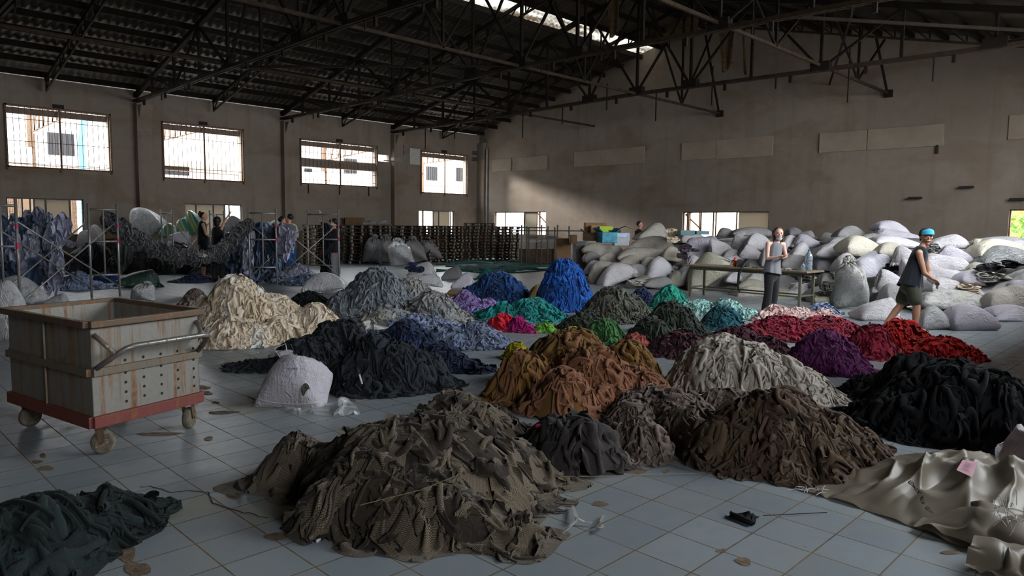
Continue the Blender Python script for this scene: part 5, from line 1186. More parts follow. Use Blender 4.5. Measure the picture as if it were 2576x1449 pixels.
hanging(-20, 150, 575, 690, 14.5, M_dh, 1, 170, 'mass of denim blue rags hung on the left scaffold'); hanging(70, 185, 562, 615, 14.7, cloth_mat('lavender_strips', shade((.30, .30, .40), .7, 1.3)), 2, 40, 'lavender shirts hung along the top rail at the left', .22)
hanging(125, 150, 620, 730, 14.4, cloth_mat('lavender_strips', []), 3, 14, 'long pale lavender strip trailing to the floor at the left', .2)
hanging(630, 712, 592, 685, 18.6, M_dh, 4, 120, 'mass of denim blue rags hung on the right scaffold', .24); hanging(705, 735, 590, 625, 18.2, cloth_mat('pale_lilac_cloth', []), 5, 14, 'white-lilac shirts carried in front of the man in grey', .2)
hanging(572, 612, 620, 690, 19.8, M_dh, 6, 50, 'blue rags hung behind the woman raising her arm', .25)
hanging(615, 628, 620, 680, 18.3, cloth_mat('lavender_strips', []), 7, 10, 'pale strip hung at the left post of the right scaffold', .2)
hanging(300, 352, 605, 640, 20.2, M_prt, 8, 10, 'black and white print cloth hung behind the hammock', .3)
# the hammock of knotted grey rags slung between the scaffolds
ctl = [(262, 548, 15.4, 26), (300, 575, 15.5, 48), (345, 606, 15.9, 46), (400, 634, 16.3, 34), (455, 649, 16.7, 30), (515, 650, 17.0, 30), (560, 632, 17.3, 42), (592, 600, 17.5, 50), (615, 577, 17.7, 30), (632, 565, 17.9, 14)]
ctl = np.array(ctl, float); tt = np.linspace(0, len(ctl)-1, 70); ci = np.stack([np.interp(tt, range(len(ctl)), ctl[:, k]) for k in range(4)], -1)
V = []; m = 14
for (x, y, d_, h) in ci:
    for j in range(m):
        f = j/(m-1); P = atdepth(x, y-h/2+h*f, d_); V.append(P+FH*(.16*math.sin(f*PI)*-1+.05*NZ(P[0]*9, P[2]*9, 1))+cz*.03*NZ(P[0]*7, 3, P[2]*5))
I = np.arange(len(V)).reshape(-1, m); Fq = np.stack([I[:-1, :-1], I[1:, :-1], I[1:, 1:], I[:-1, 1:]], -1).reshape(-1, 4)
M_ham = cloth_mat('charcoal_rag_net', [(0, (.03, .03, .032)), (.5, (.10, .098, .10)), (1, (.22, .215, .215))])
Vs, Fs, Us, Ts = [np.array(V)], [Fq], [np.random.rand(len(V), 2)], [np.zeros(len(V))]; off = len(V); rng = np.random.default_rng(9); S, UV, FR = rags(18)
for i in range(420):
    x, y, d_, h = ci[rng.integers(len(ci))]; f = rng.random()**1.3; P = atdepth(x, y-h/2+h*f, d_-.14*math.sin(f*PI)); X = S[rng.integers(len(S))]*.10*(.6+.7*rng.random()); th = rng.random()*6.28; c_, s_ = math.cos(th), math.sin(th)
    Vv = P+np.outer(X[:, 0]*c_-X[:, 1]*s_, RH)+np.outer(X[:, 0]*s_+X[:, 1]*c_, cz)-np.outer(X[:, 2]*1.2, FH)
    Vs.append(Vv); Fs.append(FR+off); off += len(Vv); Us.append(UV); Ts.append(np.full(len(Vv), (1-f)*.6+.4*rng.random() if rng.random() < .8 else .2))  # lighter top edge and shaded underside put into the tint
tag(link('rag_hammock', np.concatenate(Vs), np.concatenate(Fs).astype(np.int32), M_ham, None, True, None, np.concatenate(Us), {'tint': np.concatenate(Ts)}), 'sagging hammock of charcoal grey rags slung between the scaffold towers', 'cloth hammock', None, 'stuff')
rag_clump(508, 640, 30, 26, M_ow, 31, 'off-white rag hanging under the lowest point of the hammock', n=6, base=atdepth(508, 642, 16.7))
# ================================================================== clutter at the window wall
M_card = flat('brown_cardboard', (.20, .115, .055), .85, 0, .25, 5); M_card2 = flat('dark_cardboard', (.075, .045, .025), .9, 0, .35, 5); M_cardl = flat('light_cardboard', (.30, .18, .095), .85, 0, .2, 5)
def carton(px0, px1, pt, pb, dep, mat, label, dz=.45, name='carton', yaw=0.0, flaps=False, cat='box', z0=None, parent=None):
    P, Q = atdepth(px0, pb, dep), atdepth(px1, pb, dep); T = atdepth((px0+px1)/2, pt, dep); w = np.linalg.norm(Q-P)/2; c = (P+Q)/2
    zb = c[2] if z0 is None else z0; h = (T[2]-zb); r = RH*math.cos(yaw)+FH*math.sin(yaw); f = FH*math.cos(yaw)-RH*math.sin(yaw)
    mb = MB(); ctr = np.array([c[0], c[1], zb+h/2])+FH*dz/2; mb.obox(ctr, r*w, f*dz/2, cz*h/2)
    o = mb.build(name, mat); bevel(o, .012, 2); tag(o, label, cat)
    if flaps:
        mb = MB()
        for s in (-1, 1): mb.obox(ctr+cz*(h/2+.04)+r*s*w*1.1, r*w*.35+cz*.06*s, f*dz/2, cz*.004)
        mb.build('flap', mat, o)
    return o
for (a, b, t_, bt, d_, m_, l_) in ((175, 225, 643, 690, 22.5, M_card2, 'low brown carton on the floor at the left, under the green sack'), (183, 226, 672, 690, 22.2, flat('blue_crate', (.03, .10, .16), .6), 'low blue crate on the floor in front of the left cartons'), (228, 250, 648, 690, 22.4, flat('white_print_carton', (.30, .28, .25), .8), 'pale printed carton beside the blue crate'),
        (302, 366, 620, 676, 22.3, M_card, 'brown carton below the hammock, with a dark opening'), (368, 405, 640, 690, 22.5, M_card2, 'dark carton right of the opened brown one'), (412, 470, 640, 690, 22.6, M_card2, 'long dark carton behind the far scaffold'), (472, 500, 640, 690, 22.8, M_card, 'brown carton end behind the left woman'), (268, 292, 575, 600, 22.6, M_card, 'small brown carton in the clutter behind the hammock'),
        (255, 300, 600, 690, 22.9, M_card2, 'tall dark carton in the clutter left of the opened one')): carton(a, b, t_, bt, d_, m_, l_, z0=0.0 if bt > 660 else None)
mb = MB(); P, Q = atdepth(160, 640, 22.6), atdepth(620, 640, 23.2); d = Q-P; d[2] = 0; L = np.linalg.norm(d); d /= L; n_ = np.array([-d[1], d[0], 0]); mb.obox((P+Q)/2*np.array([1, 1, 0])+cz*.46+n_*.35, d*L/2, n_*.35, cz*.04)
for k in range(6):
    for s in (.05, .95): p = P+d*L*(k+.1)/5.3+n_*s*.7; mb.box((p[0]-.04, p[1]-.04, 0), (p[0]+.04, p[1]+.04, .44))
tag(mb.build('low_platform', M_pal2), 'long low wooden platform carrying bags along the window wall', 'platform')
def bag(px, py, w, h, dep, mk, label, proto, tilt=0.0, wd=.6, name='sack', up=None):
    P = atdepth(px, py, dep+wd*.4); k = (dep+wd*.4)/F_PX; t_ = math.radians(tilt); put_sack(name, P, w*k, wd, h*k, RH*math.cos(t_)+cz*math.sin(t_), mk, proto, label, up=up)
M_mix = cloth_mat('mixed_dark_rags', [(0, (.012, .012, .014)), (.5, (.03, .03, .032)), (.8, (.06, .06, .065)), (1, (.12, .115, .12))])
heap('fabric_heap', [(245, 690, 85, 604, .5), (345, 690, 80, 588, .5), (450, 690, 80, 606, .5), (560, 692, 75, 604, .5), (650, 692, 80, 590, .5)], M_mix, 70, .2, 220, 16, 'dark mass of bagged rags along the window wall behind the hammock')
bag(366, 556, 82, 84, 22.6, 's', 'very big glossy silver plastic bag, standing high behind the hammock', 1, 30)
M_stripe = None
t = NT('green_yellow_striped_bag'); uvn = t.add('ShaderNodeUVMap').outputs[0]; sp = t.add('ShaderNodeSeparateXYZ'); t.l(uvn, sp.inputs[0]); s1 = t.math('FRACT', t.math('MULTIPLY', sp.outputs[0], 2.2)); t.col(t.ramp(s1, [(0, (.045, .17, .10)), (.42, (.05, .20, .12)), (.45, (.32, .27, .07)), (.62, (.30, .26, .07)), (.65, (.05, .19, .11)), (.86, (.32, .36, .3)), (.9, (.05, .18, .11))])); t.set(Roughness=.4); t.bump(t.noise(uvn, 9, 4), .4, .02); SM['t'] = t.m
bag(474, 563, 66, 60, 22.2, 't', 'green and yellow striped woven bag behind the left woman', 0, 28); bag(425, 579, 40, 36, 22.4, 't', 'second striped bag between the silver bag and the larger striped one', 4, 10)
bag(460, 594, 56, 34, 22.0, 'l', 'lilac print bag below the striped bag', 2, -20); bag(592, 562, 46, 40, 21.6, 'g', 'round grey bag behind the raised arm', 1, 5)
bag(228, 595, 62, 56, 22.4, 'g', 'grey bag behind the left scaffold frame', 0, 12); bag(215, 630, 56, 26, 22.2, 'e', 'dark green bag on the left cartons', 3, 0); bag(440, 622, 70, 40, 22.1, 'q', 'dark plastic bag under the striped bags', 5, 0)
bag(335, 600, 60, 40, 22.9, 'd', 'dark bag behind the hammock', 2, 0); bag(555, 590, 50, 50, 23.0, 'd', 'dark bag between the two women and the far window', 1, 0); bag(690, 575, 60, 44, 24.0, 'o', 'net bag of olive rags behind the right scaffold', 3, 0); bag(664, 578, 26, 34, 21.0, 'e', 'green bag behind the left post of the right scaffold', 4, 0); bag(735, 577, 40, 30, 24.5, 'c', 'cream sheet bundle behind the man in grey', 5, -30)
# ================================================================== right of the pallets: racks, bench, cartons
M_rack = flat('grey_rack_tube', (.09, .09, .085), .6)
rack = thing('pipe_rack', 'low grey pipe rack with upright pegs beside the corner window', 'rack', (*fl(1340, 650)[:2], 0))
for i, px in enumerate((1312, 1325, 1330, 1362, 1378, 1395, 1402, 1431)):
    P = atdepth(px, 600, 28.5+.3*(i % 3)); mb = MB(); mb.tube([(P[0], P[1], 0), (P[0], P[1], atdepth(px, 566+3*(i % 3), 28.5)[2])], .03, 8); mb.build('peg', M_rack, rack, True)
for y in (580, 572):
    a, b = atdepth(1304, y, 28.6), atdepth(1372 if y == 572 else 1475, y+1, 28.9); mb = MB(); mb.tube([a, b], .025, 8); mb.build('rail', M_rack, rack, True)
bench = thing('work_bench', 'dark bench on thin legs between the pallets and the cartons', 'bench', (*fl(1352, 655)[:2], 0))
P, Q = atdepth(1306, 607, 29.5), atdepth(1398, 607, 29.8); mb = MB(); mb.obox((P+Q)/2, (Q-P)/2, FH*.4, cz*.03); mb.build('bench_top', flat('pale_bench_top', (.26, .24, .21), .6), bench)
for px in (1312, 1350, 1396):
    P = atdepth(px, 610, 29.4); mb = MB(); mb.bar((P[0], P[1], 0), (P[0], P[1], 1.0), .05); mb.build('leg', M_rack, bench)
P, Q = atdepth(1306, 632, 29.6), atdepth(1395, 632, 29.9); mb = MB(); mb.obox(np.array([*((P+Q)/2)[:2], .32]), (Q-P)/2*np.array([1, 1, 0]), FH*.3, cz*.3); mb.build('dark_panel', M_card2, bench)
for (px, py, lab) in ((1337, 600, 'left'), (1386, 601, 'right')):
    P = atdepth(px, py, 29.6); mb = MB(); mb.obox(np.array([P[0], P[1], 1.10]), RH*.25, FH*.2, cz*.06); tag(mb.build('tray', M_rack), f'flat grey tray lying on the dark bench, {lab} one', 'tray', 'trays on the bench')
carton(1398, 1436, 600, 690, 21.0, M_card, 'tall brown carton wrapped in plastic, behind the bright blue heap', z0=0.0)
upright(1432, 690, 26, 84, 's', 'narrow clear plastic roll against the tall brown carton', 4); upright(1462, 700, 46, 96, 'd', 'dark grey bale standing left of the left sack stack', 0)
carton(1434, 1452, 591, 612, 20.5, M_cardl, 'pale torn paper roll on the dark grey bale')
carton(1472, 1526, 560, 590, 19.4, M_card, 'big brown carton on the left sack stack', flaps=False); carton(1487, 1510, 567, 590, 19.1, M_cardl, 'smaller brown carton in front of the big one'); carton(1508, 1541, 569, 586, 18.9, flat('lime_carton', (.36, .50, .03), .6, 0, .08), 'lime green carton on the left sack stack')
carton(1470, 1504, 586, 606, 18.5, M_card2, 'open brown carton of rags under the big carton', flaps=True); carton(1508, 1549, 584, 611, 18.2, flat('turquoise_print_carton', (.02, .19, .27), .5, 0, .5, 7), 'turquoise printed carton on the sloping sack', yaw=.25, flaps=True)
carton(1551, 1584, 586, 606, 18.6, flat('white_blue_carton', (.35, .45, .58), .6, 0, .4, 8), 'white and blue carton right of the turquoise one'); carton(1545, 1582, 596, 618, 18.4, flat('frosted_tub', (.35, .36, .37), .5), 'frosted plastic tub below the white and blue carton', name='tub', cat='tub')
carton(1530, 1562, 578, 588, 18.9, M_card2, 'flat dark carton lid between lime and blue cartons')
P = atdepth(1578, 577, 18.8); mb = MB(); mb.add([P-RH*.24, P-RH*.02+cz*.09, P+RH*.2+cz*.01, P-RH*.24+FH*.3, P-RH*.02+cz*.09+FH*.3, P+RH*.2+cz*.01+FH*.3], [(0, 1, 4, 3), (1, 2, 5, 4), (3, 4, 1, 0)])
o = mb.build('cardboard_sheet', M_cardl); m = o.modifiers.new('t', 'SOLIDIFY'); m.thickness = .01; tag(o, 'bent sheet of cardboard like a small roof beside the boy', 'cardboard')
for (a, b, t_, bt, l_) in ((1712, 1748, 579, 592, 'flat turquoise box on the top row under the window, left one'), (1752, 1785, 581, 590, 'flat turquoise box on the top row under the window, right one')): carton(a, b, t_, bt, 19.6, flat('dusty_turquoise_box', (.14, .24, .25), .7), l_, cat='box')
# green net on the floor
M_net = flat('dark_green_net', (.02, .075, .065), .9)
rg = np.random.default_rng(6); mb = MB()
for k in range(26):
    x0, x1 = rg.uniform(1085, 1250), rg.uniform(1250, 1410); y0 = rg.uniform(658, 686)
    pts = [fl(x0+(x1-x0)*s+rg.normal()*6, y0+4*math.sin(5*s+k)+rg.normal()*1.0-3*s, .015) for s in np.linspace(0, 1, 9)]
    mb.tube(pts, .03+.03*rg.random(), 5)
tag(mb.build('green_net', M_net, smooth=True), 'dark green net spread on the floor before the pallets', 'net', None, 'stuff')
for px, by, w, d_, l_ in ((1165, 742, 60, M_card, 'flat brown cardboard sheet on the floor left of the deep blue heap'),):
    P = fl(px, by); k = depth(P)/F_PX; mb = MB(); mb.obox(P+cz*.02+FH*.3, RH*w*k/2*1.4, FH*.6, cz*.02); tag(mb.build('cardboard_sheet', d_), l_, 'cardboard')
# ================================================================== sorting table
M_tt = flat('worn_wood_top', (.20, .155, .105), .7, 0, .3, 6); M_tf = flat('olive_painted_steel', (.16, .145, .10), .6, 0, .2, 8)
T0, T1 = np.array([14.78, 8.62, 0]), np.array([14.62, 5.98, 0]); tl = (T1-T0); TL = np.linalg.norm(tl); tl /= TL; tw = np.array([-tl[1], tl[0], 0])
table = thing('work_table', 'long wooden-topped table with olive steel legs behind the standing woman', 'table', (T0+T1)/2)
mb = MB(); mb.obox((T0+T1)/2+cz*.715, tl*(TL/2+.16), tw*.38, cz*.018); bevel(mb.build('table_top', M_tt, table), .006)
for s, e in ((T0, .02), (T1, -.02)):
    for w in (-.28, .28):
        mb = MB(); p = s+tw*w+tl*e; mb.bar(p, p+cz*.697, .05); mb.build('leg', M_tf, table)
for a, b in (((T0+tw*-.28), (T1+tw*-.28)), ((T0+tw*.28), (T1+tw*.28))):
    mb = MB(); mb.bar(a+cz*.66, b+cz*.66, .03, .06); mb.build('apron', M_tf, table); mb = MB(); mb.bar(a+cz*.2, b+cz*.2, .03); mb.build('stretcher', M_tf, table)
for s in (T0, T1): mb = MB(); mb.bar(s+tw*-.28+cz*.22, s+tw*.28+cz*.22, .03); mb.build('stretcher', M_tf, table)
def on_table(px):
    """point above the table's middle line seen in column px"""
    best = min(np.linspace(0, 1, 200), key=lambda q: abs(proj_x(T0+(T1-T0)*q+cz*.73)-px)); return T0+(T1-T0)*best+cz*.733
def proj_x(P): d = np.asarray(P)-CO; return 1288+F_PX*(d@CR)/(d@CF)
P = on_table(1849); mb = MB(); mb.tube([P, P+cz*.15, P+cz*.165, P+cz*.17], [.035, .035, .03, .022], 14); ob = mb.build('spray_bottle', flat('orange_plastic', (.75, .09, .02), .4), smooth=True); tag(ob, 'orange bottle standing on the table left of the dark bag', 'bottle')
mb = MB(); mb.tube([P+cz*.165, P+cz*.2], .024, 12); mb.build('cap', flat('dark_orange_cap', (.5, .05, .015), .4), ob, True)
P = on_table(1868); mb = MB(); mb.obox(P+cz*.085, tl*.11, tw*.07, cz*.085); ob = mb.build('shoulder_bag', flat('grey_canvas', (.16, .155, .15), .8)); bevel(ob, .03, 3); tag(ob, 'small grey bag with dark trim on the table, its strap hanging down', 'bag')
mb = MB(); mb.obox(P+cz*.085+tl*.105, tl*.02, tw*.068, cz*.088); mb.build('side_panel', flat('black_trim', (.012, .012, .013), .7), ob)
mb = MB(); Q = P-tw*.36; mb.tube([P+cz*.16+tl*.06, P+tl*.2+cz*.17-tw*.1, P+tl*.2-tw*.3+cz*.06, P+tl*.17-tw*.42-cz*.12, P+tl*.16-tw*.43-cz*.4, P+tl*.2-tw*.43-cz*.52], [.012, .03, .035, .03, .026, .012], 8); mb.build('strap', flat('black_trim', (.012, .012, .013)), ob, True)
t = NT('clear_bottle_plastic'); t.col((.55, .66, .75)); t.set(Roughness=.08); t.b.inputs['Transmission Weight'].default_value = .75; M_pet = t.m
def bottle(P, h, r, label, blue=True):
    mb = MB(); zs = [(0, .9), (.02, 1), (.2, 1), (.22, .93), (.24, 1), (.42, 1), (.44, .93), (.46, 1), (.62, 1), (.72, .92), (.82, .6), (.9, .3), (.94, .3)]
    mb.tube([P+cz*h*z for z, _ in zs], [r*k for _, k in zs], 16); o = mb.build('water_bottle', M_pet, smooth=True); tag(o, label, 'bottle')
    mb = MB(); mb.tube([P+cz*h*.94, P+cz*h], r*.33, 12); mb.build('cap', flat('blue_cap', (.05, .2, .5), .4), o, True); return o
bottle(on_table(2044), .43, .075, 'big clear water bottle standing at the right end of the table')
bottle(on_table(2026)-tw*.1, .17, .035, 'small clear bottle beside the big water bottle')
for px, l_, c in ((1905, 'dark pouch lying on the table left of the standing woman', (.06, .06, .055)), (1985, 'heap of pale scraps on the table right of the standing woman', (.4, .37, .32)), (2005, 'dark tape roll on the table near the right end', (.08, .08, .08))):
    P = on_table(px); X = rags(18)[0][int(px) % 10]*.13; V = P+np.outer(X[:, 0], tl)+np.outer(X[:, 1], tw)+np.outer(X[:, 2]*.6+.004, cz); tag(link('cloth_scrap', V, rags(18)[2], flat('scrap_%d' % px, c, .9), smooth=True), l_, 'scrap')
# ================================================================== small things in the foreground
def lone_rag(px, py, w, mat, k, label, name='cloth_scrap', flat_=1.0, n=30, rot=0.0, cat='cloth'):
    P = fl(px, py); s = w*depth(P)/F_PX/2; X = rags(n)[0][k]*s; c_, s_ = math.cos(rot), math.sin(rot)
    V = P+np.outer(X[:, 0]*c_-X[:, 1]*s_, RH)+np.outer(X[:, 0]*s_+X[:, 1]*c_, FH)+np.outer(X[:, 2]*flat_+.004, cz)
    return tag(link(name, V, rags(n)[2], mat, None, True, None, rags(n)[1], {'tint': np.full(len(V), .5)}), label, cat)
lone_rag(1872, 1308, 92, M_bk, 2, 'small crumpled black cloth alone on the foreground tiles', rot=.4)
lone_rag(1806, 1185, 92, M_br, 3, 'brown cloth slipped off the front of the dark brown heap', flat_=1.6)
lone_rag(935, 905, 95, M_prt, 5, 'black and white striped scrap lying on the blue-black heap', n=18, flat_=.8).location.z += .38
M_film = NT('clear_film'); M_film.col((.75, .78, .8)); M_film.set(Roughness=.12); M_film.b.inputs['Transmission Weight'].default_value = .35; M_film.b.inputs['Specular IOR Level'].default_value = .9
trn = M_film.add('ShaderNodeBsdfTransparent'); mxn = M_film.add('ShaderNodeMixShader'); mxn.inputs[0].default_value = .5; M_film.l(M_film.b.outputs[0], mxn.inputs[1]); M_film.l(trn.outputs[0], mxn.inputs[2]); M_film.l(mxn.outputs[0], M_film.n['Material Output'].inputs[0]); M_film = M_film.m
lone_rag(820, 1030, 215, M_film, 7, 'clear crumpled plastic bag on the tiles right of the white sack', name='plastic_bag', flat_=1.1, cat='bag')
lone_rag(638, 915, 50, M_film, 6, 'scrap of clear plastic on the left tail of the blue-black heap', name='plastic_bag', cat='bag').location.z += .12
M_strap = flat('pale_plastic_strap', (.42, .40, .35), .35, 0, .2, 20, .6)
mb = MB()
for P_ in ([(1441, 1272), (1447, 1300), (1470, 1313), (1489, 1315)], [(1441, 1272), (1452, 1302), (1449, 1310)], [(1449, 1310), (1432, 1325), (1414, 1341)]):
    pts = [fl(x, y, .02+.02*(i == 1)) for i, (x, y) in enumerate(P_)]
    for a, b in zip(pts[:-1], pts[1:]): mb.bar(a, b, .014, .003)
tag(mb.build('plastic_strap', M_strap), 'twisted pale plastic strap on the foreground tiles, left one', 'strap', 'plastic straps on the tiles')
mb = MB()
for P_ in ([(1518, 1297), (1510, 1312), (1500, 1323)], [(1497, 1327), (1508, 1328), (1517, 1324), (1512, 1320)]):
    pts = [fl(x, y, .012+.02*(i == 1)) for i, (x, y) in enumerate(P_)]
    for a, b in zip(pts[:-1], pts[1:]): mb.bar(a, b, .012, .003)
tag(mb.build('plastic_strap', M_strap), 'short curled pale plastic strap on the foreground tiles, right one', 'strap', 'plastic straps on the tiles')
M_pap = flat('white_paper', (.62, .62, .66), .8)
for (px, py, w, l_) in ((551, 919, 12, 'white paper scrap on the tiles between cart and blue-black heap, nearer one'), (572, 891, 12, 'white paper scrap on the tiles below the cream heap, farther one'), (510, 776, 12, 'white paper label on the cream heap beside the cart rim')):
    P = fl(px, py) if py > 800 else atdepth(px, py, 9.4); k = depth(P)/F_PX*w; a = P+cz*.01; V = [a-RH*k-FH*k*.6, a+RH*k-FH*k*.3+cz*.02, a+RH*k*.7+FH*k+cz*.035, a-RH*k*.5+FH*k*.5+cz*.01]
    tag(link('paper_scrap', V, [(0, 1, 2, 3)], M_pap), l_, 'paper', 'paper scraps')
for (q, l_, r, m) in (([(796, 1362), (805, 1356)], 'white plastic stub on the tiles below the tweed heap', .008, M_pap), ([(904, 942), (911, 966)], 'thin white stick lying on the blue-black heap', .008, M_pap)):
    a, b = [fl(*p, .01) if p[1] > 1000 else atdepth(*p, 6.55) for p in q]; mb = MB(); mb.tube([a, b], r, 8); tag(mb.build('white_stick', m, smooth=True), l_, 'stick')
lone_rag(1185, 1381, 22, M_pap, 4, 'tiny white scrap on the tiles under the tweed heap', name='paper_scrap', cat='paper', n=18)
M_thr = flat('tan_thread', (.28, .22, .13), .9)
for pts, l_ in (([(28, 1409, .1), (130, 1335, .16), (244, 1256, .16)], 'tan thread stretched over the dark garment at the lower left'), ([(905, 1271, .25), (1060, 1232, .34), (1145, 1198, .4)], 'tan thread lying over the tweed heap'), ([(1300, 1199, .06), (1520, 1198, .01), (1765, 1190, .01)], 'tan thread running over the tiles to the dark brown heap')):
    mb = MB(); P = [fl(*p) for p in pts]; mb.tube(P, .0022, 5); tag(mb.build('loose_thread', M_thr), l_, 'thread', 'loose tan threads')
# crack in the floor
pts = [(352, 1224), (385, 1224), (430, 1238), (470, 1234), (525, 1238), (528, 1252), (540, 1270), (585, 1281), (640, 1294), (685, 1304)]; mb = MB(); rg = np.random.default_rng(1); R = []
for a, b in zip(pts[:-1], pts[1:]):
    for s in np.linspace(0, 1, 5)[:-1]: R.append(fl(a[0]+(b[0]-a[0])*s, a[1]+(b[1]-a[1])*s+rg.normal()*1.5, .002))
for a, b in zip(R[:-1], R[1:]): mb.bar(a, b, .006, .002)
mb.build('floor_crack', flat('crack_line', (.06, .055, .05), .95), floor)
# ================================================================== the big plastic sheet at the lower right
t = NT('woven_plastic_sheet'); v = t.coord(kind='World'); n1 = t.noise(v, 3, 5, .6, .5)
uvn = t.add('ShaderNodeUVMap').outputs[0]
c = t.mix(t.ramp(n1, [(.35, 0.0), (.7, 1.0)]), (.25, .215, .165), (.17, .14, .10)); t.col(c); t.set(Roughness=.42); t.b.inputs['Specular IOR Level'].default_value = .5
t.b.inputs['Transmission Weight'].default_value = .0
trl = t.add('ShaderNodeBsdfTranslucent'); trl.inputs[0].default_value = (.3, .26, .2, 1); mx = t.add('ShaderNodeMixShader'); mx.inputs[0].default_value = .25; t.l(t.b.outputs[0], mx.inputs[1]); t.l(trl.outputs[0], mx.inputs[2]); t.l(mx.outputs[0], t.n['Material Output'].inputs[0])
mp = t.add('ShaderNodeMapping'); mp.inputs['Scale'].default_value = (260, 3, 1); t.l(uvn, mp.inputs[0]); wv = t.noise(mp.outputs[0], 1, 2); t.bump(wv, .12, .004); M_tarp = t.m
def tarp_sheet(name, outline, nx, ny, hf, mat, label=None, parent=None, uvk=1.0, seed=5):
    """outline: four pixel corners on the floor (left, far, right, near); hf(u, v) height"""
    P = [fl(*q) for q in outline]; us, vs_ = np.meshgrid(np.linspace(0, 1, nx), np.linspace(0, 1, ny), indexing='ij')
    G = (P[0][None, None]*((1-us)*(1-vs_))[..., None]+P[1]*((1-us)*vs_)[..., None]+P[2]*(us*vs_)[..., None]+P[3]*(us*(1-vs_))[..., None])
    h = hf(us, vs_); e = .05*NZ(us*5, vs_*5, seed); G = G.copy(); G[..., 0] += e; G[..., 1] += .05*NZ(us*5, vs_*5, seed+3); G[..., 2] = np.maximum(h, .004)
    I = np.arange(nx*ny).reshape(nx, ny); Fq = np.stack([I[:-1, :-1], I[1:, :-1], I[1:, 1:], I[:-1, 1:]], -1).reshape(-1, 4)
    o = link(name, G.reshape(-1, 3), Fq[:, ::-1], mat, parent, True, None, np.stack([us, vs_], -1).reshape(-1, 2)*uvk); return o, G
def ridge(d, w): return np.exp(-np.abs(d)/w)
def hf(u, v):
    z = .17*np.sin(np.clip(v*1.08, 0, 1)*PI)**.8*np.clip(u*2.2, 0, 1)**.8
    z *= .62+.55*ridge(v-.62-.2*(u-.4), .28)
    z += .045*ridge(u-.40-.25*v, .05)*np.sin(np.clip(v, 0, 1)*PI)+.05*ridge(u-.66+.35*(v-.5), .045)*np.sin(np.clip(v, 0, 1)*PI)-.04*ridge(u-.55-.1*v, .06)*np.sin(v*PI)
    z += .06*ridge(v-.35-.3*(u-.2), .05)*np.clip(u*3, 0, 1)+.05*ridge(u-.85, .06)*np.sin(v*PI)
    q = np.abs(NZ(u*5+3*v, v*4-u, 2.2)); z += (.05*(1-q)**3-.015)*np.clip(u*4, 0, 1)*np.sin(np.clip(v, .02, 1)*PI)
    z += .03*np.abs(NZ(u*11+1.5*v, v*9, 7.7))*np.clip(u*4, 0, 1)
    return z
tarp, TG = tarp_sheet('plastic_sheet', ((2005, 1232), (2330, 1130), (2720, 1220), (2480, 1400)), 120, 90, hf, M_tarp)
tag(tarp, 'large crumpled translucent woven plastic sheet at the lower right corner', 'plastic sheet')
def hf2(u, v): return .12*np.sin(np.clip(v, 0, 1)*PI)*np.clip(u*3, .1, 1)+.05*np.abs(NZ(u*6, v*5, 1.5))+.03
t2, _ = tarp_sheet('folded_corner', ((2310, 1340), (2420, 1268), (2760, 1390), (2640, 1470)), 60, 40, hf2, M_tarp, parent=tarp)
t3, _ = tarp_sheet('front_fold', ((2440, 1449), (2480, 1395), (2760, 1420), (2680, 1540)), 40, 30, lambda u, v: .10*np.sin(v*PI)+.05*np.abs(NZ(u*6, v*6, 4.4))+.02, M_tarp, parent=tarp)
def at_tarp(i, j, up=.012): return TG[i, j]+np.array([0, 0, up])
# pink paper label, pencil marks
def tarp_px(px, py):
    W = TG.reshape(-1, 3)-CO; dd = W@CF; X = 1288+F_PX*(W@CR)/dd; Y = 724.5-F_PX*(W@CU)/dd
    k = np.argmin((X-px)**2+(Y-py)**2+1e-3*dd**2); return TG.reshape(-1, 3)[k]
lc = tarp_px(2430, 1182); ld = depth(lc)-.03; c0, c1, c2, c3 = [atdepth(x_, y_, ld+(1182-y_)/F_PX*ld*1.1) for x_, y_ in ((2404, 1186), (2420, 1160), (2457, 1166), (2444, 1204))]
nrm = np.array([-.35, -.35, .87]); V = [p+nrm*.012 for p in (c0, c1, c2, c3)]
lab = link('pink_label', V, [(0, 3, 2, 1)], flat('pink_paper', (.50, .27, .33), .7, 0, .08, 30), tarp); lab['label'] = 'pink paper label with faint lines'
mb = MB(); ctr = sum(V)/4
for k in range(5):
    a = V[0]+(V[1]-V[0])*(.25+.13*k); b = V[3]+(V[2]-V[3])*(.25+.13*k); p = a+(b-a)*(.25+.05*(k % 2)); q = a+(b-a)*(.75-.07*(k % 3)); mb.bar(p+nrm*.004, q+nrm*.004, .003, .001)
mb.build('label_lines', flat('faint_print', (.30, .15, .20), .8), lab)
rg = np.random.default_rng(3); R = []; mb = MB()
for (a, b, n_) in (((2286, 1210), (2316, 1242), 26), ((2317, 1250), (2323, 1268), 14), ((2328, 1275), (2345, 1290), 12)):
    prev = None
    for i in range(n_):
        s = i/n_; x, y = a[0]+(b[0]-a[0])*s+5*math.sin(i*1.9), a[1]+(b[1]-a[1])*s+4*math.cos(i*2.3)
        P = tarp_px(x, y); d = ray(x, y); P = CO+d*((P-CO)@CF)*.985
        if prev is not None and i % 5: mb.bar(prev, P, .004, .002)
        prev = P
mb.build('pen_marks', flat('black_ink', (.015, .015, .015), .7), tarp)
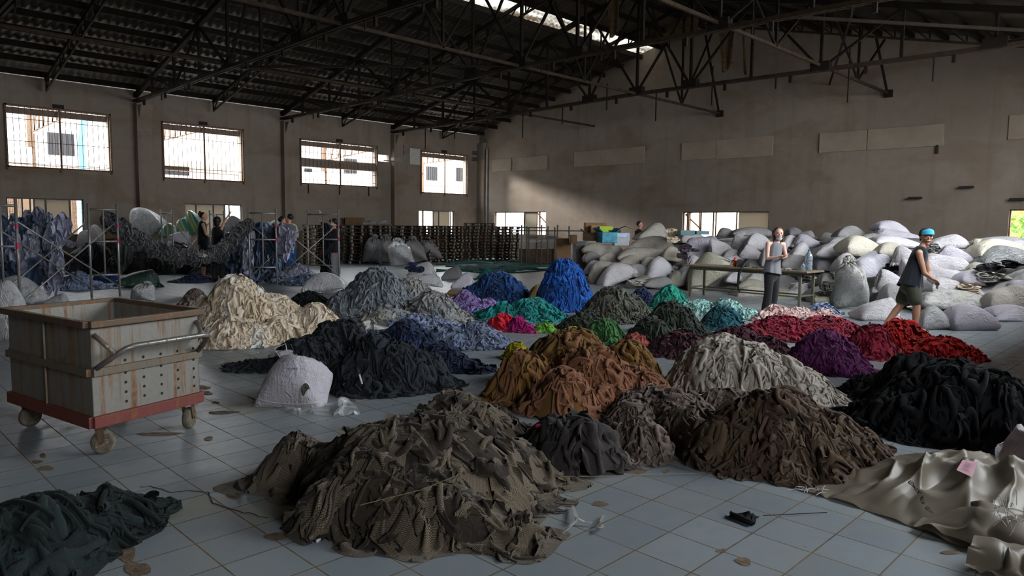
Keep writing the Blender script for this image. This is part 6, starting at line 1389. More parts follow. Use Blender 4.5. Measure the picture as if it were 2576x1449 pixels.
# frayed white woven cloth at the right edge
def hf4(u, v): return .26*np.sin(np.clip(v, 0, 1)*PI*.9)*np.clip(u*4, .25, 1)+.07*np.abs(NZ(u*7, v*6, 2.7))+.04
t4, _ = tarp_sheet('woven_sack_cloth', ((2520, 1262), (2510, 1135), (2720, 1180), (2720, 1300)), 50, 40, hf4, sack_mat('frayed_white_weave', (.50, .45, .46), .4, .7)); tag(t4, 'frayed white woven sack cloth at the right edge above the plastic sheet', 'cloth')
mb = MB(); rg = np.random.default_rng(12)
for k in range(46):
    px, py = rg.uniform(2500, 2576), rg.uniform(1230, 1290) if k % 2 else rg.uniform(1136, 1150); a = fl(px, py+40, .20) if k % 2 else fl(px, py+20, .06)
    d = rg.normal(size=3)*.05; mb.tube([a, a+d*.5+cz*.02, a+d], .0022, 4)
mb.build('frayed_threads', flat('white_thread', (.6, .56, .56), .9), t4)
mb = MB(); rg = np.random.default_rng(13)
for k in range(24):
    s = rg.random(); P = TG[int(s*25), int(rg.random()*3)]; d = rg.normal(size=3)*.05; d[2] = abs(d[2])*.4; mb.tube([P, P+d*.5+cz*.01, P+d], .0018, 4)
mb.build('frayed_threads', flat('white_thread', (.6, .56, .56), .9), tarp)
mb = MB(); mb.tube([fl(1920, 1297, .02), fl(2000, 1293, .01), fl(2080, 1289, .01)], .0025, 5); tag(mb.build('loose_thread', M_dark), 'dark thread between the small black cloth and the plastic sheet', 'thread', 'loose tan threads')
# print on the white sack
def word(txt, P, ax, up, h, mat, parent, name='printed_word', tilt=0):
    cu_ = bpy.data.curves.new(name, 'FONT'); cu_.body = txt; cu_.size = h; cu_.align_x = 'CENTER'; cu_.extrude = .0006
    o = bpy.data.objects.new(name, cu_); C.objects.link(o); az = np.cross(ax, up)
    bpy.context.view_layer.update(); dg = bpy.context.evaluated_depsgraph_get(); me = bpy.data.meshes.new_from_object(o.evaluated_get(dg)); bpy.data.objects.remove(o)
    W = np.array([P+ax*v.co.x+up*v.co.y+az*v.co.z for v in me.vertices]); F_ = [tuple(p.vertices) for p in me.polygons]
    return link(name, W, F_, mat, parent) if parent is not None else link(name, W, F_, mat)

s_ax = unit_(RH*.98+FH*.2) if False else (RH*.98+FH*.2)/np.linalg.norm(RH*.98+FH*.2); s_up = cz*.8+FH*.55; s_up /= np.linalg.norm(s_up)
dgr = bpy.context.evaluated_depsgraph_get(); M_ink = flat('faded_ink', (.12, .11, .15), .8)
def sack_pt(px, py):
    d = Vector(ray(px, py)).normalized(); bpy.context.view_layer.update()
    ok, loc, nr, ix, ob, _ = SC.ray_cast(bpy.context.evaluated_depsgraph_get(), Vector(CO), d); return np.array(loc), np.array(nr)
P, nr = sack_pt(735, 929); au = cz-nr*nr[2]; au /= np.linalg.norm(au); aa = np.cross(au, nr); wd_ = word('VIETNAM', P+nr*.006, aa, au, .022, M_ink, None); wd_.parent = W_; wd_.matrix_parent_inverse = W_.matrix_world.inverted()
mb = MB()
for (x, y) in ((727, 916), (735, 917), (745, 915), (690, 920), (700, 926), (712, 908)):
    P, nr = sack_pt(x, y); au = cz-nr*nr[2]; au /= np.linalg.norm(au); aa = np.cross(au, nr)
    for k in range(3): a = P+nr*.004+aa*.012*k; mb.bar(a, a+aa*.007+au*.004*(k-1), .003, .001)
o = mb.build('hand_marks', M_ink); o.parent = W_; o.matrix_parent_inverse = W_.matrix_world.inverted()
mb = MB(); pts = []
for x in np.linspace(624, 806, 24): P, nr = sack_pt(x, 998+14*((x-624)/182)+10*math.sin((x-624)/182*PI)); pts.append(P+nr*.004)
mb.tube(pts, .006, 6); o = mb.build('sewn_seam', flat('seam_thread', (.5, .47, .5), .8), smooth=True); o.parent = W_; o.matrix_parent_inverse = W_.matrix_world.inverted()
P, nr = sack_pt(768, 978); X = rags(18)[0][1]*.055; au = cz-nr*nr[2]; au /= np.linalg.norm(au); aa = np.cross(au, nr); V = P+np.outer(X[:, 0]*.7, aa)+np.outer(X[:, 1]*1.2, au)+np.outer(X[:, 2]*.5+.004, nr)
o = link('dark_rag_end', V, rags(18)[2], flat('olive_rag', (.05, .046, .036), .9), smooth=True); o.parent = W_; o.matrix_parent_inverse = W_.matrix_world.inverted()
mb = MB(); P, nr = sack_pt(705, 905); R = [P+cz*.02, P+RH*-.07+cz*.09+FH*.05, P+RH*.03+cz*.13+FH*.06, P+RH*.06+cz*.07]; mb.tube(R, .004, 6); o = mb.build('tie_string', flat('white_thread', (.6, .56, .56)), smooth=True); o.parent = W_; o.matrix_parent_inverse = W_.matrix_world.inverted()
X = rags(22)[0][4]*.11; P = P+np.array([0, 0, .01])+FH*.08; V = P+np.outer(X[:, 0]*1.3, RH)+np.outer(X[:, 1]*.6, FH)+np.outer(X[:, 2]*1.2, cz)
o = link('gathered_mouth', V, rags(22)[2], W_.data.materials[0], smooth=True, uv=rags(22)[1]); o.parent = W_; o.matrix_parent_inverse = W_.matrix_world.inverted()
# ================================================================== people
def rcone(mb, p, q, r0, r1, n=14, sx=1.0, side=None):
    """tapered limb with round ends; sx widens it along 'side'"""
    p, q = np.asarray(p, float), np.asarray(q, float); d = q-p; L = np.linalg.norm(d)+1e-9; d = d/L
    s = np.array([0, 0, 1.]) if side is None else np.asarray(side, float)
    if abs(s@d) > .95: s = np.array([1., 0, 0])
    x = s-(s@d)*d; x /= np.linalg.norm(x); y = np.cross(d, x); rings = []
    st = [(-math.cos(a)*r0, math.sin(a)*r0) for a in np.linspace(.05, PI/2, 5)]+[(L*t, r0+(r1-r0)*t) for t in (.25, .5, .75)]+[(L+math.sin(a)*r1, math.cos(a)*r1) for a in np.linspace(0, PI/2-.05, 5)]
    for h, r in st: rings.append([p+d*h+r*(math.cos(2*PI*k/n)*x*sx+math.sin(2*PI*k/n)*y) for k in range(n)])
    mb.loft(rings)
def ell(mb, c, ax, ay, az, n=16, m=10):
    c, ax, ay, az = [np.asarray(v, float) for v in (c, ax, ay, az)]; rings = []
    for i in range(m+1):
        t = -PI/2+.06+(PI-.12)*i/m; rings.append([c+az*math.sin(t)+math.cos(t)*(ax*math.cos(2*PI*k/n)+ay*math.sin(2*PI*k/n)) for k in range(n)])
    mb.loft(rings)
def melt(mb, name, mat, parent, voxel=.008, smooth=4):
    """one continuous skin grown over the shapes in mb"""
    o = link(name, mb.V, mb.F, mat, parent)
    m = o.modifiers.new('r', 'REMESH'); m.mode = 'VOXEL'; m.voxel_size = voxel; m.use_smooth_shade = True
    if smooth: s = o.modifiers.new('s', 'SMOOTH'); s.iterations = smooth; s.factor = .5
    bpy.context.view_layer.update(); me = bpy.data.meshes.new_from_object(o.evaluated_get(bpy.context.evaluated_depsgraph_get()))
    o.modifiers.clear(); old = o.data; o.data = me; me.name = name; bpy.data.meshes.remove(old)
    if not me.materials: me.materials.append(mat)
    return o
def garment(name, rings, mat, parent, front, fold=.04, seed=0, n=56, th=.004, down=None):
    """open tube of cloth; ring = (centre, half width, half depth, front drop)"""
    f = np.asarray(front, float); f /= np.linalg.norm(f); V = []; k = len(rings)
    for i, (c, rx, ry, drop) in enumerate(rings):
        c = np.asarray(c, float); prv = np.asarray(rings[max(i-1, 0)][0], float); nxt = np.asarray(rings[min(i+1, k-1)][0], float); ax = nxt-prv; ax /= np.linalg.norm(ax)+1e-9
        fy = f-(f@ax)*ax; fy /= np.linalg.norm(fy); sx = np.cross(fy, ax); t = i/(k-1)
        for j in range(n):
            a = 2*PI*j/n; w = 1+fold*t*(math.sin(7*a+seed)+.6*math.sin(11*a+seed*2+2*t)+.5*math.sin(4*a+3*seed))+.012*math.sin(23*a+9*t+seed)
            V.append(c+sx*rx*w*math.cos(a)+fy*ry*w*math.sin(a)+(-1 if ax[2] > 0 else 1)*ax*(drop*max(0, math.sin(a))**2))
    F_ = [(i*n+j, i*n+(j+1) % n, (i+1)*n+(j+1) % n, (i+1)*n+j) for i in range(k-1) for j in range(n)]
    o = link(name, V, F_, mat, parent, True); m = o.modifiers.new('thickness', 'SOLIDIFY'); m.thickness = th; m.offset = 1
    s = o.modifiers.new('soft', 'SUBSURF'); s.levels = s.render_levels = 1; return o
def unit(v): v = np.asarray(v, float); return v/np.linalg.norm(v)
def head(mb, c, f, up, hh):
    f = unit(f); up = unit(up-(np.asarray(up)@f)*f*.0); x = unit(np.cross(f, up)); up = np.cross(x, f)
    ell(mb, c+up*.10*hh-f*.05*hh, x*.345*hh, f*.43*hh, up*.40*hh); ell(mb, c-up*.18*hh+f*.09*hh, x*.265*hh, f*.29*hh, up*.30*hh)
    ell(mb, c+up*.02*hh+f*.16*hh, x*.29*hh, f*.22*hh, up*.28*hh)
    rcone(mb, c+f*.375*hh+up*.06*hh, c+f*.465*hh-up*.09*hh, .026*hh, .05*hh, 8); ell(mb, c-up*.41*hh+f*.27*hh, x*.11*hh, f*.09*hh, up*.08*hh)
    for s in (-1, 1):
        ell(mb, c+x*s*.34*hh-f*.02*hh, x*.035*hh, f*.07*hh, up*.11*hh, 8, 6); ell(mb, c+x*s*.17*hh+f*.27*hh-up*.05*hh, x*.1*hh, f*.09*hh, up*.08*hh, 8, 6)
    return x, f, up
M_eye = flat('dark_eye', (.03, .02, .015), .3); M_lip = flat('lip', (.36, .12, .10), .5); M_teeth = flat('teeth', (.75, .7, .66), .3)
def face(c, x, f, up, hh, body, smile=False, brow=(.05, .03, .02)):
    for s in (-1, 1):
        mb = MB(); ell(mb, c+x*s*.15*hh+f*.375*hh+up*.055*hh, x*.05*hh, f*.03*hh, up*.026*hh, 10, 6); mb.build('eye', M_eye, body, True)
        mb = MB(); rcone(mb, c+x*s*.08*hh+f*.40*hh+up*.125*hh, c+x*s*.22*hh+f*.355*hh+up*.12*hh, .014*hh, .01*hh, 6); mb.build('eyebrow', flat('brow_%02d' % int(brow[0]*100), brow, .9), body, True)
    mb = MB(); ell(mb, c+f*.378*hh-up*.215*hh, x*(.14 if smile else .1)*hh, f*.03*hh, up*.035*hh, 12, 6); mo = mb.build('mouth', M_lip, body, True)
    if smile: mb = MB(); ell(mb, c+f*.392*hh-up*.212*hh, x*.105*hh, f*.022*hh, up*.02*hh, 10, 6); mb.build('teeth', M_teeth, mo, True)
def hand(mb, wrist, d, palm_n, size=.17, curl=.5, thumb=1):
    """palm and five bent fingers; d: direction of the hand, palm_n: side the fingers close to"""
    d = unit(d); nn = unit(np.asarray(palm_n)-(np.asarray(palm_n)@d)*d); s = np.cross(d, nn)
    pl = size*.5; k = wrist+d*pl
    for q in (-.028, -.01, .01, .027): rcone(mb, wrist+d*.012+s*q*.6, k+s*q, .014, .0125, 8)
    for q, L in ((-.031, .78), (-.011, .98), (.011, .93), (.031, .72)):
        l = size*.5*L; a = k+s*q; dd = d; p = a
        for j, fr in enumerate((.45, .32, .23)):
            dd = unit(dd*math.cos(curl*(.5+.4*j))+nn*math.sin(curl*(.5+.4*j))); e = p+dd*l*fr; rcone(mb, p, e, .0088-.0007*j, .0084-.0007*j, 8); p = e
    t0 = wrist+d*.022+s*.024*thumb; t1 = t0+unit(d*.7+s*.75*thumb+nn*.3)*size*.2; t2 = t1+unit(d*.9+s*.25*thumb+nn*.45)*size*.17
    rcone(mb, t0, t1, .0125, .0105, 8); rcone(mb, t1, t2, .0105, .008, 8)
def skin(name, c):
    if name in _mats: return _mats[name]
    t = NT(name); n = t.noise(t.coord(), 12, 4); t.col(t.ramp(n, [(.35, tuple(x*.9 for x in c)), (.7, tuple(min(1, x*1.08) for x in c))])); t.set(Roughness=.55); t.b.inputs['Subsurface Weight'].default_value = .08
    t.b.inputs['Subsurface Radius'].default_value = (.02, .008, .004); _mats[name] = t.m; return t.m
def person(label, foot, skin_m, J, hh, hd, torso_f, r=1.0, voxel=.009, finger=True, hair=None, curl=.5, smile=False, faced=True, name='person', foot_dir=None, build=None):
    """J: joints as (px, py, extra depth); two arms and two legs"""
    B = fl(*foot); dep = depth(B); W = lambda q: atdepth(q[0], q[1], dep+q[2])
    P = {k: W(v) for k, v in J.items()}; tf = unit(torso_f); up = np.array([0, 0, 1.]); sd = np.cross(tf, up)
    mb = MB(); hc = P['head']; x, f, u = head(mb, hc, hd, up, hh)
    rcone(mb, P['neck'], hc-u*.2*hh-f*.06*hh, .058*r, .052*r)
    sp = unit(P['neck']-P['hip']); ch = P['chest']
    rcone(mb, ch+sp*.06, ch-sp*.08, .095*r, .085*r, 16, 1.42, sd); rcone(mb, ch-sp*.05, P['waist'], .088*r, .08*r, 16, 1.36, sd); rcone(mb, P['waist'], P['hip'], .085*r, .10*r, 16, 1.5, sd); rcone(mb, P['hip'], P['hip']-sp*.05, .10*r, .09*r, 16, 1.5, sd)
    rcone(mb, P['shl'], P['neck']-sp*.01, .046*r, .05*r); rcone(mb, P['shr'], P['neck']-sp*.01, .046*r, .05*r)
    for a in ('l', 'r'):
        rcone(mb, P['sh'+a], P['el'+a], .050*r, .037*r); rcone(mb, P['el'+a], P['wr'+a], .037*r, .025*r)
        d = unit(P['ha'+a]-P['wr'+a]); 
        pn = J_N.get((label, a), -np.cross(d, sd)) if False else (tf*.3-up*.8)
        if finger: hand(mb, P['wr'+a], d, pn, .165*r, curl, 1 if a == 'l' else -1)
        else: hand(mb, P['wr'+a], d, pn, .165*r, curl, 1 if a == 'l' else -1)
        rcone(mb, P['hp'+a], P['kn'+a], .088*r, .055*r); rcone(mb, P['kn'+a], P['kn'+a]+(P['an'+a]-P['kn'+a])*.35, .055*r, .058*r); rcone(mb, P['kn'+a]+(P['an'+a]-P['kn'+a])*.3, P['an'+a], .058*r, .036*r)
        fd = unit((tf if foot_dir is None else np.asarray(foot_dir))*np.array([1, 1, 0])); an = P['an'+a]; g = np.array([an[0], an[1], max(.03, an[2]-.05)])
        rcone(mb, an-up*.02, g-fd*.03, .036*r, .036*r); rcone(mb, g-fd*.02, g+fd*.13-up*.005, .036*r, .026*r, 12, 1.2, np.cross(fd, up))
    root = thing(name, label, 'person', B)
    body = melt(mb, 'body', skin_m, root, voxel)
    if faced: face(hc, x, f, u, hh, body, smile)
    return root, body, P, dict(x=x, f=f, u=u, hc=hc, hh=hh, sp=sp, sd=sd, tf=tf, up=up, W=W, dep=dep)
def cap_hair(mb, q, back=.06, vol=1.08, low=0.0):
    hc, x, f, u, hh = q['hc'], q['x'], q['f'], q['u'], q['hh']
    ell(mb, hc+u*(.17-low)*hh-f*(.10+back)*hh, x*.37*hh*vol, f*.42*hh*vol, u*.38*hh*vol)
def trousers(P, q, mat, parent, name, r0, rk, ra, knee_end=1.0, waist=.12, legs='lr', voxel=.011):
    mb = MB(); sd = q['sd']; sp = q['sp']
    rcone(mb, P['hip']+sp*.07, P['hip']-sp*.06, .105*waist/.12, .112*waist/.12, 18, 1.5, sd)
    for a in 'lr':
        k, an = P['kn'+a], P['an'+a]
        if knee_end < .5: e = P['hp'+a]+(k-P['hp'+a])*knee_end*2; rcone(mb, P['hp'+a], e, r0, rk)
        else:
            rcone(mb, P['hp'+a], k, r0, rk); e = k+(an-k)*(knee_end-.5)*2; rcone(mb, k, e, rk, ra)
    o = melt(mb, name, mat, parent, voxel, 6)
    return o
def fabric(name, c, rough=.9): return cloth_mat(name, [(0, c), (1, c)], rough)
M_skl = skin('fair_skin', (.62, .36, .28)); M_skt = skin('tanned_skin', (.50, .26, .165)); M_skd = skin('brown_skin', (.25, .125, .075))
M_hbr = flat('brown_hair', (.075, .038, .02), .6, 0, .4, 40); M_hbk = flat('black_hair', (.012, .009, .008), .55, 0, .4, 40); M_hdb = flat('dark_brown_hair', (.03, .018, .012), .6, 0, .4, 40)
M_mask = fabric('light_blue_mask', (.42, .62, .72)); M_mask2 = fabric('bright_blue_mask', (.08, .50, .72))
# ---- woman in a grey sleeveless top
tf = RH*.62-FH*.78
J = dict(head=(1958.5, 588.5, -.02), neck=(1953, 613, 0), chest=(1948, 632, 0), waist=(1944, 660, 0), hip=(1941, 688, 0), shl=(1970, 614, .09), shr=(1932, 613, -.08), ell=(1977, 644, .02), elr=(1930, 650, -.12), wrl=(1968, 649, -.22), wrr=(1961, 646, -.26), hal=(1977, 641, -.26), har=(1972, 642, -.30),
         hpl=(1950, 694, .05), hpr=(1935, 694, -.04), knl=(1949, 735, .03), knr=(1933, 735, -.06), anl=(1941, 777, .06), anr=(1926, 779, -.02))
root, body, P, q = person('woman in a grey sleeveless top with a blue mask under her chin', (1940, 787), M_skl, J, .24, -FH*.96-RH*.12, tf, .9, .0075)
c = q; garment('tank_top', [(P['neck']+c['up']*.034-c['tf']*.012, .085, .066, .05), (P['neck']+c['up']*.018-c['tf']*.006, .125, .085, .05), (P['neck']-c['up']*.03, .148, .10, .02), (P['chest']+c['sp']*.02, .152, .118, 0), (P['chest']-c['sp']*.09, .15, .118, 0), (P['waist']+c['sp']*.03, .15, .118, 0), (P['waist']-c['sp']*.08, .165, .13, 0), (P['hip']+c['sp']*.05, .18, .145, 0), (P['hip']-c['sp']*.005, .19, .155, .0)], fabric('grey_jersey', (.17, .175, .19)), root, tf, .045, 1.3)
trousers(P, q, fabric('black_trousers_cloth', (.018, .017, .019)), root, 'trousers', .094, .075, .082, .98)
mb = MB(); cap_hair(mb, q, .05, 1.06); hc, x, f, u, hh = q['hc'], q['x'], q['f'], q['u'], q['hh']
for s in (-1, 1):
    for k in range(4): rcone(mb, hc+x*s*(.31+.02*k)*hh+u*.22*hh-f*(.02+.12*k)*hh, hc+x*s*(.36-.02*k)*hh-u*(.62-.02*k)*hh-f*(.02+.1*k)*hh, .085*hh, .05*hh, 8)
rcone(mb, hc-f*.3*hh+u*.1*hh, hc-f*.28*hh-u*.55*hh, .22*hh, .15*hh, 10, 1.3, x); melt(mb, 'hair', M_hbr, root, .008, 3)
V = []; n = 13; m = 6
for i in range(m):
    for j in range(n):
        a = -1.25+2.5*j/(n-1); t = i/(m-1); rr = .34-.05*t; rr = .315-.10*t; V.append(hc-u*(.33+.17*t)*hh+f*.10*hh+(x*math.sin(a)*rr*.95+f*math.cos(a)*(rr+.01))*hh)
o = link('face_mask', V, [(i*n+j, i*n+j+1, (i+1)*n+j+1, (i+1)*n+j) for i in range(m-1) for j in range(n-1)], M_mask, root, True); mm = o.modifiers.new('t', 'SOLIDIFY'); mm.thickness = .006
# ---- person striding to the right
tf = RH*.93-FH*.3
J = dict(head=(2331, 597, 0), neck=(2318, 626, 0), chest=(2312, 645, 0), waist=(2299, 682, 0), hip=(2290, 713, 0), shr=(2312, 638, -.15), shl=(2325, 636, .12), elr=(2325, 687, -.2), ell=(2334, 684, .14), wrr=(2345, 702, -.16), wrl=(2344, 706, .06), har=(2357, 709, -.14), hal=(2356, 715, .05),
         hpr=(2296, 724, -.09), hpl=(2284, 724, .09), knr=(2306, 772, -.12), knl=(2264, 770, .10), anr=(2302, 822, -.1), anl=(2230, 812, .1))
root, body, P, q = person('person in dark tank top and green shorts striding right, blue mask on forehead', (2285, 832), M_skt, J, .252, -FH*.95-RH*.2, tf, 1.0, .0075, smile=True, curl=.7)
c = q; garment('tank_top', [(P['neck']+c['sp']*.025, .085, .07, .05), (P['neck']+c['sp']*.005, .125, .09, .04), (P['neck']-c['sp']*.05, .15, .105, .02), (P['chest'], .165, .125, 0), (P['chest']-c['sp']*.1, .16, .128, 0), (P['waist']+c['sp']*.02, .16, .13, 0), (P['waist']-c['sp']*.09, .175, .145, 0), (P['hip']+c['sp']*.0, .195, .165, 0), (P['hip']-c['sp']*.07, .205, .18, .03)], fabric('navy_black_jersey', (.012, .016, .024)), root, tf, .04, 2.1)
trousers(P, q, fabric('olive_shorts_cloth', (.075, .085, .06)), root, 'shorts', .115, .108, .1, .31, .135)
mb = MB(); cap_hair(mb, q, .06, 1.09, -.02); hc, x, f, u, hh = q['hc'], q['x'], q['f'], q['u'], q['hh']
for s in (-1, 1): rcone(mb, hc+x*s*.31*hh+u*.15*hh-f*.1*hh, hc+x*s*.3*hh-u*.2*hh-f*.15*hh, .09*hh, .05*hh, 8)
rcone(mb, hc-f*.34*hh, hc-f*.3*hh-u*.35*hh, .16*hh, .07*hh, 8); melt(mb, 'hair', M_hdb, root, .008, 3)
V = []; n = 15; m = 7
for i in range(m):
    for j in range(n):
        a = -1.15+2.3*j/(n-1); t = i/(m-1); rr = .44-.05*t*t; pk = .13*(1-abs(a)/1.15)*t; V.append(hc+u*(.16+.26*t+pk)*hh-f*.02*hh+(x*math.sin(a)*rr*.90+f*math.cos(a)*rr*1.02)*hh+f*.012*math.sin(i*2.1)*hh)
o = link('face_mask', V, [(i*n+j, i*n+j+1, (i+1)*n+j+1, (i+1)*n+j) for i in range(m-1) for j in range(n-1)], M_mask2, root, True); mm = o.modifiers.new('t', 'SOLIDIFY'); mm.thickness = .005
mb = MB(); d = unit(P['hal']-P['wrl']); hand(mb, P['wrl']-d*.006, d, c['tf']*.3-c['up']*.8, .178, .7, 1); rcone(mb, P['wrl']-d*.05, P['wrl'], .036, .034); g_ = melt(mb, 'work_glove', flat('white_glove', (.52, .49, .44), .9), root, .0075, 2)
for v in g_.data.vertices: v.co += v.normal*.0035
# ---- two women behind the hammock
tf = RH*.9+FH*.1
J = dict(head=(513, 545, 0), neck=(510, 559, 0), chest=(508, 571, 0), waist=(509, 592, 0), hip=(511, 610, 0), shl=(507, 565, .12), shr=(511, 566, -.14), ell=(512, 586, .1), elr=(518, 589, -.18), wrl=(528, 594, .02), wrr=(530, 596, -.1), hal=(536, 597, 0), har=(538, 598, -.08),
         hpl=(510, 616, .08), hpr=(512, 616, -.08), knl=(512, 655, .08), knr=(514, 655, -.08), anl=(511, 690, .1), anr=(513, 691, -.06))
root, body, P, q = person('woman in black tank top with hair tied up, behind the grey hammock', (511, 697), M_skt, J, .235, RH*.95-FH*.1, tf, 1.0, .011)
c = q; garment('tank_top', [(P['neck']+c['sp']*.03, .085, .07, .05), (P['neck']+c['sp']*.0, .13, .09, .04), (P['neck']-c['sp']*.06, .13, .10, 0), (P['chest'], .16, .12, 0), (P['waist'], .15, .12, 0), (P['hip'], .18, .14, 0), (P['hip']-c['sp']*.06, .19, .15, 0)], fabric('black_jersey', (.009, .009, .011)), root, tf, .03, .4)
trousers(P, q, fabric('black_print_shorts', (.016, .016, .018)), root, 'shorts', .115, .10, .1, .62, .13)
mb = MB(); cap_hair(mb, q, .08, 1.05); hc, x, f, u, hh = q['hc'], q['x'], q['f'], q['u'], q['hh']; ell(mb, hc-f*.52*hh+u*.3*hh, x*.26*hh, f*.26*hh, u*.24*hh)
for k in range(5): rcone(mb, hc-f*.5*hh+u*.35*hh, hc-f*(.5+.18*math.sin(k))*hh+u*(.62+.06*k)*hh+x*.1*math.cos(k)*hh, .05*hh, .02*hh, 6)
melt(mb, 'hair', M_hbk, root, .012, 2)
tf = FH*.9+RH*.3
J = dict(head=(548, 556, 0), neck=(546, 573, 0), chest=(547, 584, 0), waist=(549, 605, 0), hip=(551, 625, 0), shl=(537, 577, .04), shr=(557, 576, -.02), ell=(541, 600, .12), elr=(563, 560, .05), wrl=(555, 604, .22), wrr=(575, 541, .1), hal=(562, 604, .28), har=(580, 532, .12),
         hpl=(545, 632, .02), hpr=(558, 632, -.02), knl=(541, 665, .0), knr=(560, 665, -.02), anl=(540, 697, .0), anr=(559, 697, -.02))
root, body, P, q = person('woman seen from behind with bobbed black hair, raising her right arm', (551, 704), M_skt, J, .23, FH*.9+RH*.4, tf, .98, .011, faced=False)
c = q; garment('tank_top', [(P['neck']+c['sp']*.03, .085, .07, .03), (P['neck']+c['sp']*.0, .13, .09, .02), (P['neck']-c['sp']*.06, .13, .10, 0), (P['chest'], .155, .12, 0), (P['waist'], .15, .12, 0), (P['hip'], .18, .14, 0)], fabric('black_jersey', (.009, .009, .011)), root, tf, .03, .9)
trousers(P, q, fabric('dark_grey_trousers', (.055, .052, .055)), root, 'trousers', .105, .085, .085, .97, .125)
mb = MB(); cap_hair(mb, q, .02, 1.2, .05); hc, x, f, u, hh = q['hc'], q['x'], q['f'], q['u'], q['hh']; rcone(mb, hc-f*.2*hh, hc-f*.2*hh-u*.38*hh, .36*hh, .3*hh, 12, 1.15, x); melt(mb, 'hair', M_hbk, root, .012, 2)
# ---- man in grey and the helper beside him
tf = -RH*.75+FH*.6
J = dict(head=(727, 549, 0), neck=(727, 564, 0), chest=(728, 577, 0), waist=(729, 598, 0), hip=(730, 618, 0), shl=(718, 568, -.08), shr=(737, 569, .08), ell=(716, 592, -.14), elr=(739, 592, .12), wrl=(706, 594, -.1), wrr=(728, 600, .28), hal=(699, 594, -.06), har=(721, 600, .3),
         hpl=(726, 624, -.07), hpr=(736, 624, .07), knl=(722, 660, -.07), knr=(735, 660, .07), anl=(718, 688, -.07), anr=(735, 689, .07))
root, body, P, q = person('man in grey shirt and bright blue shorts holding up pale clothes', (728, 696), M_skt, J, .235, -RH*.9+FH*.2, tf, 1.05, .011)
c = q; o = garment('shirt', [(P['neck'], .09, .075, .02), (P['neck']-c['sp']*.05, .17, .11, 0), (P['chest'], .19, .135, 0), (P['waist'], .175, .135, 0), (P['hip'], .185, .15, 0), (P['hip']-c['sp']*.06, .19, .155, 0)], fabric('grey_shirt', (.11, .115, .13)), root, tf, .03, .2)
for a in 'lr': garment('sleeve', [(P['sh'+a]+c['sp']*.01, .075, .075, 0), (P['sh'+a]*.6+P['el'+a]*.4, .075, .07, 0), (P['sh'+a]*.35+P['el'+a]*.65, .078, .072, 0)], fabric('grey_shirt', (.11, .115, .13)), root, tf, .03, .7, 24)
trousers(P, q, fabric('bright_blue_shorts', (.012, .07, .21)), root, 'shorts', .115, .105, .1, .55, .135)
mb = MB(); cap_hair(mb, q, .05, 1.07); melt(mb, 'hair', M_hbk, root, .012, 2)
tf = RH*.8-FH*.4
J = dict(head=(711, 555, .1), neck=(710, 569, .1), chest=(709, 582, .1), waist=(709, 602, .1), hip=(709, 620, .1), shl=(704, 573, .2), shr=(714, 573, .02), ell=(702, 594, .2), elr=(714, 594, .0), wrl=(712, 600, .0), wrr=(722, 598, -.06), hal=(718, 600, -.02), har=(728, 598, -.08),
         hpl=(707, 626, .16), hpr=(712, 626, .04), knl=(706, 660, .16), knr=(712, 660, .04), anl=(706, 690, .16), anr=(712, 690, .04))
root, body, P, q = person('dark-haired helper half hidden behind pale clothes, facing the man in grey', (709, 697), M_skt, J, .22, RH*.9+FH*.2, tf, .92, .012)
c = q; garment('shirt', [(P['neck'], .09, .07, .02), (P['neck']-c['sp']*.05, .15, .10, 0), (P['chest'], .17, .12, 0), (P['waist'], .16, .12, 0), (P['hip']-c['sp']*.04, .18, .14, 0)], fabric('dark_blue_shirt', (.02, .03, .06)), root, tf, .03, .2)
trousers(P, q, fabric('navy_trousers', (.012, .018, .04)), root, 'trousers', .1, .08, .08, .97, .12)
mb = MB(); cap_hair(mb, q, .05, 1.1); melt(mb, 'hair', M_hbk, root, .012, 2)
# ---- person in black at the right scaffold frame
tf = -RH*.8-FH*.4
J = dict(head=(839, 560, 0), neck=(841, 575, 0), chest=(842, 588, 0), waist=(842, 608, 0), hip=(841, 626, 0), shl=(832, 578, -.1), shr=(851, 579, .06), ell=(818, 568, -.14), elr=(846, 562, .1), wrl=(806, 556, -.1), wrr=(823, 552, .1), hal=(800, 552, -.08), har=(816, 549, .1),
         hpl=(837, 632, -.06), hpr=(846, 632, .06), knl=(836, 662, -.06), knr=(848, 662, .06), anl=(838, 688, -.06), anr=(850, 688, .06))
root, body, P, q = person('person in black long-sleeved top and grey trousers gripping the scaffold rail', (842, 695), M_skt, J, .235, -RH*.9-FH*.1, tf, 1.05, .012)
c = q; MBk = fabric('black_jersey', (.009, .009, .011)); garment('long_top', [(P['neck'], .09, .075, .02), (P['neck']-c['sp']*.05, .16, .11, 0), (P['chest'], .19, .135, 0), (P['waist'], .19, .15, 0), (P['hip'], .21, .17, 0), (P['hip']-c['sp']*.12, .22, .18, 0)], MBk, root, tf, .04, .2)
for a in 'lr': garment('sleeve', [(P['sh'+a], .075, .075, 0), (P['el'+a], .06, .06, 0), (P['el'+a]*.3+P['wr'+a]*.7, .05, .05, 0)], MBk, root, tf, .03, .7, 24)
trousers(P, q, fabric('light_grey_trousers', (.14, .14, .145)), root, 'trousers', .11, .09, .085, .97, .13)
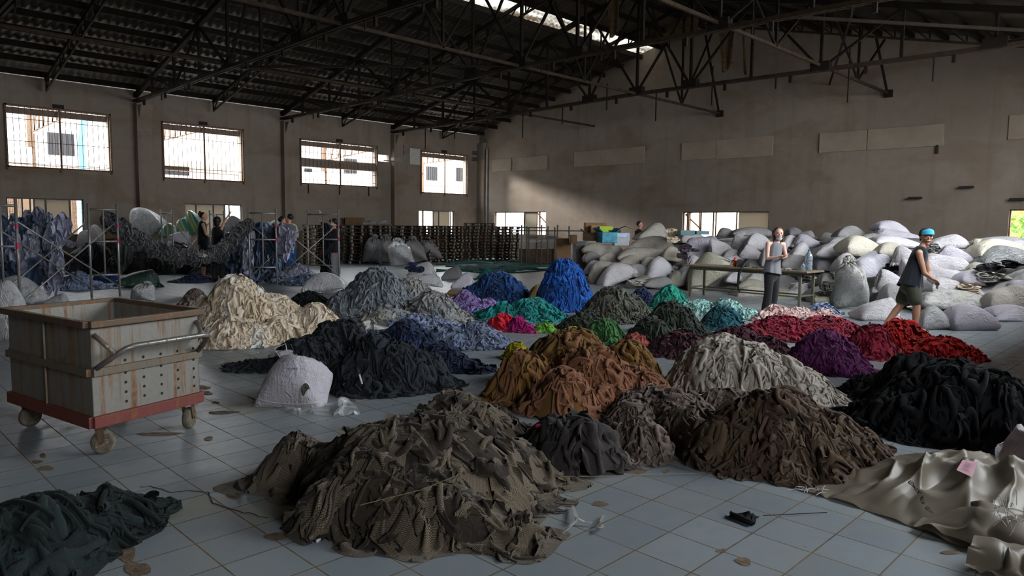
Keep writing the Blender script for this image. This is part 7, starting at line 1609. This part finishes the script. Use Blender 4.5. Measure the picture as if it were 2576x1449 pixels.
mb = MB(); cap_hair(mb, q, .05, 1.07); melt(mb, 'hair', M_hbk, root, .012, 2)
hc, x, f, u, hh = q['hc'], q['x'], q['f'], q['u'], q['hh']; mb = MB(); ell(mb, hc-u*.2*hh+f*.17*hh, x*.29*hh, f*.3*hh, u*.2*hh); mb.build('face_mask', M_mask, root, True)
mb = MB(); Q = P['hpr']+c['tf']*0-FH*.16-c['up']*.05; mb.obox(Q, RH*.035, FH*.02, np.array([0, 0, .08])); mb.build('orange_pouch', flat('orange_cloth', (.45, .10, .03), .8), root)
hanging(817, 826, 590, 680, 19.6, M_bk, 61, 16, 'black garments hung left of the person in black', .2)
# ---- boy behind the left stack of sacks
tf = RH*.85-FH*.4; kk = 22.5
J = dict(head=(1610, 565.5, 0), neck=(1609, 577, 0), chest=(1609, 588, 0), waist=(1609, 606, 0), hip=(1609, 622, 0), shl=(1603, 580, .1), shr=(1615, 580, -.08), ell=(1601, 600, .1), elr=(1619, 598, -.12), wrl=(1610, 606, .0), wrr=(1626, 606, -.1), hal=(1615, 607, -.02), har=(1632, 607, -.08),
         hpl=(1607, 628, .07), hpr=(1611, 628, -.07), knl=(1607, 662, .07), knr=(1611, 662, -.07), anl=(1607, 693, .07), anr=(1611, 693, -.07))
root, body, P, q = person('boy in a black shirt looking over the cartons behind the left sack stack', (1609, 697.5), M_skt, J, .215, RH*.8-FH*.55, tf, .9, .011)
c = q; garment('shirt', [(P['neck']+c['up']*.01, .075, .07, .03), (P['neck']-c['sp']*.05, .15, .10, 0), (P['chest'], .17, .12, 0), (P['waist'], .16, .12, 0), (P['hip']-c['sp']*.04, .18, .14, 0)], MBk, root, tf, .03, .2)
for a in 'lr': garment('sleeve', [(P['sh'+a], .07, .07, 0), (P['sh'+a]*.4+P['el'+a]*.6, .068, .066, 0)], MBk, root, tf, .03, .7, 24)
trousers(P, q, fabric('navy_trousers', (.012, .018, .04)), root, 'trousers', .1, .08, .08, .97, .12)
mb = MB(); cap_hair(mb, q, .05, 1.05); melt(mb, 'hair', M_hdb, root, .011, 2)
